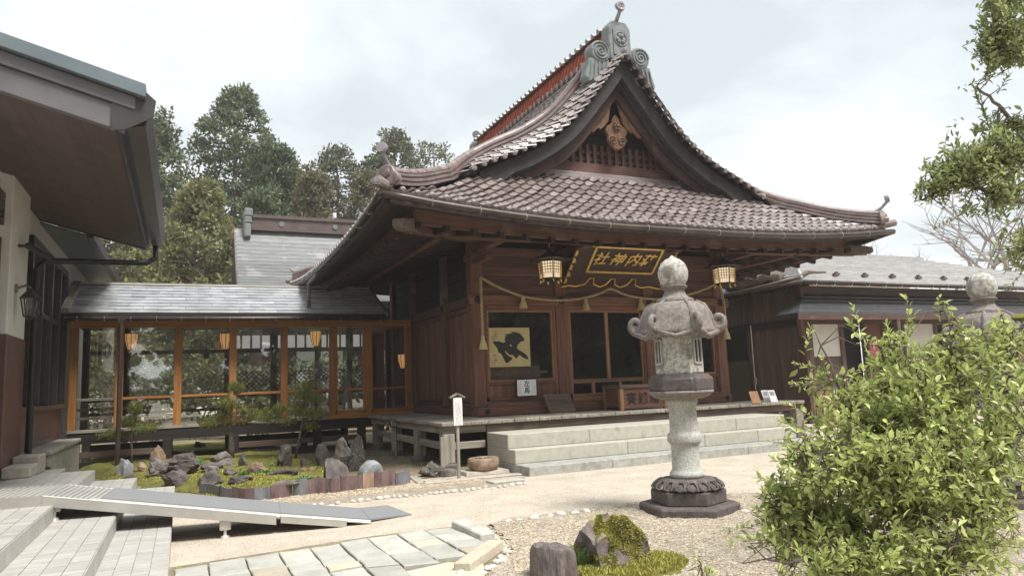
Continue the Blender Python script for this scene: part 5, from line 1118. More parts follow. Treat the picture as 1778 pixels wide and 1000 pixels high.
for a, b in zip(posts, posts[1:]):
    dark = b < -1; wm = 'wood_grey_x' if dark else 'wood_orange_x'
    x0, x1 = a+.085, b-.085
    f = cpart('mid_rail', wm, (x0, x1, YC0+.02, YC0+.09, 1.55, 1.61))
    for (z0, z1) in ((.9 if a < 3.5 else .93, 1.55), (1.61, 3.24)): cpart('pane', 'glass', (x0, x1, YC0+.05, YC0+.056, z0, z1), 0, f)
    if a > 3.5:
        cpart('stile', 'wood_orange_z', (x0, x0+.04, YC0+.01, YC0+.1, .94, 3.23), 0, f); cpart('stile', 'wood_orange_z', (x1-.04, x1, YC0+.01, YC0+.1, .94, 3.23), 0, f); cpart('bottom_rail', 'wood_orange_x', (x0, x1, YC0+.01, YC0+.1, .93, 1.04), 0, f)
    # far side: low boards, lattice or glass, clerestory
    cpart('back_rail', 'wood_brown_x', (x0, x1, YC1-.1, YC1-.03, 1.5, 1.58)); cpart('back_rail', 'wood_brown_x', (x0, x1, YC1-.1, YC1-.03, 1.15, 1.22)); cpart('back_rail', 'wood_brown_x', (x0, x1, YC1-.1, YC1-.03, 2.72, 2.82))
    if a > .9:
        k = MB(); w = x1-x0; z0, z1 = 1.62, 2.2; n = int(w/.13)
        for q in range(-5, n+1):
            for sg in (1, -1):
                p = x0+q*.13; L_ = .58
                p0 = (p, z0) if sg > 0 else (p+L_, z0); p1 = (p+L_, z1) if sg > 0 else (p, z1)
                # clip to bay
                (ax_, az), (bx, bz) = p0, p1
                ts = [0, 1]
                for lim in (x0, x1):
                    if abs(bx-ax_) > 1e-6: tt = (lim-ax_)/(bx-ax_); ts.append(tt)
                ts = sorted(t for t in ts if -1e-6 <= t <= 1+1e-6)
                for t0, t1 in zip(ts, ts[1:]):
                    mx_ = ax_+(bx-ax_)*(t0+t1)/2
                    if x0 <= mx_ <= x1 and t1-t0 > .02: k.beam((ax_+(bx-ax_)*t0, YC1-.06, az+(bz-az)*t0), (ax_+(bx-ax_)*t1, YC1-.06, az+(bz-az)*t1), .02, .02, up=(0, 1, 0))
        g = k.build('diamond_lattice', 'wood_black_x', co); g['kind'] = 'stuff'
        for q in range(4): cpart('clerestory_pane', 'window_glow', (x0+.03+q*(w/4), x0+(q+1)*(w/4)-.03, YC1-.08, YC1-.07, 2.84, 3.2), 0)
    else: cpart('pane', 'glass', (x0, x1, YC1-.06, YC1-.055, 1.58, 3.3), 0)
for x in (-.6, .05, 1.6): pass
# legs and bracing below
for x in (-2.2, -.3, 1.2, 3.2, 4.35):
    for y in (YC0+.07, YC1-.07): m = MB(); m.box(x-.1, x+.1, y-.09, y+.09, -.05, .58); m.build('leg', 'wood_black_z' if x > -1 else 'wood_grey_z', co, bevel=.01)
for a, b in ((-2.1, -.4), (1.3, 3.1), (3.3, 4.25)): cpart('brace', 'wood_brown_x', (a, b, YC0+.03, YC0+.1, .26, .4)); cpart('brace', 'wood_black_x', (a, b, YC1-.1, YC1-.03, .26, .42))
cpart('skirt_board', 'wood_black_x', (1.3, 3.1, YC0+.04, YC0+.09, -.02, .2), 0); cpart('skirt_board', 'wood_black_x', (-2.1, -.4, YC0+.04, YC0+.09, -.02, .16), 0)
# low handrail inside
for z in (1.12, 1.32): cpart('inner_rail', 'wood_grey_x', (-2.2, -.2, YC0+.2, YC0+.25, z, z+.06))
# roof: slate courses
RX0, RX1 = -2.36, 4.87
ye, ze, yr, zr_ = 18.58, 3.52, 20.4, 4.42
for sgn, (y_e, z_e) in ((1, (ye, ze)), (-1, (2*yr-ye, ze))):
    m = MB(); m.hexa([(RX0, y_e, z_e-.07), (RX1, y_e, z_e-.07), (RX1, yr, zr_-.07), (RX0, yr, zr_-.07)], [(RX0, y_e, z_e-.01), (RX1, y_e, z_e-.01), (RX1, yr, zr_-.01), (RX0, yr, zr_-.01)]); m.build('roof_deck', 'wood_black_x', co)
SLOPE = Vector((0, yr-ye, zr_-ze)); SLn = SLOPE.length; SLOPE.normalize(); NR = Vector((1, 0, 0)).cross(SLOPE).normalized()
rr = random.Random(21); nrow = 9; rowh = SLn/nrow
sm = MB(); sm.hexa([(0, 0, .005), (.9, 0, .005), (.9, rowh*1.12, -.002), (0, rowh*1.12, -.002)], [(0, 0, .028), (.9, 0, .028), (.9, rowh*1.12, .004), (0, rowh*1.12, .004)]); SM = sm.mesh('slate'); SM.materials.append(M('slate'))
for r in range(nrow):
    x = RX0-(r % 3)*.3
    while x < RX1:
        a, b = max(x, RX0), min(x+.9, RX1)
        if b-a > .03:
            p = Vector((a, ye, ze))+SLOPE*(r*rowh); mw = frame(p, (1, 0, 0), SLOPE, NR) @ Matrix.Diagonal(((b-a-.006)/.9, 1, 1, 1)) @ Matrix.Rotation(rr.uniform(-.006, .006), 4, 'X') @ Matrix.Rotation(rr.uniform(-.004, .004), 4, 'Y'); put('slate', SM, 'slate', co, mw)
        x += .9
m = MB(); m.hexa([(RX0, 2*yr-ye, ze), (RX1, 2*yr-ye, ze), (RX1, yr, zr_), (RX0, yr, zr_)], [(RX0, 2*yr-ye, ze+.03), (RX1, 2*yr-ye, ze+.03), (RX1, yr, zr_+.03), (RX0, yr, zr_+.03)]); m.build('rear_roof_slope', 'slate', co)
cpart('ridge_flashing', 'aluminium', (RX0, RX1, yr-.06, yr+.06, zr_+.0, zr_+.055)); cpart('eave_board', 'wood_black_x', (RX0, RX1, ye-.01, ye+.06, ze-.16, ze-.01))
m = MB(); m.beam((RX1+.03, ye-.02, ze-.02), (RX1+.03, yr, zr_-.02), .06, .14); m.build('verge_board', 'copper_old', co)
m = MB(); m.beam((RX0-.04, ye-.05, ze+.05), (RX0-.04, yr, zr_+.03), .16, .12); m.build('verge_board', 'wood_grey_y', co)
m = MB(); m.tube([(RX0-.05, ye-.06, ze-.14), (RX1+.02, ye-.06, ze-.11)], .05, 8); gt = m.build('gutter', 'gutter_metal', co, smooth=True)
k = MB()
for q in range(14): x = RX0+.2+q*.53; k.tube([(x, ye-.06+.056*math.cos(t), ze-.14+.056*math.sin(t)) for t in np.linspace(-PI*.9, PI*.9, 8)], .008, 4)
k.build('gutter_hooks', 'hook_metal', gt)['kind'] = 'stuff'
xd = -1.28; m = MB(); m.lathe([(.05, 0), (.07, .03), (.11, .14), (.11, .17)], 4, (xd, ye-.1, 3.22), ph=PI/4); m.tube([(xd, ye-.1, 3.25), (xd, ye-.1, .02)], .05, 10); m.build('downpipe', 'gutter_metal', co, smooth=False)
# downpipe from the shrine eave onto this roof
p = at(556, 470, x=3.02); m = MB(); m.tube([(3.0, 17.9, 4.55), (3.0, 18.2, 4.45), (2.95, 18.95, 4.35), (2.95, 18.95, 3.72)], .05, 10); m.tube([(3.0, 17.9, 4.6), (3.0, 17.9, 4.45)], .075, 10)
tag(m.build('eave_downpipe', 'copper_old', smooth=True), 'dull bronze downpipe from the shrine eave to the corridor roof', 'downpipe')
# lamps in the corridor
def paper_lamp(x, y, z, label, h=.38, r=.13, floor=False):
    t = thing('paper_lamp', label, 'lamp', (x, y, .8 if floor else z), 'paper lamps in the corridor')
    m = MB(); m.lathe([(r*.6, z), (r, z+h*.55), (r*1.08, z+h)], 8, (x, y, 0)); s = m.build('shade', 'lamp_paper', t)
    k = MB()
    for i in range(8): a = 2*PI*i/8; k.tube([(x+r*.62*math.cos(a), y+r*.62*math.sin(a), z), (x+r*1.02*math.cos(a), y+r*1.02*math.sin(a), z+h*.55), (x+r*1.1*math.cos(a), y+r*1.1*math.sin(a), z+h)], .008, 4)
    k.lathe([(r*1.14, z+h), (r*1.14, z+h+.02)], 8, (x, y, 0)); g = k.build('frame', 'wood_brown_z', t); g['kind'] = 'stuff'
    if floor: k = MB(); k.tube([(x, y, .82), (x, y, z)], .018, 6); k.lathe([(.14, .8), (.12, .83)], 8, (x, y, 0)); k.build('stand', 'ink', t)
    else: k = MB(); k.box(x-.02, x+.02, y, y+.3, z+h*.6, z+h*.66); k.build('arm', 'wood_brown_y', t)
paper_lamp(3.25, YC0+.55, 2.78, 'glowing paper lamp behind the fifth corridor pane'); paper_lamp(1.0, YC0+.8, 2.75, 'glowing paper lamp half hidden by a corridor post between third and fourth panes'); paper_lamp(-1.15, YC0+.6, 2.75, 'glowing paper lamp behind the downpipe in the left corridor bay')
paper_lamp(5.75, 20.0, 2.12, 'glowing paper floor lamp on a thin black stand at the corridor end', .38, .15, True)
m = MB(); m.box(5.0, 5.45, 21.0, 21.03, .9, 3.2); tag(m.build('door_panel', 'wood_dark_z'), 'dark wooden door panel inside the corridor end', 'door')
m = MB(); m.lathe([(.03, 0), (.08, .06), (.09, .2), (.05, .26)], 10, (.55, 20.0, 2.5)); m.tube([(.55, 20, 2.76), (.55, 20, 3.36)], .008, 5); tag(m.build('hanging_bell', 'fascia_dark', smooth=True), 'dark hanging bell seen through the second corridor pane', 'bell')
pg = thing('draped_stand', 'white draped stand seen through the sixth corridor pane', 'stand', (4.15, 20.2, .8)); m = MB(); m.lathe([(.16, .8), (.1, 1.1), (.05, 1.6), (.03, 1.75)], 9, (4.15, 20.2, 0)); m.build('cloth', 'cloth_light', pg)
# ================================================================== white building at the left
lb = thing('visitor_building', 'white and brown building at the left with deep dark eaves', 'building', (-4.5, 14, 0))
XW = -2.5
def lp(name, mat, b, bevel=.006, parent=None): m = MB(); m.box(*b); return m.build(name, mat, parent or lb, bevel=bevel)
# wall: brown tiled foot, white upper wall, pier, windows
YW0, YW1 = 6.0, 24.0
lp('upper_wall', 'wall_white', (XW-.25, XW, YW0, 11.6, 2.58, 5.2)); lp('lower_wall', 'wall_brown_tile', (XW-.25, XW+.02, YW0, 11.6, .0, 2.58))
lp('pier', 'wall_white', (XW-.25, XW+.16, 12.5, 13.8, 2.58, 5.2), .01); pr = lp('pier_foot', 'wall_brown_tile', (XW-.25, XW+.18, 12.48, 13.82, .35, 2.578), .01)
lp('doorway_recess', 'wood_black_z', (XW-.24, XW-.2, 11.6, 12.5, .3, 4.0), 0); lp('upper_wall', 'wall_white', (XW-.25, XW, 11.6, 12.5, 4.0, 5.2)); lp('door_frame', 'fascia_dark', (XW-.18, XW+.05, 12.4, 12.48, .35, 4.0)); lp('door_transom', 'wall_white', (XW-.18, XW+.02, 11.7, 12.4, 2.9, 3.0)); lp('red_poster', 'pink_banner', (XW-.19, XW-.17, 11.8, 12.36, 2.5, 2.8), 0)
lp('upper_wall', 'wall_white', (XW-.25, XW-.02, 13.8, YW1, 4.55, 5.2)); lp('lower_wall', 'wall_brown_tile', (XW-.25, XW, 13.82, 19.3, .3, 1.42)); lp('upper_wall', 'wall_brown_tile', (XW-.25, XW-.03, 13.82, 14.94, 1.42, 4.55)); lp('upper_wall', 'wall_white', (XW-.25, XW-.02, 19.35, YW1, .6, 4.55)); lp('inner_dark', 'dark_void', (XW-1.2, XW-1.15, 14.85, 19.3, 1.0, 4.6), 0)
lp('window_head', 'fascia_dark', (XW-.12, XW+.04, 15.0, 19.3, 4.42, 4.56)); lp('window_sill', 'wall_brown_tile', (XW-.12, XW+.1, 13.82, 19.3, 1.42, 1.5)); wt = lp('window_transom', 'fascia_dark', (XW-.1, XW+.02, 15.0, 19.3, 3.2, 3.3))
ys = [15.0, 16.1, 17.2, 18.25, 19.28]
for k, y in enumerate(ys): lp('window_mullion', 'fascia_dark', (XW-.12, XW+.05, y-.06, y+.06, 1.5, 4.42))
for a, b in zip(ys, ys[1:]):
    for z0, z1 in ((1.5, 3.2), (3.3, 4.42)): lp('window_pane', 'glass_dark', (XW-.04, XW-.03, a+.06, b-.06, z0, z1), 0, wt)
    lp('curtain', 'pink_banner', (XW-.35, XW-.33, a+.25, a+.6, 1.9, 3.1), 0)
# ledge and small blocks
lp('ledge', 'concrete', (XW, XW+.42, 14.9, 18.9, .0, .66), .015); lp('ledge_cap', 'concrete', (XW, XW+.46, 14.85, 18.95, .66, .74), .015)
# soffit, eaves, fascias
XE = -.72; y0, y1 = 8.6, 15.65; ze_, zi = 4.5, 4.98; XI = XW-2.6; zi2 = ze_+(XE-XI)*.275
def soz(x): return ze_+(XE-x)*.275
nb = 26
for k in range(nb):
    a = XI+(XE-XI)*k/nb; b = XI+(XE-XI)*(k+1)/nb
    m = MB(); o_ = .0015
    m.hexa([(a, y0, soz(a)), (b, y0, soz(b)), (b, y1, soz(b)), (a, y1, soz(a))], [(a, y0, soz(a)+.03), (b, y0, soz(b)+.03), (b, y1, soz(b)+.03), (a, y1, soz(a)+.03)])
    if k == 0: soff_ = m.build('soffit', 'soffit_brown', lb)
    else: m.build('soffit_board', 'soffit_brown', soff_, bevel=.004)
for k in range(60):      # staggered butt joints in the soffit boards
    pass
def rake(name, z0, z1, ya, yb, mat, x1, x0=XI): m = MB(); m.hexa([(x0, ya, soz(x0)+z0), (x1, ya, soz(x1)+z0), (x1, yb, soz(x1)+z0), (x0, yb, soz(x0)+z0)], [(x0, ya, soz(x0)+z1), (x1, ya, soz(x1)+z1), (x1, yb, soz(x1)+z1), (x0, yb, soz(x0)+z1)]); return m.build(name, mat, lb, bevel=.006)
rake('front_fascia', -.02, .25, y0-.1, y0, 'fascia_grey', XE+.1); rake('front_fascia', .255, .4, y0-.14, y0, 'fascia_grey', XE+.2); rake('roof_edge', .41, .56, y0-.22, y0+.2, 'fascia_blue', XE+.3)
rake('roof_sheet', .3, .42, y0+.0, y1+.4, 'metal_roof_dark', XE+.12); rake('rear_fascia', -.02, .3, y1, y1+.1, 'fascia_dark', XE+.05)
m = MB(); P = [(XE, ze_-.02), (XE+.04, ze_-.05), (XE+.12, ze_+.2), (XE+.1, ze_+.34), (XE, ze_+.34)]; m.prism([(a, y0-.1, b) for a, b in P], (0, y1-y0+.15, 0)); m.build('eave_fascia', 'fascia_dark', lb)
m = MB(); P = [(XE+.13, ze_+.02), (XE+.3, ze_+.06), (XE+.36, ze_+.3), (XE+.34, ze_+.32), (XE+.27, ze_+.12), (XE+.15, ze_+.1)]; m.prism([(a, y0-.05, b) for a, b in P], (0, y1-y0+.05, 0)); gt = m.build('box_gutter', 'fascia_dark', lb)
m = MB(); P = [(XE-.03, ze_-.05), (XE+.1, ze_-.03), (XE+.38, ze_+.14), (XE+.4, ze_+.33), (XE+.3, ze_+.42), (XE-.03, ze_+.42)]; m.prism([(a, y0-.125, b) for a, b in P], (0, .02, 0)); m.build('gutter_end_cap', 'fascia_dark', gt)
# downpipe of this eave: across to the wall, down, out at the foot
pw = XW+.26; yp = 13.98
pth = [(XE+.2, y1-.25, ze_+.02), (XE+.2, y1-.25, ze_-.22), (XE+.05, y1-.3, ze_-.34), (pw+.1, yp, 3.92), (pw, yp, 3.78), (pw, yp, .62), (pw+.08, yp, .52), (pw+.3, yp-.1, .5), (pw+.36, yp-.12, .42), (pw+.36, yp-.12, .2)]
m = MB(); m.tube(pth, .052, 10); tag(m.build('black_downpipe', 'pipe_black', smooth=True), 'black downpipe crossing from the eave to the left wall and down', 'downpipe')
# lower eave of the wing behind: pale soffit and dark edge
m = MB(); m.hexa([(-2.55, 15.8, 4.95), (-1.72, 15.8, 4.72), (-1.72, 24, 4.72), (-2.55, 24, 4.95)], [(-2.55, 15.8, 4.99), (-1.72, 15.8, 4.76), (-1.72, 24, 4.76), (-2.55, 24, 4.99)]); m.build('rear_eave_soffit', 'fascia_blue', lb)
m = MB(); m.hexa([(-1.74, 15.78, 4.7), (-1.62, 15.78, 4.7), (-1.62, 24, 4.7), (-1.74, 24, 4.7)], [(-1.74, 15.78, 4.9), (-1.62, 15.78, 4.9), (-1.62, 24, 4.9), (-1.74, 24, 4.9)]); m.build('rear_eave_edge', 'fascia_dark', lb)
# sign letters on the wall
for i, (ch, yy) in enumerate((('殿', 12.3), ('員', 11.4))):
    me = text_mesh('sign_letter', ch, .5, .03, bold=.02); me.materials.append(M('copper_brown')); put('sign_letter', me, 'copper_brown', lb, frame(Vector((XW+.035, yy, 4.4)), (0, -1, 0), (0, 0, 1), (1, 0, 0)))
# wall lamp and spotlight
wlp = thing('wall_lantern', 'small bronze carriage lantern on a bracket on the white pier', 'lamp', (XW+.3, 12.95, 3.0)); x, y, z = XW+.36, 12.95, 2.86
m = MB(); m.lathe([(.03, -.03), (.05, 0), (.1, .03)], 6, (x, y, z)); m.build('base', 'fascia_dark', wlp); m = MB(); m.lathe([(.15, .3), (.12, .34), (.05, .42), (.02, .46)], 6, (x, y, z)); m.build('hood', 'fascia_dark', wlp)
m = MB(); m.lathe([(.075, .03), (.12, .3)], 6, (x, y, z)); m.build('glass', 'glass', wlp)
for i in range(6): a = 2*PI*i/6; m = MB(); m.tube([(x+.08*math.cos(a), y+.08*math.sin(a), z+.03), (x+.125*math.cos(a), y+.125*math.sin(a), z+.3)], .01, 5); m.build('bar', 'fascia_dark', wlp)
m = MB(); m.tube([(XW+.17, y, z+.45), (XW+.3, y, z+.5), (x, y, z+.46)], .02, 6); m.build('bracket', 'copper_old', wlp); m = MB(); m.tube([(XW+.16, y, z+.45), (XW+.19, y, z+.45)], .07, 10); m.build('back_plate', 'copper_old', wlp)
spt = thing('spotlight', 'black spotlight bar on a short bracket high on the white pier', 'lamp', (XW+.2, 13.0, 4.0)); m = MB(); m.tube([(XW+.16, 13.0, 3.98), (XW+.3, 13.0, 3.98)], .025, 6); m.build('bracket', 'fascia_dark', spt); m = MB(); m.tube([(XW+.28, 13.0, 3.99), (XW+.5, 13.5, 3.9)], .05, 8); m.build('head', 'fascia_dark', spt)
# ---- tiled entrance steps
es = thing('entrance_steps', 'pale tiled entrance steps at the lower left below the ramp', 'steps', (-1.0, 9.5, 0))
YS0, YS1 = 4.6, 12.9
levels = [(-2.5, -1.2, .52), (-1.2, -.62, .355), (-.62, -.08, .18)]
for (a, b, z) in levels: m = MB(); m.box(a if a < -2 else a-.02, b-.004, YS0+.004, YS1-.004, -.1, z-.008); m.build('step_core', 'grout', es)
lp2 = MB(); lp2.box(-2.5, -1.7, YS1, 13.9, -.1, .5); lp2.build('landing_block', 'concrete', es, bevel=.01)
tw, tl = .1475, .1035
def tile_box(nm, sx, sy, sz): m = MB(); m.box(-sx/2, sx/2, -sy/2, sy/2, -sz, 0); me = m.mesh(nm); me.materials.append(M('step_tile')); return me
n_t = 0; sv = MB()
allt = []
for (a, b, z) in levels:
    nx = max(1, round((b-max(a, -2.2))/tw)); a2 = max(a, -2.2); w = (b-a2)/nx; ny = int((YS1-YS0)/tl)
    for i in range(nx):
        for j in range(ny): allt.append((a2+(i+.5)*w, YS0+(j+.5)*tl, z, w, tl))
vis = [t for t in allt if 5.9 < t[1] < 11.2]
vis.sort(key=lambda t: depth((t[0], t[1], t[2])))
near = set(vis[:299]); TB = tile_box('step_tile', 1, 1, .01)
for t in allt:
    if t in near: put('step_tile', TB, 'step_tile', es, Matrix.Translation((t[0], t[1], t[2]+random.uniform(-.001, .001))) @ Matrix.Diagonal((t[3]-.007, t[4]-.005, 1, 1)))
    else: sv.box(t[0]-t[3]/2+.0035, t[0]+t[3]/2-.0035, t[1]-t[4]/2+.0025, t[1]+t[4]/2-.0025, t[2]-.01, t[2])
o = sv.build('tile_field', 'step_tile', es, fix=False); o['kind'] = 'stuff'
sv = MB()
for (x, z0, z1) in ((-1.2, .355, .52), (-.62, .18, .355), (-.08, -.02, .18)):      # risers
    y = YS0
    while y < YS1-.05: sv.box(x-.006, x+.004, y+.003, y+.207, z0+.003, z1-.012); y += .21
o = sv.build('riser_tiles', 'step_tile', es, fix=False); o['kind'] = 'stuff'
# ---- portable ramp
ra = thing('wheelchair_ramp', 'aluminium wheelchair ramp with grey mat sloping from the tiled steps', 'ramp', (.4, 9.9, 0))
N0 = Vector((-1.3, 9.02, .615)); N1 = Vector((1.05, 8.8, .19)); N2 = Vector((2.07, 8.71, .02))
dr = (N2-N0); dr.z = 0; dr.normalize(); PW = Vector((-dr.y, dr.x, 0)); RW = .98
def plank(name, a, b, w0, w1, zt, zb, mat, par=ra, bev=.004):
    m = MB(); up = Vector((0, 0, 1)); m.hexa([a+PW*w0+up*zb, b+PW*w0+up*zb, b+PW*w1+up*zb, a+PW*w1+up*zb], [a+PW*w0+up*zt, b+PW*w0+up*zt, b+PW*w1+up*zt, a+PW*w1+up*zt]); return m.build(name, mat, par, bevel=bev)
L0 = N0-Vector((1.0, -.1, 0))*1.0; L0 = Vector((-2.7, 9.12, .62))
dl = (N0-L0); dl.z = 0; dl.normalize(); PL = Vector((-dl.y, dl.x, 0))
m = MB(); up = Vector((0, 0, 1)); e = N0+PW*RW; f = Vector((-2.7, 10.1, .62)); m.hexa([L0-up*.03, N0-up*.03, e-up*.03, f-up*.03], [L0, N0, e, f]); ld = m.build('landing_deck', 'aluminium', ra)
k = MB(); k.hexa([L0-up*.11-PL*.02, N0-up*.11-PL*.02, N0-up*.11+PL*.02, L0-up*.11+PL*.02], [L0-PL*.02+up*.01, N0-PL*.02+up*.01, N0+PL*.02+up*.01, L0+PL*.02+up*.01]); k.build('landing_edge', 'aluminium', ra)
for i in range(22):     # ribs on landing and upper ramp
    t = i/22; k = MB(); a = L0.lerp(N0, t); b = f.lerp(e, t); k.beam(a+up*.006, b+up*.006, .028, .014); k.build('deck_rib', 'aluminium_bright', ld)
dk = plank('ramp_deck', N0, N1, 0, RW, 0, -.03, 'aluminium'); dk2 = plank('ramp_deck', N1, N2, 0, RW, 0, -.02, 'aluminium')
for i in range(10): k = MB(); a = N0.lerp(N1, (i+.5)*.022); k.beam(a+up*.006, a+PW*RW+up*.006, .032, .014); k.build('deck_rib', 'aluminium_bright', dk)
for w in (0, RW):
    plank('side_rail', N0, N0.lerp(N1, .98), w-.02, w+.02, .012, -.1, 'aluminium'); plank('side_rail', N1, N1.lerp(N2, .72), w-.02, w+.02, .01, -.075, 'aluminium')
plank('edge_strip', N0.lerp(N1, .18), N1, .01, .1, .014, .001, 'aluminium_bright'); plank('edge_strip', N1, N2, .01, .1, .014, .001, 'aluminium_bright')
mt_ = N0.lerp(N1, .22); ma = plank('mat', mt_, N1, .1, RW+.0, .022, .015, 'ramp_mat'); plank('mat', N1, N2+Vector((0, 0, .0)), .1, RW, .022, .015, 'ramp_mat')
E2 = N2+PW*.1; E3 = N2+PW*RW; q0 = at(715, 892, z=.012); q1 = at(672, 876, z=.012); m = MB(); m.hexa([E2+up*.0, q0-up*.01, q1-up*.01, E3+up*.0], [E2+up*.023, q0, q1, E3+up*.023]); m.build('mat', 'ramp_mat', ra)
def leg(p, gz): m = MB(); m.box(p.x-.06, p.x+.06, p.y-.04, p.y+.04, gz+.09, p.z-.06); l_ = m.build('leg', 'aluminium', ra, bevel=.006); k = MB(); k.tube([(p.x, p.y, gz+.03), (p.x, p.y, gz+.1)], .018, 8); k.lathe([(.05, gz), (.045, gz+.02), (.02, gz+.035)], 12, (p.x, p.y, 0)); k.build('foot', 'aluminium_bright', l_)
leg(N0+dr*.1+PW*.06+Vector((0, 0, -.02)), .356); leg(N0.lerp(N1, .75)+PW*.06, .0); leg(N0+dr*.1+PW*.9, .356); leg(N0.lerp(N1, .75)+PW*.9, .0)
# far-left blocks by the pier
for b, lab in (((-2.3, -1.95, 13.1, 13.7, .5, .78), 'stone block at the foot of the brown pier, upper one'), ((-2.3, -1.95, 12.4, 13.05, .52, .68), 'stone block at the foot of the brown pier, lower one')): m = MB(); m.box(*b); tag(m.build('stone_block', 'stone_light', bevel=.015), lab, 'stone block')
# ================================================================== hall behind (grey curved roof)
rh = thing('rear_hall', 'hall with a grey curved copper roof rising behind the corridor', 'building', (9, 31, 0))
XR0, XR1 = 1.9, 18.0
def rhz(t): return 8.55-3.6*(1-(1-t)**1.9)*1.0      # t 0 ridge .. 1 eave
def rhy(t): return 32-4.4*t
m = MB(); m.grid(lambda s, t: (XR0+(XR1-XR0)*s, rhy(t), rhz(t)), 2, 16); m.grid(lambda s, t: (XR0+(XR1-XR0)*s, 64-rhy(t), rhz(t)), 2, 16)
rr_ = m.build('roof', 'copper_roof', rh, fix=False)
nc = 30
for k in range(nc):      # shingle courses
    t0, t1 = k/nc, (k+1)/nc; m = MB(); m.hexa([(XR0, rhy(t0), rhz(t0)), (XR1, rhy(t0), rhz(t0)), (XR1, rhy(t1), rhz(t1)), (XR0, rhy(t1), rhz(t1))], [(XR0, rhy(t0), rhz(t0)+.01), (XR1, rhy(t0), rhz(t0)+.01), (XR1, rhy(t1)-.005, rhz(t1)+.022), (XR0, rhy(t1)-.005, rhz(t1)+.022)]); m.build('shingle_course', 'copper_roof', rr_)
m = MB(); m.box(XR0+.55, XR1, 31.75, 32.25, 8.5, 9.0); m.build('ridge_box', 'copper_brown', rh); m = MB(); m.box(XR0+.5, XR1, 31.68, 32.32, 9.0, 9.14); m.build('ridge_cap', 'copper_brown', rh); m = MB(); m.box(XR0+.5, XR1, 31.7, 32.3, 8.46, 8.54); m.build('ridge_base', 'copper_brown', rh)
for k in range(5): x = XR0+1.9+k*2.3; m = MB(); m.tube([(x, 31.75, 8.78), (x, 31.71, 8.78)], .11, 14); m.build('ridge_crest', 'patina', rh)
for (z, w, h) in ((9.0, .34, .35), (8.7, .3, .3), (8.1, .27, .6)): m = MB(); m.box(XR0+.36, XR0+.36+w, 31.45, 32.3, z, z+h); m.build('ridge_end_ornament', 'patina', rh, bevel=.05)
m = MB()
for k in range(16):
    t0, t1 = k/16, (k+1)/16; m.hexa([(XR0-.02, rhy(t0), rhz(t0)-.5), (XR0+.06, rhy(t0), rhz(t0)-.5), (XR0+.06, rhy(t1), rhz(t1)-.5), (XR0-.02, rhy(t1), rhz(t1)-.5)], [(XR0-.02, rhy(t0), rhz(t0)+.02), (XR0+.06, rhy(t0), rhz(t0)+.02), (XR0+.06, rhy(t1), rhz(t1)+.02), (XR0-.02, rhy(t1), rhz(t1)+.02)])
m.build('barge_board', 'copper_brown', rh, fix=False)
m = MB(); m.box(XR0+.9, XR1-.9, 29.4, 34.6, 0, 4.9); m.build('wall', 'wood_dark_z', rh); m = MB(); m.prism([(XR0+.9, rhy(t), rhz(t)-.2) for t in (.6, .45, .3, .15, 0)]+[(XR0+.9, 64-rhy(t), rhz(t)-.2) for t in (.15, .3, .45, .6)], (.1, 0, 0)); m.build('gable_wall', 'wood_dark_z', rh)
for k in range(4): m = MB(); x = XR0+2.2+k*3.2; m.box(x, x+1.8, 29.36, 29.4, 1.2, 3.2); w_ = m.build('window', 'white_paint', rh)

# ================================================================== office building at the right
of = thing('shrine_office', 'dark timber office with a grey metal hip roof at the right', 'building', (22, 18, 0))
XO, YO, ZO = 16.68, 15.5, 4.25           # eave corner
WX = XO+.55; WY = YO+.6                   # wall corner
X2, Y2 = 36.0, 27.0                       # far eaves
RYM = (YO+Y2)/2; ris = .36
nrow = 15; half = RYM-YO
def oz(d): return ZO+ris*d
ofr = None
for k in range(nrow):
    d0, d1 = half*k/nrow, half*(k+1)/nrow
    for face in ('front', 'left', 'back'):
        m = MB()
        if face == 'front': a, b, c, d = (XO+d0, YO+d0), (X2-d0, YO+d0), (X2-d1, YO+d1), (XO+d1, YO+d1)
        elif face == 'left': a, b, c, d = (XO+d0, Y2-d0), (XO+d0, YO+d0), (XO+d1, YO+d1), (XO+d1, Y2-d1)
        else: a, b, c, d = (X2-d0, Y2-d0), (XO+d0, Y2-d0), (XO+d1, Y2-d1), (X2-d1, Y2-d1)
        z0, z1 = oz(d0), oz(d1); m.add([(*a, z0+.055), (*b, z0+.055), (*c, z1), (*d, z1), (*a, z0), (*b, z0)], [(0, 1, 2, 3), (4, 5, 1, 0)])
        o = m.build('roof_course', 'metal_roof', of, fix=False)
m = MB(); m.tube([(XO+.02, YO+.02, ZO+.06), (XO+half, YO+half, oz(half)+.04)], .05, 6); m.build('hip_cap', 'metal_roof', of)
m = MB(); m.box(XO+half, X2-half, RYM-.15, RYM+.15, oz(half)-.05, oz(half)+.1); m.build('ridge_cap', 'metal_roof', of)
for k in range(8):
    for q in (0, 1): x = XO+.95+k*1.32+q*.3; dd = .75+q*.22; m = MB(); z = oz(dd)+.03; m.box(x-.11, x+.11, YO+dd-.06, YO+dd+.06, z, z+.05); m.box(x-.03, x+.03, YO+dd-.05, YO+dd+.05, z+.05, z+.1); m.build('snow_guard', 'copper_brown' if k else 'copper_old', of)
for seg in (((XO-.05, YO-.05, ZO-.05), (X2, YO-.05, ZO-.05)), ((XO-.05, Y2, ZO-.05), (XO-.05, YO-.05, ZO-.05))): m = MB(); m.tube(seg, .055, 8); m.build('gutter', 'gutter_metal', of, smooth=True)
for k in range(14): x = XO+.5+k*.75; m = MB(); m.tube([(x, YO-.1, ZO-.02), (x-.01, YO-.06, ZO-.14), (x-.06, YO-.03, ZO-.17), (x-.09, YO-.03, ZO-.1)], .012, 5); m.build('gutter_hook', 'aluminium_bright', of)
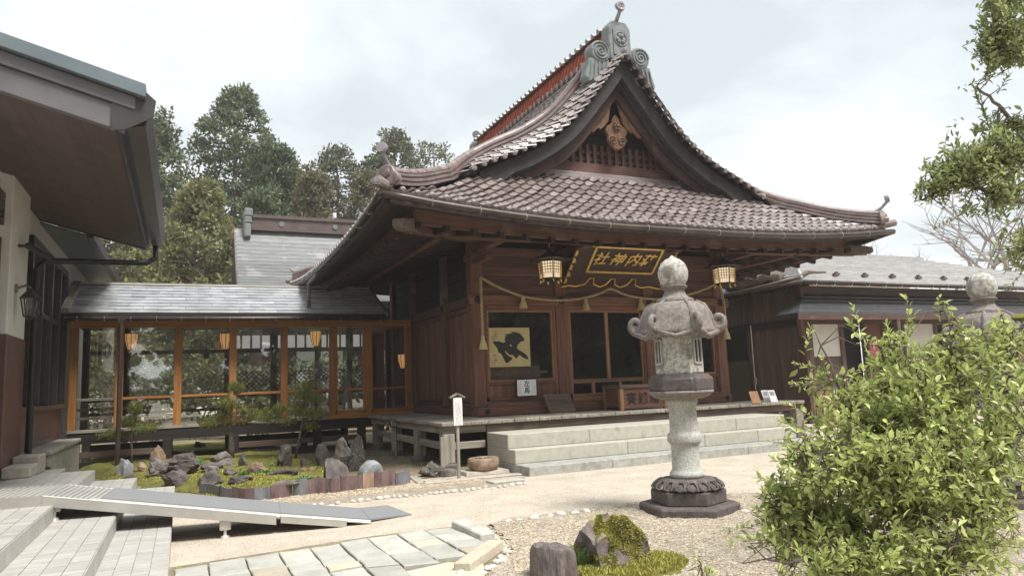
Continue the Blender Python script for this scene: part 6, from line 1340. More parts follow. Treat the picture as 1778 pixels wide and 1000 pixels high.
m = MB(); m.hexa([(XO+.02, YO+.02, ZO-.12), (X2, YO+.02, ZO-.12), (X2, WY, ZO-.02), (XO+.6, WY, ZO-.02)], [(XO+.02, YO+.02, ZO-.02), (X2, YO+.02, ZO-.02), (X2, WY, ZO+.03), (XO+.6, WY, ZO+.03)]); m.build('eave_soffit', 'wood_eave_x', of)
m = MB(); m.hexa([(XO+.02, YO+.1, ZO-.12), (WX, WY, ZO-.02), (WX, Y2, ZO-.02), (XO+.02, Y2, ZO-.12)], [(XO+.02, YO+.1, ZO-.03), (WX, WY, ZO+.03), (WX, Y2, ZO+.03), (XO+.02, Y2, ZO-.03)]); m.build('eave_soffit', 'wood_eave_y', of)
for k in range(9): m = MB(); y = YO+.3+k*.5; m.beam((XO+.1, y, ZO-.14), (WX, y, ZO-.06), .07, .1); m.build('rafter', 'wood_eave_x', of)
# walls: boards on the left side, post at the corner
y = WY+.3
while y < Y2-.6: m = MB(); m.box(WX+.006*(int(y*9) % 2), WX+.05, y+.004, min(y+.26, Y2-.6)-.004, .3, ZO-.05); m.build('wall_board', 'wood_brown_z', of, bevel=.004); y += .26
m = MB(); m.box(WX-.03, WX+.12, WY+.0, WY+.28, 0, ZO-.05); m.build('corner_post', 'wood_dark_z', of, bevel=.01); m = MB(); m.box(WX-.05, WX+.04, WY+.3, 24, 2.95, 3.2); m.build('side_beam', 'wood_eave_y', of)
m = MB(); m.box(WX-.04, WX+.05, WY+2.5, WY+4.4, 2.0, 3.0); m.build('side_opening', 'dark_void', of); m = MB(); m.box(WX-.06, WX-.02, WY+2.45, WY+4.4, .5, 2.0); m.build('bamboo_blind', 'bamboo_blind', of)
m = MB(); m.box(WX+.12, X2-.6, WY+.1, WY+.2, 3.2, ZO-.05); m.build('upper_wall', 'wood_brown_x', of); m = MB(); m.box(WX+.12, X2-.6, WY+.04, WY+.21, 3.0, 3.2); m.build('head_beam', 'wood_dark_x', of)
# entrance: posts, white panel, openings
x = WX+.12; k = 0
for (w, kind) in ((.25, 'post'), (1.2, 'panel'), (.16, 'post'), (.9, 'void'), (.1, 'post'), (.8, 'board'), (.14, 'post'), (.8, 'void'), (.1, 'post'), (1.5, 'panel'), (.14, 'post'), (2.0, 'void'), (.14, 'post'), (2.2, 'panel'), (.14, 'post'), (4.0, 'board')):
    b = (x, x+w, WY+.06, WY+.2, 0, 3.0); m = MB()
    if kind == 'post': m.box(*b); m.build('post', 'wood_brown_z', of)
    elif kind == 'panel': m.box(x, x+w, WY+.12, WY+.18, 2.0, 3.0); m.build('white_panel', 'wall_white', of); m = MB(); m.box(x, x+w, WY+.12, WY+.18, 0, 2.0); m.build('low_panel', 'wood_brown_z', of)
    elif kind == 'void': m.box(x, x+w, WY+.24, WY+.28, 0, 3.0); m.build('dark_opening', 'dark_void', of)
    else: m.box(x, x+w, WY+.12, WY+.18, 0, 3.0); m.build('door', 'wood_red_z', of)
    x += w; k += 1
# entrance canopy
cz, cy = 3.95, WY-.75; CL = WX-1.0; ch = .68
m = MB(); m.add([(CL, cy, cz-ch), (WX+11, cy, cz-ch), (WX+11, WY+.1, cz), (WX+.2, WY+.1, cz), (CL, WY+.1, cz-ch), (CL, cy, cz-ch-.06), (WX+11, cy, cz-ch-.06), (CL, WY+.1, cz-ch-.06)], [(0, 1, 2, 3), (0, 3, 4), (5, 6, 1, 0), (7, 5, 0, 4)])
cn = m.build('canopy', 'metal_roof_dark', of, fix=False)
for k in range(5): d0 = k/5; m = MB(); yy = cy+(WY+.1-cy)*d0; zz = cz-ch+ch*d0; m.box(CL+1.2*d0, WX+11, yy, yy+.02, zz+.002, zz+.03); m.build('canopy_seam', 'metal_roof_dark', cn)
m = MB(); m.box(CL, WX+11, cy, cy+.1, cz-ch-.2, cz-ch-.065); m.build('canopy_beam', 'wood_dark_x', of)
for x in (WX+3.2, WX+6.2): m = MB(); m.box(x, x+.14, cy+.02, cy+.16, 0, cz-ch-.2); m.build('canopy_post', 'wood_brown_z', of)
m = MB(); m.hexa([(WX-.2, WY-.1, 2.6), (WX-.06, WY-.1, 2.6), (WX-.06, WY+.02, 2.6), (WX-.2, WY+.02, 2.6)], [(WX-.8, WY-.6, 3.2), (WX-.66, WY-.6, 3.2), (WX-.66, WY-.48, 3.2), (WX-.8, WY-.48, 3.2)]); m.build('canopy_bracket', 'wood_dark_z', of)
# old bark thatch patch and gutter pole on the roof edge
m = MB(); V, F = ICO3
a = Vector((17.0, 18.0, 4.6)); m.add([(a.x+v.x*.75+.15*mnoise.noise(v*2), a.y+v.y*1.3, a.z+v.z*.28+.16*mnoise.noise(v*3)) for v in V], F); m.build('bark_patch', 'bark_grey', of)
m = MB(); m.tube([(16.2, 17.9, 4.16), (16.75, 15.7, 4.36), (17.4, 15.95, 4.58), (18.3, 16.05, 4.62)], [.05, .05, .07, .03], 7); tag(m.build('weathered_pole', 'wood_brown_x', smooth=True), 'weathered pole lying along the metal roof edge of the office', 'pole')
th = thing('hanging_rod', 'thin metal rod with a small box at its foot by the right veranda end', 'rod', at(1313, 680, y=14.6)); p0 = at(1303, 565, y=14.6); p1 = at(1312, 676, y=14.6); m = MB(); m.tube([p0, p1], .014, 6); m.build('rod', 'hook_metal', th); m = MB(); c = p0.lerp(p1, .87); m.box(c.x-.045, c.x+.045, c.y-.03, c.y+.03, c.z-.09, c.z+.09); m.build('box', 'fascia_grey', th)
m = MB(); m.box(19.6, 20.1, WY-.3, WY-.28, 1.6, 2.4); tag(m.build('banner', 'pink_banner'), 'red hanging banner at the office entrance glimpsed through the bush', 'banner')
m = MB(); m.box(15.9, 16.9, 14.6, 14.75, 0, 1.0); tag(m.build('planter_box', 'wood_pale_x', bevel=.02), 'wooden box outside the office glimpsed through the bush', 'box')
# ================================================================== garden
# moss bed
MB_POLY = [(-1.45, 12.2)]+[g2(u, v-6) for u, v in ((205, 842), (240, 852), (300, 862), (345, 866), (392, 870), (441, 873), (506, 866), (571, 861), (610, 852))]+[(2.75, 12.3), (2.9, 13.5), (2.7, 16), (2.6, 19), (2.8, 25), (-2.2, 25), (-2.2, 19), (-1.3, 16)]
def poly_dist(x, y, poly):
    d = 1e9; n = len(poly)
    for i in range(n):
        ax_, ay = poly[i]; bx, by = poly[(i+1) % n]; L2 = (bx-ax_)**2+(by-ay)**2; t = max(0, min(1, ((x-ax_)*(bx-ax_)+(y-ay)*(by-ay))/L2)); d = min(d, math.hypot(x-ax_-t*(bx-ax_), y-ay-t*(by-ay)))
    return d
def mossz(x, y):
    if not pip(x, y, MB_POLY): return 0.0
    d = poly_dist(x, y, MB_POLY); f = min(1, d/.35); f = f*f*(3-2*f)
    return f*(.13+.07*nz(x, y, 0, 1.1)+.035*nz(x, y, 4, 3.5))+.004
gx = np.arange(-2.4, 3.1, .08); gy = np.concatenate([np.arange(11.3, 17, .08), np.arange(17, 25.2, .25)])
idx = {}; V = []; F = []
for j, y in enumerate(gy):
    for i, x in enumerate(gx):
        if pip(x, y, MB_POLY): idx[i, j] = len(V); V.append((x, y, mossz(x, y)+.012*nz(x, y, 7, 12)))
for j in range(len(gy)-1):
    for i in range(len(gx)-1):
        q = [(i, j), (i+1, j), (i+1, j+1), (i, j+1)]
        if all(k in idx for k in q): F.append([idx[k] for k in q])
struct(link('moss_bed', arr_mesh('moss_bed', V, F, True), 'moss'))
def tufts(name, n, fn, h0, h1, mat, label, cat, seed, w=.5):
    r = np.random.RandomState(seed); V = []; F = []; k = 0; tries = 0
    while k < n and tries < n*20:
        tries += 1; q = fn(r)
        if q is None: continue
        x, y, z = q; h = r.uniform(h0, h1); a = r.uniform(0, 6.28); ww = h*w*.5; l = r.normal(0, .35*h, 2)
        V += [(x-ww*math.cos(a), y-ww*math.sin(a), z-.004), (x+ww*math.cos(a), y+ww*math.sin(a), z-.004), (x+l[0], y+l[1], z+h)]; F.append((3*k, 3*k+1, 3*k+2)); k += 1
    o = link(name, arr_mesh(name, V, F), mat); return tag(o, label, cat, kind='stuff')
def mf(r):
    x, y = r.uniform(-2, 3), 11.3+abs(r.normal(0, 2.6))
    if not pip(x, y, MB_POLY) or nz(x, y, 2, 1.3) < -.12: return None
    return x, y, mossz(x, y)
tufts('moss_tufts', 14000, mf, .012, .035, 'moss_tuft', 'yellow green moss cushions covering the garden bed', 'moss', 5, .9)
def wf(r):
    x, y = r.uniform(2.9, 5.3), r.uniform(12.2, 17.5)
    if nz(x, y, 5, 1.4) < .12: return None
    return x, y, .008
tufts('weeds', 900, wf, .03, .08, 'grass_blade', 'sparse weeds on the soil beside the veranda posts', 'weeds', 6, .25)

# ---- rocks
def rock_mesh(seed, pointy=0.0, cuts=8, rough=.16, flat=0.0, ico_=ICO4, strata=0.0):
    r = random.Random(seed); V, F = ico_; pl = [(Vector((r.gauss(0, 1), r.gauss(0, 1), r.gauss(0, .8))).normalized(), r.uniform(.42, .8)) for _ in range(cuts)]
    off = Vector((seed*3.1, seed*1.7, 0)); out = []
    for v in V:
        p = v.copy()
        for n, d in pl:
            e = p.dot(n)-d
            if e > 0: p -= n*e*.92
        p += v*(rough*mnoise.fractal(v*1.6+off, 1.0, 2.0, 4)+.35*rough*mnoise.noise(v*6+off))
        if strata: p *= 1+strata*math.sin(p.z*16+2*mnoise.noise(p*2+off))
        k = 1-pointy*max(0, (p.z+.3)/1.3); p.x *= k; p.y *= k; p.z = p.z*(1-flat*.0)
        out.append((p.x, p.y, max(p.z, -.45)))
    m = MB(); m.add(out, F); return m
def rock(u, v, w, h, mat, label, seed, z=None, pointy=.15, cuts=8, rough=.16, dep=.8, lean=0, name='rock', strata=0.0):
    p = at(u, v, z=.08)
    zz = mossz(p.x, p.y) if z is None else z
    p = at(u, v, z=max(zz, 0)+.0); d = depth(p)
    W_, H_ = w*d/FPX*1.02, h*d/FPX*1.02
    m = rock_mesh(seed, pointy, cuts, rough, strata=strata); zs = [q[2] for q in m.v]; xs = [q[0] for q in m.v]; z0, z1 = min(zs), max(zs); xr = max(xs)-min(xs)
    sx = W_/xr; sz = H_/(z1-z0)*1.12; sy = sx*dep if sx < sz*2 else sz*1.4
    R = RX.copy(); R.z = 0; R.normalize(); Fw = Vector((-R.y, R.x, 0))
    vs = []
    for q in m.v: a, b, c = q[0]*sx, q[1]*sy+sy*.55, (q[2]-z0)*sz-.12*H_; a += lean*c; vs.append(p+R*a+Fw*b+Vector((0, 0, c)))
    m.v = [tuple(x-p) for x in vs]; o = m.build(name, mat, auto=.5); o.location = p; return tag(o, label, 'rock')
RK = [
 (214, 833, 30, 36, 'rock_blue', 'dark blue grey upright rock against the corridor downpipe', .1, {}),
 (240, 822, 23, 19, 'rock_brown', 'small tan blocky rock between two dark rocks near the downpipe', .0, {}),
 (268, 806, 27, 32, 'rock_brown', 'tall tan standing rock at the back left of the moss bed', .25, {}),
 (272, 824, 41, 29, 'rock_grey', 'crinkled grey rock below the tall tan standing rock', .2, dict(rough=.3)),
 (312, 820, 46, 31, 'rock_dark', 'big dark layered boulder with a mossy crown', .1, dict(strata=.05)),
 (229, 836, 34, 12, 'rock_dark', 'low flat dark rock at the left end of the moss', .0, {}),
 (298, 841, 51, 24, 'rock_dark', 'flat topped dark boulder in front of the layered boulder', .05, dict(cuts=11)),
 (361, 840, 48, 22, 'rock_grey', 'purplish grey slab rock in the middle of the moss bed', .05, dict(cuts=11)),
 (363, 821, 27, 12, 'rock_grey', 'small rounded grey rock behind the purplish slab rock', 0, {}),
 (413, 840, 47, 13, 'rock_dark', 'long low dark rock just behind the edging tiles', 0, {}),
 (376, 803, 34, 18, 'rock_grey', 'grey mound rock at the foot of the brown needled pine', .2, {}),
 (392, 808, 34, 12, 'rock_grey', 'flat grey rock right of the mound rock below the middle pine', 0, {}),
 (366, 814, 42, 11, 'rock_dark', 'low dark ledge rock left of the bright green leaves', 0, {}),
 (421, 812, 18, 25, 'rock_grey', 'small pointed upright grey rock right of the middle pine', .35, {}),
 (447, 819, 39, 16, 'rock_brown', 'brown wedge shaped rock behind the bright green clumps', .1, {}),
 (331, 799, 16, 15, 'rock_grey', 'small grey rock peeking out behind the layered boulder', .1, {}),
 (400, 823, 25, 11, 'rock_dark', 'small dark rock at the edge of the pebbled hollow', 0, {}),
 (488, 810, 27, 38, 'rock_dark', 'jagged dark upright rock by the right pine trunk', .4, dict(rough=.3, lean=.15)),
 (558, 810, 25, 39, 'rock_grey', 'square grey block rock standing left of the rock pile', -.05, dict(cuts=5, rough=.08)),
 (593, 816, 36, 30, 'rock_speckled', 'mossy lower rock of the pile under the round boulder', .0, {}),
 (619, 818, 30, 61, 'rock_speckled', 'tall white speckled standing stone, tallest in the garden', .25, dict(rough=.2, cuts=5)),
 (575, 837, 50, 40, 'rock_grey', 'triangular grey rock in front of the rock pile', .55, dict(cuts=10, rough=.1)),
 (642, 831, 44, 30, 'rock_blue', 'smooth rounded blue grey boulder behind the purple edging tiles', .1, dict(cuts=3, rough=.08)),
 (525, 814, 12, 19, 'rock_dark', 'tiny dark pillar rock beside two tan cobbles', 0, {}),
 (526, 820, 13, 9, 'rock_brown', 'left tan cobble below the tiny dark pillar rock', 0, dict(cuts=0, rough=.05)),
 (540, 819, 13, 8, 'rock_brown', 'right tan cobble below the tiny dark pillar rock', 0, dict(cuts=0, rough=.05)),
 (490, 827, 58, 12, 'rock_dark', 'long dark low slab rock between the green clumps', 0, {}),
 (492, 842, 46, 9, 'rock_grey', 'broad pale slab rock level with the edging tiles', 0, {}),
 (674, 822, 22, 7, 'edging_purple', 'low reddish slab right of the smooth blue boulder', 0, {}),
 (750, 828, 49, 26, 'rock_speckled', 'craggy white veined rock by the veranda corner post', .1, dict(rough=.35, cuts=4)),
 (263, 772, 24, 9, 'rock_grey', 'pale rounded rock behind the corridor at left', 0, {}),
 (345, 775, 20, 9, 'rock_dark', 'dark rock lying behind the corridor near the fallen frond', 0, {}),
]
for i, (u, v, w, h, mt, lab, po, kw) in enumerate(RK): rock(u, v, w, h, mt, lab, 31+i*3, pointy=po, z=0.0 if u > 640 else None, **kw)
rock(593, 789, 27, 29, 'rock_grey', 'round mossy boulder perched on top of the rock pile', 201, z=.42, cuts=4)
m = MB(); p = at(776, 826, z=0); m.lathe([(.17, 0), (.165, .1), (.15, .115)], 12, p); tag(m.build('foundation_stone', 'rock_grey', bevel=.01), 'short round grey stone drum at the foot of the veranda corner post', 'stone')
# near rocks in the gravel
def near_rock(u, v, w, h, mat, label, seed, **k): return rock(u, v, w, h, mat, label, seed, z=.02, **k)
sc_ = at(966, 1008, z=0); sm_ = MB(); nseg = 56; rows = [(-.05, 1.06), (.0, 1.05), (.05, 1.02), (.1, 1.0), (.15, .98), (.2, .97), (.25, .95), (.285, .9), (.3, .78), (.31, .55), (.315, .3), (.317, .02)]
for (zz, rk) in rows:
    for q in range(nseg):
        a_ = 2*PI*q/nseg; fl = .035*math.sin(a_*7+1.3)+.05*mnoise.noise(Vector((math.cos(a_)*2, math.sin(a_)*2, 3)))+.03*mnoise.noise(Vector((math.cos(a_)*6, math.sin(a_)*6, zz*5)))
        r_ = .215*rk*(1+fl*(1.6 if zz < .27 else .6)); x_ = r_*math.cos(a_)*1.02; y_ = r_*math.sin(a_)*.85; z_ = zz*(1-.12*x_/.2)+(.02*mnoise.noise(Vector((x_*16, y_*16, 1))) if zz > .2 else 0)
        sm_.v.append((x_, y_, z_))
for r_ in range(len(rows)-1):
    for q in range(nseg): sm_.f.append((r_*nseg+q, r_*nseg+(q+1) % nseg, (r_+1)*nseg+(q+1) % nseg, (r_+1)*nseg+q))
o = sm_.build('rock', 'rock_stump', auto=.45); o.location = (sc_.x+.04, sc_.y+.1, 0); o.scale = (.9, .9, .84); tag(o, 'dark stump shaped rock with a flat top beside the mossy rock', 'rock')
mr0 = near_rock(1063, 990, 134, 90, 'rock_mossy', 'pyramid shaped rock half covered in bright moss near the camera', 94, pointy=.42, cuts=7, rough=.22, dep=.9)
# moss over that rock: same surface pushed outward where the moss grows
r9 = np.random.RandomState(8); V = []; F = []; me = mr0.data; P = [Vector(v.co) for v in me.vertices]; NN = [Vector(v.normal) for v in me.vertices]; k = 0
tri = [tuple(p.vertices) for p in me.polygons]
mx = max(q.x for q in P)
for t in range(26000):
    f = tri[r9.randint(len(tri))]; a, b = r9.random(), r9.random()
    if a+b > 1: a, b = 1-a, 1-b
    p = P[f[0]]+(P[f[1]]-P[f[0]])*a+(P[f[2]]-P[f[0]])*b; n = (NN[f[0]]+NN[f[1]]+NN[f[2]]).normalized()
    rel = p.x/mx; g = nz(p.x, p.y, p.z, 5)
    if not (rel > .0+.25*g+(.0 if p.z > .12 else -.9) or p.z < .1+.06*g) or nz(p.x, p.y, p.z+5, 7) > .38: continue
    h = r9.uniform(.008, .02); s = r9.normal(0, .006, 3); e = Vector(r9.normal(0, 1, 3)); e = (e-n*e.dot(n)).normalized()*.009
    V += [tuple(p-e), tuple(p+e), tuple(p+n*h+Vector(s))]; F.append((3*k, 3*k+1, 3*k+2)); k += 1
mo = link('moss_cover', arr_mesh('moss_cover', V, F), 'moss_tuft', mr0); mo['kind'] = 'stuff'
cM = mr0.location.copy()
def am(r):
    a = r.uniform(0, 6.28); q = math.sqrt(r.random()); x = cM.x+.2+q*.52*math.cos(a); y = cM.y+.02+q*.36*math.sin(a)
    if nz(x, y, 8, 5) > .4: return None
    return x, y, .03+.03*(1-q)
tufts('moss_apron', 5000, am, .015, .045, 'moss_tuft', 'bright moss spread on the gravel round the mossy rock', 'moss', 12, .9)
m = MB(); m.lathe([(.62, .0), (.5, .03), (.3, .05), (.05, .055)], 24, (cM.x+.2, cM.y+.02, 0), fn=lambda a, z: (1 if abs(math.cos(a)) > .5 else .8)*(1+.1*math.sin(3*a))*.85); struct(m.build('moss_mound', 'moss', smooth=True))
def blades(name, label, c, n, h, seed, mat='grass_blade', cat='grass tuft', spread=.5):
    r = random.Random(seed); m = MB(); c = Vector(c)
    for k in range(n):
        a = r.uniform(0, 6.28); L_ = h*r.uniform(.6, 1.1); d = Vector((math.cos(a), math.sin(a), 0)); w = d.cross(Vector((0, 0, 1)))*.006; p = c+d*r.uniform(0, .05); q = p+d*L_*spread*.4+Vector((0, 0, L_*.6)); t = p+d*L_*spread+Vector((0, 0, L_*.75)); m.add([p-w, p+w, q+w, q-w, t], [(0, 1, 2, 3), (3, 2, 4)])
    return tag(m.build(name, mat, fix=False), label, cat)
blades('grass_tuft', 'grass tuft with arching blades between the dark rock and the mossy rock', at(1003, 985, z=.03), 34, .22, 3, spread=.8)
# ---- leafy plants
def rosette(u, v, w, mat, label, seed, n=40, upright=.5, name='leafy_plant', cat='plant', leaf=.05):
    p = at(u, v, z=.12); p.z = mossz(p.x, p.y); r = random.Random(seed); R_ = w*depth(p)/FPX/2; V = []; F = []
    for k in range(n):
        a = r.uniform(0, 6.28); q = R_*math.sqrt(r.random()); c = p+Vector((q*math.cos(a), q*.6*math.sin(a), r.uniform(.0, .07)*(1.3-q/R_))); d = Vector((math.cos(a)*(1-upright), math.sin(a)*(1-upright), upright+r.uniform(-.2, .3))).normalized(); s = d.cross(Vector((0, 0, 1))).normalized() if abs(d.z) < .98 else Vector((1, 0, 0)); L_ = leaf*r.uniform(.7, 1.3); wd = L_*.32; nn = s.cross(d)*L_*.12; o = len(V)
        V += [tuple(c), tuple(c+d*L_*.45+s*wd), tuple(c+d*L_*.5-nn), tuple(c+d*L_*.45-s*wd), tuple(c+d*L_)]; F += [(o, o+1, o+2), (o, o+2, o+3), (o+1, o+4, o+2), (o+2, o+4, o+3)]
    return tag(link(name, arr_mesh(name, V, F), mat), label, cat)
rosette(427, 822, 24, 'leaf_garden', 'left bright green leafy clump near the small pointed rock', 1, 90); rosette(460, 824, 34, 'leaf_garden', 'right bright green leafy clump before the brown wedge rock', 2, 110); rosette(341, 812, 16, 'leaf_garden', 'upright fleshy leaved plant right of the layered boulder', 3, 40, .85, leaf=.11)
rosette(475, 812, 14, 'leaf_pale', 'pale yellowish rosette behind the right green clump', 4, 40); rosette(531, 835, 44, 'leaf_pale', 'spreading pale green ground plant left of the triangular rock', 5, 140); rosette(255, 838, 24, 'leaf_pale', 'pale low plant in the moss left of the flat topped boulder', 6, 70, .2)
m = MB(); a, b = at(232, 790, z=.2), at(312, 757, z=.35); m.tube([a, a.lerp(b, .5)+Vector((0, 0, .04)), b], [.02, .03, .015], 6); m.tube([at(222, 787, z=.2), at(262, 782, z=.22), at(300, 776, z=.15)], [.015, .035, .02], 6); tag(m.build('fallen_frond', 'dead_leaf', smooth=True), 'orange brown fallen frond lying behind the tan standing rock', 'frond')
# ---- standing edging tiles
EX = [(345, 858, 18, 'g'), (381, 862, 20, 'g'), (402, 868, 22, 'p'), (441, 869, 22, 'g'), (470, 867, 25, 'p'), (508, 861, 27, 'g'), (534, 859, 26, 'p'), (571, 856, 24, 'p'), (592, 854, 26, 'p'), (630, 848, 25, 't'), (650, 846, 27, 'p'), (687, 842, 22, 'g'), (713, 838, 0, '')]
for i in range(len(EX)-1):
    u0, v0, h, c = EX[i]; u1, v1 = EX[i+1][:2]; a = at(u0+.5, v0, z=0); b = at(u1-.5, v1, z=0); d = (b-a); L_ = d.length; d.normalize(); s = Vector((-d.y, d.x, 0)); hh = h*depth(a)/FPX; m = MB(); n = 6; fr_, bk = [], []
    for q in range(n+1):
        t = q/n; cur = .045*(4*t*(1-t)) if i % 2 else .03*math.sin(t*PI); p = a+d*L_*t-s*cur*(1 if i % 3 else -.6); hz_ = hh*(1+.06*math.sin(t*PI*1.3+i)); fr_.append((p, hz_)); bk.append((p+s*.022, hz_))
    for q in range(n): (p, h0), (p2, h1), (b0, _), (b1, _) = fr_[q], fr_[q+1], bk[q], bk[q+1]; Z = Vector((0, 0, 1)); m.hexa([p-Z*.05, p2-Z*.05, b1-Z*.05, b0-Z*.05], [p+Z*h0, p2+Z*h1, b1+Z*h1, b0+Z*h0])
    import bmesh as _bm
    o = m.build('edging_tile', {'g': 'edging_grey', 'p': 'edging_purple', 't': 'edging_tan'}[c])
    tag(o, '%s upright %s roof tile edging the garden, counted from the ramp side' % (ORD[i], {'g': 'grey', 'p': 'purple brown', 't': 'tan'}[c]), 'edging tile', 'roof tiles set on edge round the moss bed')
# ---- small pines
def pine(u, v, label, trunk, pads, seed, r0, brown=0.0):
    p = at(u, v, z=.1); p.z = max(0, mossz(p.x, p.y))-.02; d = depth(p); t = thing('pine_tree', label, 'pine tree', p, 'young pines in the garden'); sc = d/FPX; r = random.Random(seed)
    Rr = RX.copy(); Rr.z = 0; Rr.normalize(); Fw = Vector((-Rr.y, Rr.x, 0))
    def W_(du, dv, dd=0.0): return p+Rr*(du*sc)+Vector((0, 0, dv*sc+.02))+Fw*dd
    tp = [W_(a, b, c) for a, b, c in trunk]; m = MB(); m.tube(tp, [r0*(1-.75*i/(len(tp)-1)) for i in range(len(tp))], 8)
    m.build('trunk', 'bark_grey', t, smooth=True)
    V = []; F = []; Vb = []; Fb = []
    for (du, dv, rw, rh, n, br) in pads:
        c = W_(du, dv, r.uniform(-.15, .15)); j = min(range(len(tp)), key=lambda i: abs(tp[i].z-(c.z-.1))); m = MB(); m.tube([tp[j], tp[j].lerp(c, .6)+Vector((0, 0, -.03)), c], [r0*.3, r0*.2, r0*.08], 5); m.build('branch', 'bark_grey', t, smooth=True)
        for k in range(n):
            e = Vector((r.gauss(0, 1), r.gauss(0, 1), r.gauss(0, 1))); e.normalize(); q = c+Rr*(e.x*rw*sc*r.uniform(.2, 1))+Fw*(e.y*rw*sc*r.uniform(.2, 1))+Vector((0, 0, e.z*rh*sc*r.uniform(.2, 1))); isb = r.random() < br
            A, B = (Vb, Fb) if isb else (V, F)
            ax = Vector((r.gauss(0, .5), r.gauss(0, .5), 1)).normalized()
            for g in range(9):
                dr_ = (ax*.8+Vector((r.gauss(0, .6), r.gauss(0, .6), r.gauss(0, .35)))).normalized(); L_ = r.uniform(.07, .14); s = dr_.cross(Vector((r.random(), r.random(), 1))).normalized()*.0045; o = len(A); A += [tuple(q-s), tuple(q+s), tuple(q+dr_*L_)]; B.append((o, o+1, o+2))
    o = link('needles', arr_mesh('needles', V, F), 'needle', t); o['kind'] = 'stuff'
    if Vb: o = link('dry_needles', arr_mesh('dry_needles', Vb, Fb), 'needle_brown', t); o['kind'] = 'stuff'
pine(228, 805, 'small pine with forked pale stem beside the downpipe at left', [(0, 0, 0), (1, 20, 0), (-2, 40, 0), (2, 62, 0), (6, 85, 0)], [(8, 92, 14, 14, 150, 0), (0, 70, 18, 12, 140, 0), (-32, 50, 30, 10, 130, 0), (28, 58, 26, 10, 130, .1), (-8, 45, 14, 8, 60, 0)], 1, .03)
pine(400, 800, 'middle pine with browning needles at its centre', [(0, 0, 0), (2, 20, 0), (1, 38, 0), (-3, 60, 0), (2, 90, 0), (2, 115, 0)], [(4, 118, 16, 14, 150, 0), (-4, 92, 24, 14, 180, .2), (28, 78, 22, 11, 120, .3), (-30, 60, 26, 12, 160, .05), (-5, 64, 22, 14, 200, .75), (62, 68, 34, 16, 220, .08), (20, 62, 24, 10, 110, .8), (100, 58, 22, 8, 70, .1), (88, 80, 18, 10, 80, 0)], 2, .085)
pine(513, 800, 'slender pine with leaning trunk at the right of the moss bed', [(0, 0, 0), (6, 30, 0), (12, 60, 0), (20, 95, 0), (24, 120, 0)], [(22, 122, 14, 14, 120, 0), (12, 104, 22, 12, 150, 0), (36, 98, 22, 10, 120, 0), (2, 80, 24, 12, 120, 0), (40, 72, 22, 12, 120, .05), (18, 74, 20, 12, 110, 0), (26, 52, 18, 8, 60, 0)], 3, .03)

# ---- fallen leaves and needles blown over the ground
def litter(name, label, poly, n, seed, mat, L0):
    r = np.random.RandomState(seed); V = []; F = []; k = 0; xs = [p[0] for p in poly]; ys = [p[1] for p in poly]
    while k < n:
        x, y = r.uniform(min(xs), max(xs)), r.uniform(min(ys), max(ys))
        if not pip(x, y, poly) or nz(x, y, 9, .8) < -.05: continue
        a = r.uniform(0, 6.28); L_ = L0*r.uniform(.5, 1.2); c, s = math.cos(a)*L_, math.sin(a)*L_; z = .03+max(0, mossz(x, y)); V += [(x-c, y-s, z), (x-s*.4, y+c*.4, z+.008), (x+c, y+s, z+.004), (x+s*.4, y-c*.4, z+.006)]; F.append((4*k, 4*k+1, 4*k+2, 4*k+3)); k += 1
    tag(link(name, arr_mesh(name, V, F), mat), label, 'leaf litter', kind='stuff')
litter('fallen_leaves', 'scattered brown fallen leaves on gravel and moss', [(-1, 11.8), (3.3, 11.6), (5, 12), (5.2, 15), (-1, 16)], 260, 3, 'dead_leaf', .028)
litter('gravel_litter', 'few dry leaves scattered over the lantern gravel', [(2.2, 4.6), (7.5, 4.2), (8.2, 6.6), (5.4, 9.8), (3.0, 9.5)], 90, 4, 'dead_leaf', .018)
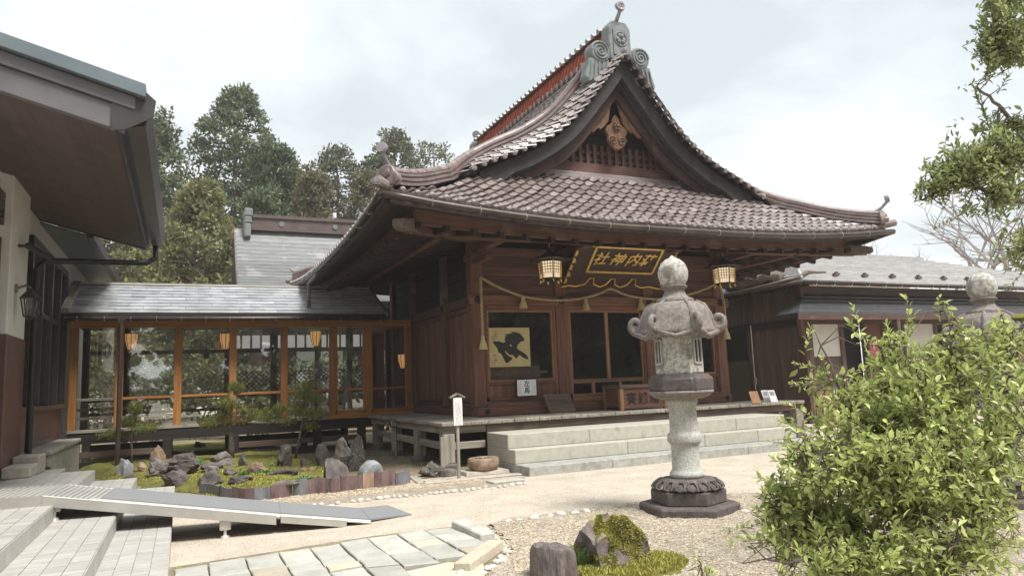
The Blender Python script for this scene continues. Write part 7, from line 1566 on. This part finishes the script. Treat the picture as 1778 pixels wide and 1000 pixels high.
# ================================================================== trees
def leaf_quads(C, D, size, asp, rng):          # simple elongated quads for far foliage
    n = len(C); S = np.cross(D, rng.normal(size=(n, 3))); S /= np.linalg.norm(S, axis=1)[:, None]+1e-9
    L_ = (size*rng.uniform(.6, 1.3, n))[:, None]; w = L_*asp
    V = np.stack([C-D*L_*.5, C+S*w, C+D*L_*.5, C-S*w], 1).reshape(-1, 3); F = np.arange(4*n).reshape(-1, 4); return V, F
def clump_points(centres, per, rad, rng, up=.35):
    c = np.repeat(np.asarray(centres), per, 0); e = rng.normal(size=c.shape); e /= np.linalg.norm(e, axis=1)[:, None]; r = rad*rng.uniform(.25, 1, len(c))[:, None]
    p = c+e*r*np.array([1, 1, .7]); d = e+np.array([0, 0, up])+rng.normal(size=e.shape)*.45; d /= np.linalg.norm(d, axis=1)[:, None]; return p, d
def conifer(u, vtop, d, wpx, mat, label, seed, n=300, per=56, low=.12, size=.26, power=.75, group='tall trees behind the corridor', name='cedar_tree', cat='cedar', bark='bark_cedar', rad=.62):
    top = atd(u, vtop, d); base = Vector((top.x, top.y, 0)); H = top.z; R = wpx*d/FPX; rng = np.random.RandomState(seed)
    t = thing(name, label, cat, base, group); m = MB(); lean = rng.normal(0, .15, 2)
    m.tube([(base.x+lean[0]*h*h*2, base.y+lean[1]*h*h*2, H*h) for h in (0, .25, .5, .75, .97)], [H*.018+.1, H*.015, H*.011, H*.006, .03], 8); m.build('trunk', bark, t, smooth=True)
    cs = []; bm_ = MB()
    for k in range(n):
        h = low+(1-low)*(1-rng.random()**.8*1.0) if False else low+(.995-low)*rng.random()**.85; rr = R*((1-h)/(1-low))**power*(1+.25*math.sin(h*23+seed))+.25; a = rng.uniform(0, 6.28); q = rr*rng.uniform(.35, 1)**.6
        c = (base.x+lean[0]*h*h*2+q*math.cos(a), base.y+lean[1]*h*h*2+q*math.sin(a), H*h-q*.12+.3*rng.normal()*.5); cs.append(c)
        if k % 6 == 0: bm_.tube([(base.x+lean[0]*h*h*2, base.y+lean[1]*h*h*2, H*h-q*.3), c], [.06, .015], 4, False)
    bm_.build('limbs', bark, t, fix=False)['kind'] = 'stuff'
    p, dd = clump_points(cs, per, rad, rng); V, F = leaf_quads(p, dd, size, .26, rng); o = link('crown', arr_mesh('crown', V, F), mat, t); return t
conifer(402, 150, 46, 170, 'leaf_cedar', 'tallest cedar with pointed crown rising left of the grey roof', 1, n=430, per=56, power=.7)
conifer(280, 196, 42, 125, 'leaf_cedar', 'dark cedar close beside the left building eave', 2, n=300)
conifer(330, 318, 35, 190, 'leaf_cedar_yellow', 'yellow green cedar in front of the tallest cedar', 3, n=420, per=60, size=.24, rad=.55)
conifer(488, 255, 45, 115, 'leaf_cedar', 'dark cedar standing right behind the tallest cedar', 4, n=320)
conifer(540, 296, 41, 90, 'leaf_cedar_rust', 'rust tinged cedar above the grey roof ridge', 5, n=260, size=.24)
conifer(588, 256, 50, 85, 'leaf_olive', 'olive green tree left of the shrine roof corner finial', 6, n=240, power=.5, cat='tree', name='broadleaf_tree')
conifer(628, 300, 43, 95, 'leaf_cedar_rust', 'brownish cedar just left of the shrine roof corner', 7, n=260, size=.24)
conifer(686, 226, 52, 85, 'leaf_olive', 'round topped grey green tree behind the roof corner finial', 8, n=260, power=.4, cat='tree', name='broadleaf_tree')
conifer(752, 240, 56, 75, 'leaf_olive', 'thin crowned tree right of the corner finial', 9, n=150, power=.4, per=44, cat='tree', name='broadleaf_tree')
conifer(720, 292, 47, 70, 'leaf_olive', 'low olive tree behind the hip ridge', 10, n=200, power=.5, cat='tree', name='broadleaf_tree')
conifer(205, 300, 40, 110, 'leaf_cedar_yellow', 'yellowish cedar behind the left downpipe', 11, n=320, size=.24)
conifer(450, 330, 39, 95, 'leaf_cedar', 'green cedar just behind the grey roof end ornament', 12, n=260, size=.24)
conifer(160, 250, 48, 110, 'leaf_cedar', 'dark cedar behind the left building roof', 13, n=260)
conifer(245, 285, 45, 110, 'leaf_cedar', 'cedar filling the gap between the dark cedar and the left eave', 14, n=260)
conifer(445, 262, 51, 100, 'leaf_cedar', 'cedar half hidden behind the right shoulder of the tallest cedar', 15, n=260)
conifer(520, 318, 48, 90, 'leaf_olive', 'dull green tree in the dip between the cedars', 16, n=220, power=.5, cat='tree', name='broadleaf_tree')
conifer(650, 276, 51, 80, 'leaf_cedar', 'dark green tree between the brownish cedar and the round topped tree', 17, n=220, power=.5, cat='tree', name='broadleaf_tree')
# shrubs seen through the corridor glass
for i, (x, y, r, h, mt, lab) in enumerate([(-1.6, 27.5, 1.3, 2.6, 'leaf_olive', 'olive shrub behind the first corridor panes'), (.6, 28.5, 1.6, 3.4, 'leaf_cedar_yellow', 'yellow green shrub behind the second corridor pane'), (2.6, 27, 1.3, 2.6, 'leaf_olive', 'olive shrub behind the third corridor pane'), (4.8, 26.6, 1.3, 2.8, 'leaf_cedar', 'dark shrub behind the fourth corridor pane'), (6.8, 26.5, 1.2, 2.4, 'leaf_olive', 'olive shrub behind the corridor end')]):
    t = thing('shrub', lab, 'shrub', (x, y, 0), 'shrubs behind the corridor'); rng = np.random.RandomState(40+i); cs = [(x+r*rng.normal()*.5, y+r*rng.normal()*.4, h*rng.uniform(.1, .95)) for _ in range(90)]
    m = MB()
    for k in range(6): m.tube([(x+.1*k-.3, y, 0), (x+r*rng.normal()*.4, y+r*rng.normal()*.3, h*.8)], [.04, .01], 5)
    m.build('stems', 'bark_grey', t)['kind'] = 'stuff'
    p, dd = clump_points(cs, 22, .35, rng); V, F = leaf_quads(p, dd, .16, .4, rng); link('foliage', arr_mesh('foliage', V, F), mt, t)
# grove on the other side of the courtyard, seen in the window reflections
for i, (x, y, h, r) in enumerate([(2, -17, 11, 4), (8, -15, 9, 4), (14, -14, 12, 4.5), (20, -11, 10, 4.5), (26, -8, 12, 5), (32, -4, 11, 5), (-6, -14, 10, 4.5), (11, -20, 15, 5), (24, -15, 15, 5), (34, -10, 15, 5), (29, -13, 9, 4.5), (21, -19, 9, 4.5), (30, -20, 10, 5), (38, -16, 11, 5), (16, -18, 9, 4)]):
    t = thing('grove_tree', 'tree of the dark grove reflected in the shrine windows', 'tree', (x, y, 0), 'grove across the courtyard seen only in reflections'); rng = np.random.RandomState(60+i)
    m = MB(); m.tube([(x, y, 0), (x, y, h*.9)], [.3, .06], 8); m.build('trunk', 'bark_cedar', t, smooth=True); cs = []
    for k in range(230): a = rng.uniform(0, 6.28); hh = rng.uniform(.05, 1); q = r*math.sin(PI*min(1, .25+hh*.72))*rng.uniform(.3, 1); cs.append((x+q*math.cos(a), y+q*math.sin(a), h*hh))
    p, dd = clump_points(cs, 26, .9, rng); V, F = leaf_quads(p, dd, .6, .45, rng); link('crown', arr_mesh('crown', V, F), 'leaf_olive', t)
# bare trees at the far right
def bare_tree(u, vtop, d, label, seed, spread=1.0):
    top = atd(u, vtop, d); base = Vector((top.x, top.y, 0)); H = top.z*1.5; r = random.Random(seed); m = MB()
    def br(p, dr, L_, rad, lev):
        n = 3; pts = [p]; dd = dr.copy()
        for k in range(n): dd = (dd+Vector((r.gauss(0, .12), r.gauss(0, .12), .04))).normalized(); pts.append(pts[-1]+dd*L_/n)
        m.tube(pts, [rad*(1-.4*i/n) for i in range(n+1)], 5 if lev < 2 else 3, False)
        if lev >= 5: return
        for k in range(3 if lev < 2 else r.choice((2, 3, 3))):
            e = (dd+Vector((r.gauss(0, .6*spread), r.gauss(0, .6*spread), r.gauss(.05, .35)))).normalized(); br(pts[-1] if k else pts[2], e, L_*r.uniform(.62, .82), rad*.55, lev+1)
    br(base, Vector((0, 0, 1)), H*.3, H*.02, 0)
    t = thing('bare_tree', label, 'tree', base, 'leafless trees at the right'); m.build('branches', 'bare_twig', t, fix=False)
bare_tree(1640, 365, 62, 'leafless tree above the office roof, behind the stone lantern top', 5, 1.1); bare_tree(1745, 330, 60, 'leafless tree at the right edge partly behind green leaves', 9, 1.1); bare_tree(1585, 420, 66, 'small leafless tree just right of the shrine eave tip', 12, 1.1)

# ================================================================== near foliage
def folded_leaves(C, D, N_, Ls, asp=.42):      # each leaf: two halves folded on the midrib
    n = len(C); S = np.cross(D, N_); S /= np.linalg.norm(S, axis=1)[:, None]+1e-9; N2 = np.cross(S, D); L_ = Ls[:, None]; w = L_*asp*.5
    b = C; q1 = C+D*L_*.4+S*w+N2*w*.45; q2 = C+D*L_*.4-S*w+N2*w*.45; r1 = C+D*L_*.75+S*w*.75+N2*w*.3; r2 = C+D*L_*.75-S*w*.75+N2*w*.3; t = C+D*L_-N2*L_*.06; m1 = C+D*L_*.4; m2 = C+D*L_*.75
    V = np.stack([b, q1, r1, t, r2, q2, m1, m2], 1).reshape(-1, 3); o = (np.arange(n)*8)[:, None]
    T = np.array([(0, 1, 6), (1, 2, 7), (1, 7, 6), (2, 3, 7), (0, 6, 5), (5, 6, 7), (5, 7, 4), (4, 7, 3)]); F = (o[:, :, None]+T[None]).reshape(-1, 3); return V, F
def twig_leaves(tips, dirs, rng, n=9, span=.15, L0=.05, up=.35):
    C = []; D = []; N_ = []; Ls = []
    for p, d in zip(tips, dirs):
        p = np.array(p); d = np.array(d); d /= np.linalg.norm(d); a = np.cross(d, [0, 0, 1.0]); a /= np.linalg.norm(a)+1e-9; b = np.cross(d, a); ph = rng.uniform(0, 6.28); k = rng.randint(max(3, n-3), n+3)
        for i in range(k):
            t = i/k; q = p-d*span*(1-t**.7); th = ph+i*2.4; s = a*math.cos(th)+b*math.sin(th); dd = d*(.35+.55*t)+s*(1-.45*t)+np.array([0, 0, .18]); dd /= np.linalg.norm(dd); nn = np.array([0, 0, 1.0])+d*.6+rng.normal(0, .3, 3)-s*.1
            C.append(q); D.append(dd); N_.append(nn); Ls.append(L0*rng.uniform(.45, 1.3)*(1.05-.25*t))
    return folded_leaves(np.array(C), np.array(D), np.array(N_), np.array(Ls))
def foliage(name, label, cat, base, limbs, vols, extra, seed, mat, L0, n=9, rad=.012, span=.15, twig='bark_twig'):
    rng = np.random.RandomState(seed); t = thing(name, label, cat, base); lp_ = []; m = MB()
    for L_ in limbs:
        P = [atd(*q) if len(q) == 3 else Vector(q[:3]) for q in L_]; fine = []
        for a, b in zip(P, P[1:]):
            for k in range(6): fine.append(a.lerp(b, k/6)+Vector(rng.normal(0, .008, 3)))
        fine.append(P[-1]); m2 = MB(); m2.tube(fine, [rad*(1-.8*i/len(fine))+.003 for i in range(len(fine))], 7); m2.build('limb', 'bark_grey', t, smooth=True); lp_ += fine
    LP = np.array([tuple(p) for p in lp_]); tips = []; dirs = []; tw = MB()
    cand = []
    for (u, v, d, ru, rv, rd, nt) in vols:
        for k in range(nt):
            e = rng.normal(size=3); e /= np.linalg.norm(e); e *= rng.random()**.4; cand.append((atd(u+e[0]*ru, v+e[1]*rv, d+e[2]*rd), None))
    for (u, v, d, du, dv) in extra: cand.append((atd(u, v, d), (du, dv)))
    for p, dirn in cand:
        q = np.array(tuple(p)); i = np.argmin(np.sum((LP-q)**2, 1)+rng.uniform(0, .03, len(LP))); a = Vector(LP[i]); L_ = (p-a).length
        mid = a.lerp(p, .55)+Vector(rng.normal(0, .03+.05*L_, 3))-Vector((0, 0, .03*L_))
        d = (p-mid).normalized()+Vector((0, 0, .25))+Vector(rng.normal(0, .25, 3)); d.normalize()
        if dirn: d = (RX*dirn[0]-UX*dirn[1]).normalized()
        tw.tube([a, mid, p-d*span, p], [.0042, .0032, .0024, .0014], 4, False); tips.append(tuple(p)); dirs.append(tuple(d))
        if L_ > .2 and rng.random() < .8: tips.append(tuple(p-d*span*1.1)); dirs.append(tuple(d+Vector(rng.normal(0, .35, 3))))
    tw.build('twigs', twig, t, fix=False)['kind'] = 'stuff'
    V, F = twig_leaves(tips, dirs, rng, n, span, L0); o = link('leaves', arr_mesh('leaves', V, F), mat, t); o['kind'] = 'stuff'; return t
bb = atd(1640, 1180, 4.2); bb.z = 0
B = (bb.x, bb.y, 0)
limbs = [[(*B, 0), (1600, 980, 4.2), (1540, 840, 4.25), (1480, 720, 4.3), (1425, 600, 4.3)], [(*B, 0), (1640, 960, 4.1), (1650, 800, 4.3), (1660, 660, 4.5), (1640, 540, 4.5)], [(*B, 0), (1560, 990, 4.0), (1450, 920, 4.1), (1350, 880, 4.15)], [(*B, 0), (1690, 900, 4.1), (1740, 760, 4.3), (1760, 600, 4.5)], [(*B, 0), (1590, 900, 4.4), (1560, 740, 4.6), (1530, 600, 4.6)], [(*B, 0), (1480, 985, 3.8), (1400, 975, 3.8), (1330, 970, 3.9)], [(*B, 0), (1660, 940, 3.7), (1720, 840, 3.8), (1790, 740, 3.9)], [(1640, 960, 4.1), (1560, 800, 3.9), (1470, 780, 3.9), (1400, 790, 4.0)], [(1690, 900, 4.1), (1640, 760, 4.0), (1590, 660, 4.1)]]
vols = [(1560, 730, 4.3, 155, 100, .42, 280), (1490, 850, 4.1, 170, 100, .42, 340), (1640, 820, 3.95, 125, 100, .4, 150), (1620, 625, 4.5, 125, 65, .38, 80), (1735, 715, 4.3, 70, 120, .4, 110), (1410, 900, 4.2, 95, 75, .32, 130), (1540, 965, 3.85, 210, 55, .36, 190), (1725, 580, 4.6, 65, 42, .3, 34), (1740, 930, 3.9, 60, 80, .3, 35), (1590, 790, 4.6, 160, 120, .3, 160)]
extra = [(1408, 566, 4.3, .2, -1), (1425, 610, 4.3, -.3, -1), (1432, 640, 4.3, .5, -1), (1380, 632, 4.3, -1, -.2), (1398, 655, 4.3, -1, -.3), (1372, 668, 4.3, -1, 0), (1480, 528, 4.3, -.3, -1), (1475, 560, 4.3, -.6, -1), (1570, 512, 4.4, -.4, -1), (1580, 540, 4.4, .1, -1), (1540, 560, 4.4, -.2, -1), (1630, 520, 4.5, -.1, -1), (1560, 590, 4.4, -1, -.4), (1335, 765, 4.2, -1, -.2), (1345, 800, 4.2, -1, -.1), (1315, 830, 4.2, -1, -.3), (1320, 860, 4.2, -1, .1), (1298, 935, 4.0, -1, -.1), (1290, 940, 4.0, -1, .1), (1310, 905, 4.1, -1, -.4), (1350, 730, 4.2, -1, -.3), (1365, 700, 4.2, -1, -.5), (1370, 745, 4.2, -1, 0)]
foliage('leafy_bush', 'large light green leafy bush filling the lower right corner', 'bush', B, limbs, vols, extra, 17, 'leaf_bush', .056, n=13, span=.18)
# tree whose branches hang in from the upper right
tb = atd(2080, 700, 5.8); T_ = (tb.x, tb.y, 0)
limbs = [[(*T_, 0), (2050, 500, 5.8), (1950, 330, 5.7), (1850, 290, 5.6), (1760, 268, 5.5), (1680, 300, 5.45), (1600, 348, 5.4)], [(2050, 500, 5.8), (2000, 150, 5.7), (1900, 60, 5.6), (1790, 70, 5.5), (1700, 88, 5.5)], [(1850, 290, 5.6), (1790, 230, 5.5), (1740, 190, 5.5), (1695, 150, 5.5)], [(1950, 330, 5.7), (1850, 380, 5.5), (1770, 350, 5.4), (1700, 330, 5.4), (1650, 300, 5.4)], [(1950, 330, 5.7), (1850, 470, 5.3), (1780, 430, 5.2)], [(1900, 60, 5.6), (1850, -40, 5.5), (1740, -20, 5.5)]]
vols = [(1750, 60, 5.5, 55, 75, .35, 110), (1760, 10, 5.5, 65, 45, .35, 90), (1745, 250, 5.5, 65, 50, .35, 130), (1690, 280, 5.45, 65, 40, .3, 120), (1640, 308, 5.4, 50, 30, .25, 75), (1755, 320, 5.4, 45, 45, .3, 70), (1720, 360, 5.4, 60, 22, .25, 12), (1758, 425, 5.2, 28, 40, .2, 22), (1740, 105, 5.5, 40, 20, .2, 22), (1900, 100, 5.6, 90, 100, .5, 130), (1900, 300, 5.6, 90, 80, .5, 110), (2020, 200, 5.7, 100, 120, .5, 130), (1950, -60, 5.6, 120, 80, .5, 110)]
extra = [(1690, 150, 5.5, -.3, -1), (1698, 170, 5.5, -.4, -1), (1705, 190, 5.5, -.4, -1), (1592, 330, 5.4, -1, .1), (1580, 338, 5.4, -1, .1), (1600, 355, 5.4, -1, .5), (1612, 300, 5.4, -1, -.4), (1625, 275, 5.4, -.8, -.8), (1650, 250, 5.4, -.6, -1), (1660, 230, 5.4, -.3, -1), (1690, 95, 5.5, -1, .2), (1688, 50, 5.5, -1, -.3), (1745, 470, 5.2, -1, .3), (1750, 500, 5.2, -.6, .6)]
ot_ = foliage('overhanging_tree', 'tree with small glossy leaves reaching in from the upper right', 'tree', T_, limbs, vols, extra, 23, 'leaf_tree', .055, n=11, rad=.022, span=.15)

m = MB(); m.tube([(T_[0], T_[1], -.05), atd(2070, 620, 5.8), atd(2050, 480, 5.8), atd(2010, 250, 5.75), atd(1990, 60, 5.7), atd(1960, -80, 5.65)], [.13, .1, .085, .065, .045, .02], 10); m.build('trunk', 'bark_grey', ot_, smooth=True)
sg = at(1222, 1012, z=.02); S_ = (sg.x, sg.y, 0.0)
foliage('seedling', 'small green seedling sprouting from the gravel left of the bush', 'plant', S_, [[(*S_, 0), (sg.x+.0, sg.y, .08, 0), (sg.x-.03, sg.y, .2, 0)], [(*S_, 0), (sg.x+.06, sg.y, .12, 0)]], [], [(1211, 968, depth(sg), -.1, -1), (1216, 988, depth(sg), .4, -1), (1240, 990, depth(sg), .7, -.7), (1236, 978, depth(sg), .3, -1)], 5, 'leaf_bush', .07, n=6, rad=.006, span=.08)

# ================================================================== added haze volume, veils the view and softens contrast
hz_m = bpy.data.materials.new('haze'); hz_m.use_nodes = True; nt = hz_m.node_tree; nt.nodes.clear(); ho = nd(nt, 'ShaderNodeOutputMaterial'); hv = nd(nt, 'ShaderNodeVolumePrincipled'); hv.inputs['Color'].default_value = (0.93, 0.95, 0.97, 1); hv.inputs['Density'].default_value = 0.0009; hv.inputs['Anisotropy'].default_value = 0.2; nt.links.new(hv.outputs[0], ho.inputs['Volume']); MATS['haze'] = hz_m
m = MB(); m.box(-420, 420, -420, 420, -1, 32); tag(m.build('haze', 'haze'), 'thin pale haze added to veil and soften the far trees', 'haze', kind='stuff')
scene.cycles.volume_bounces = 1
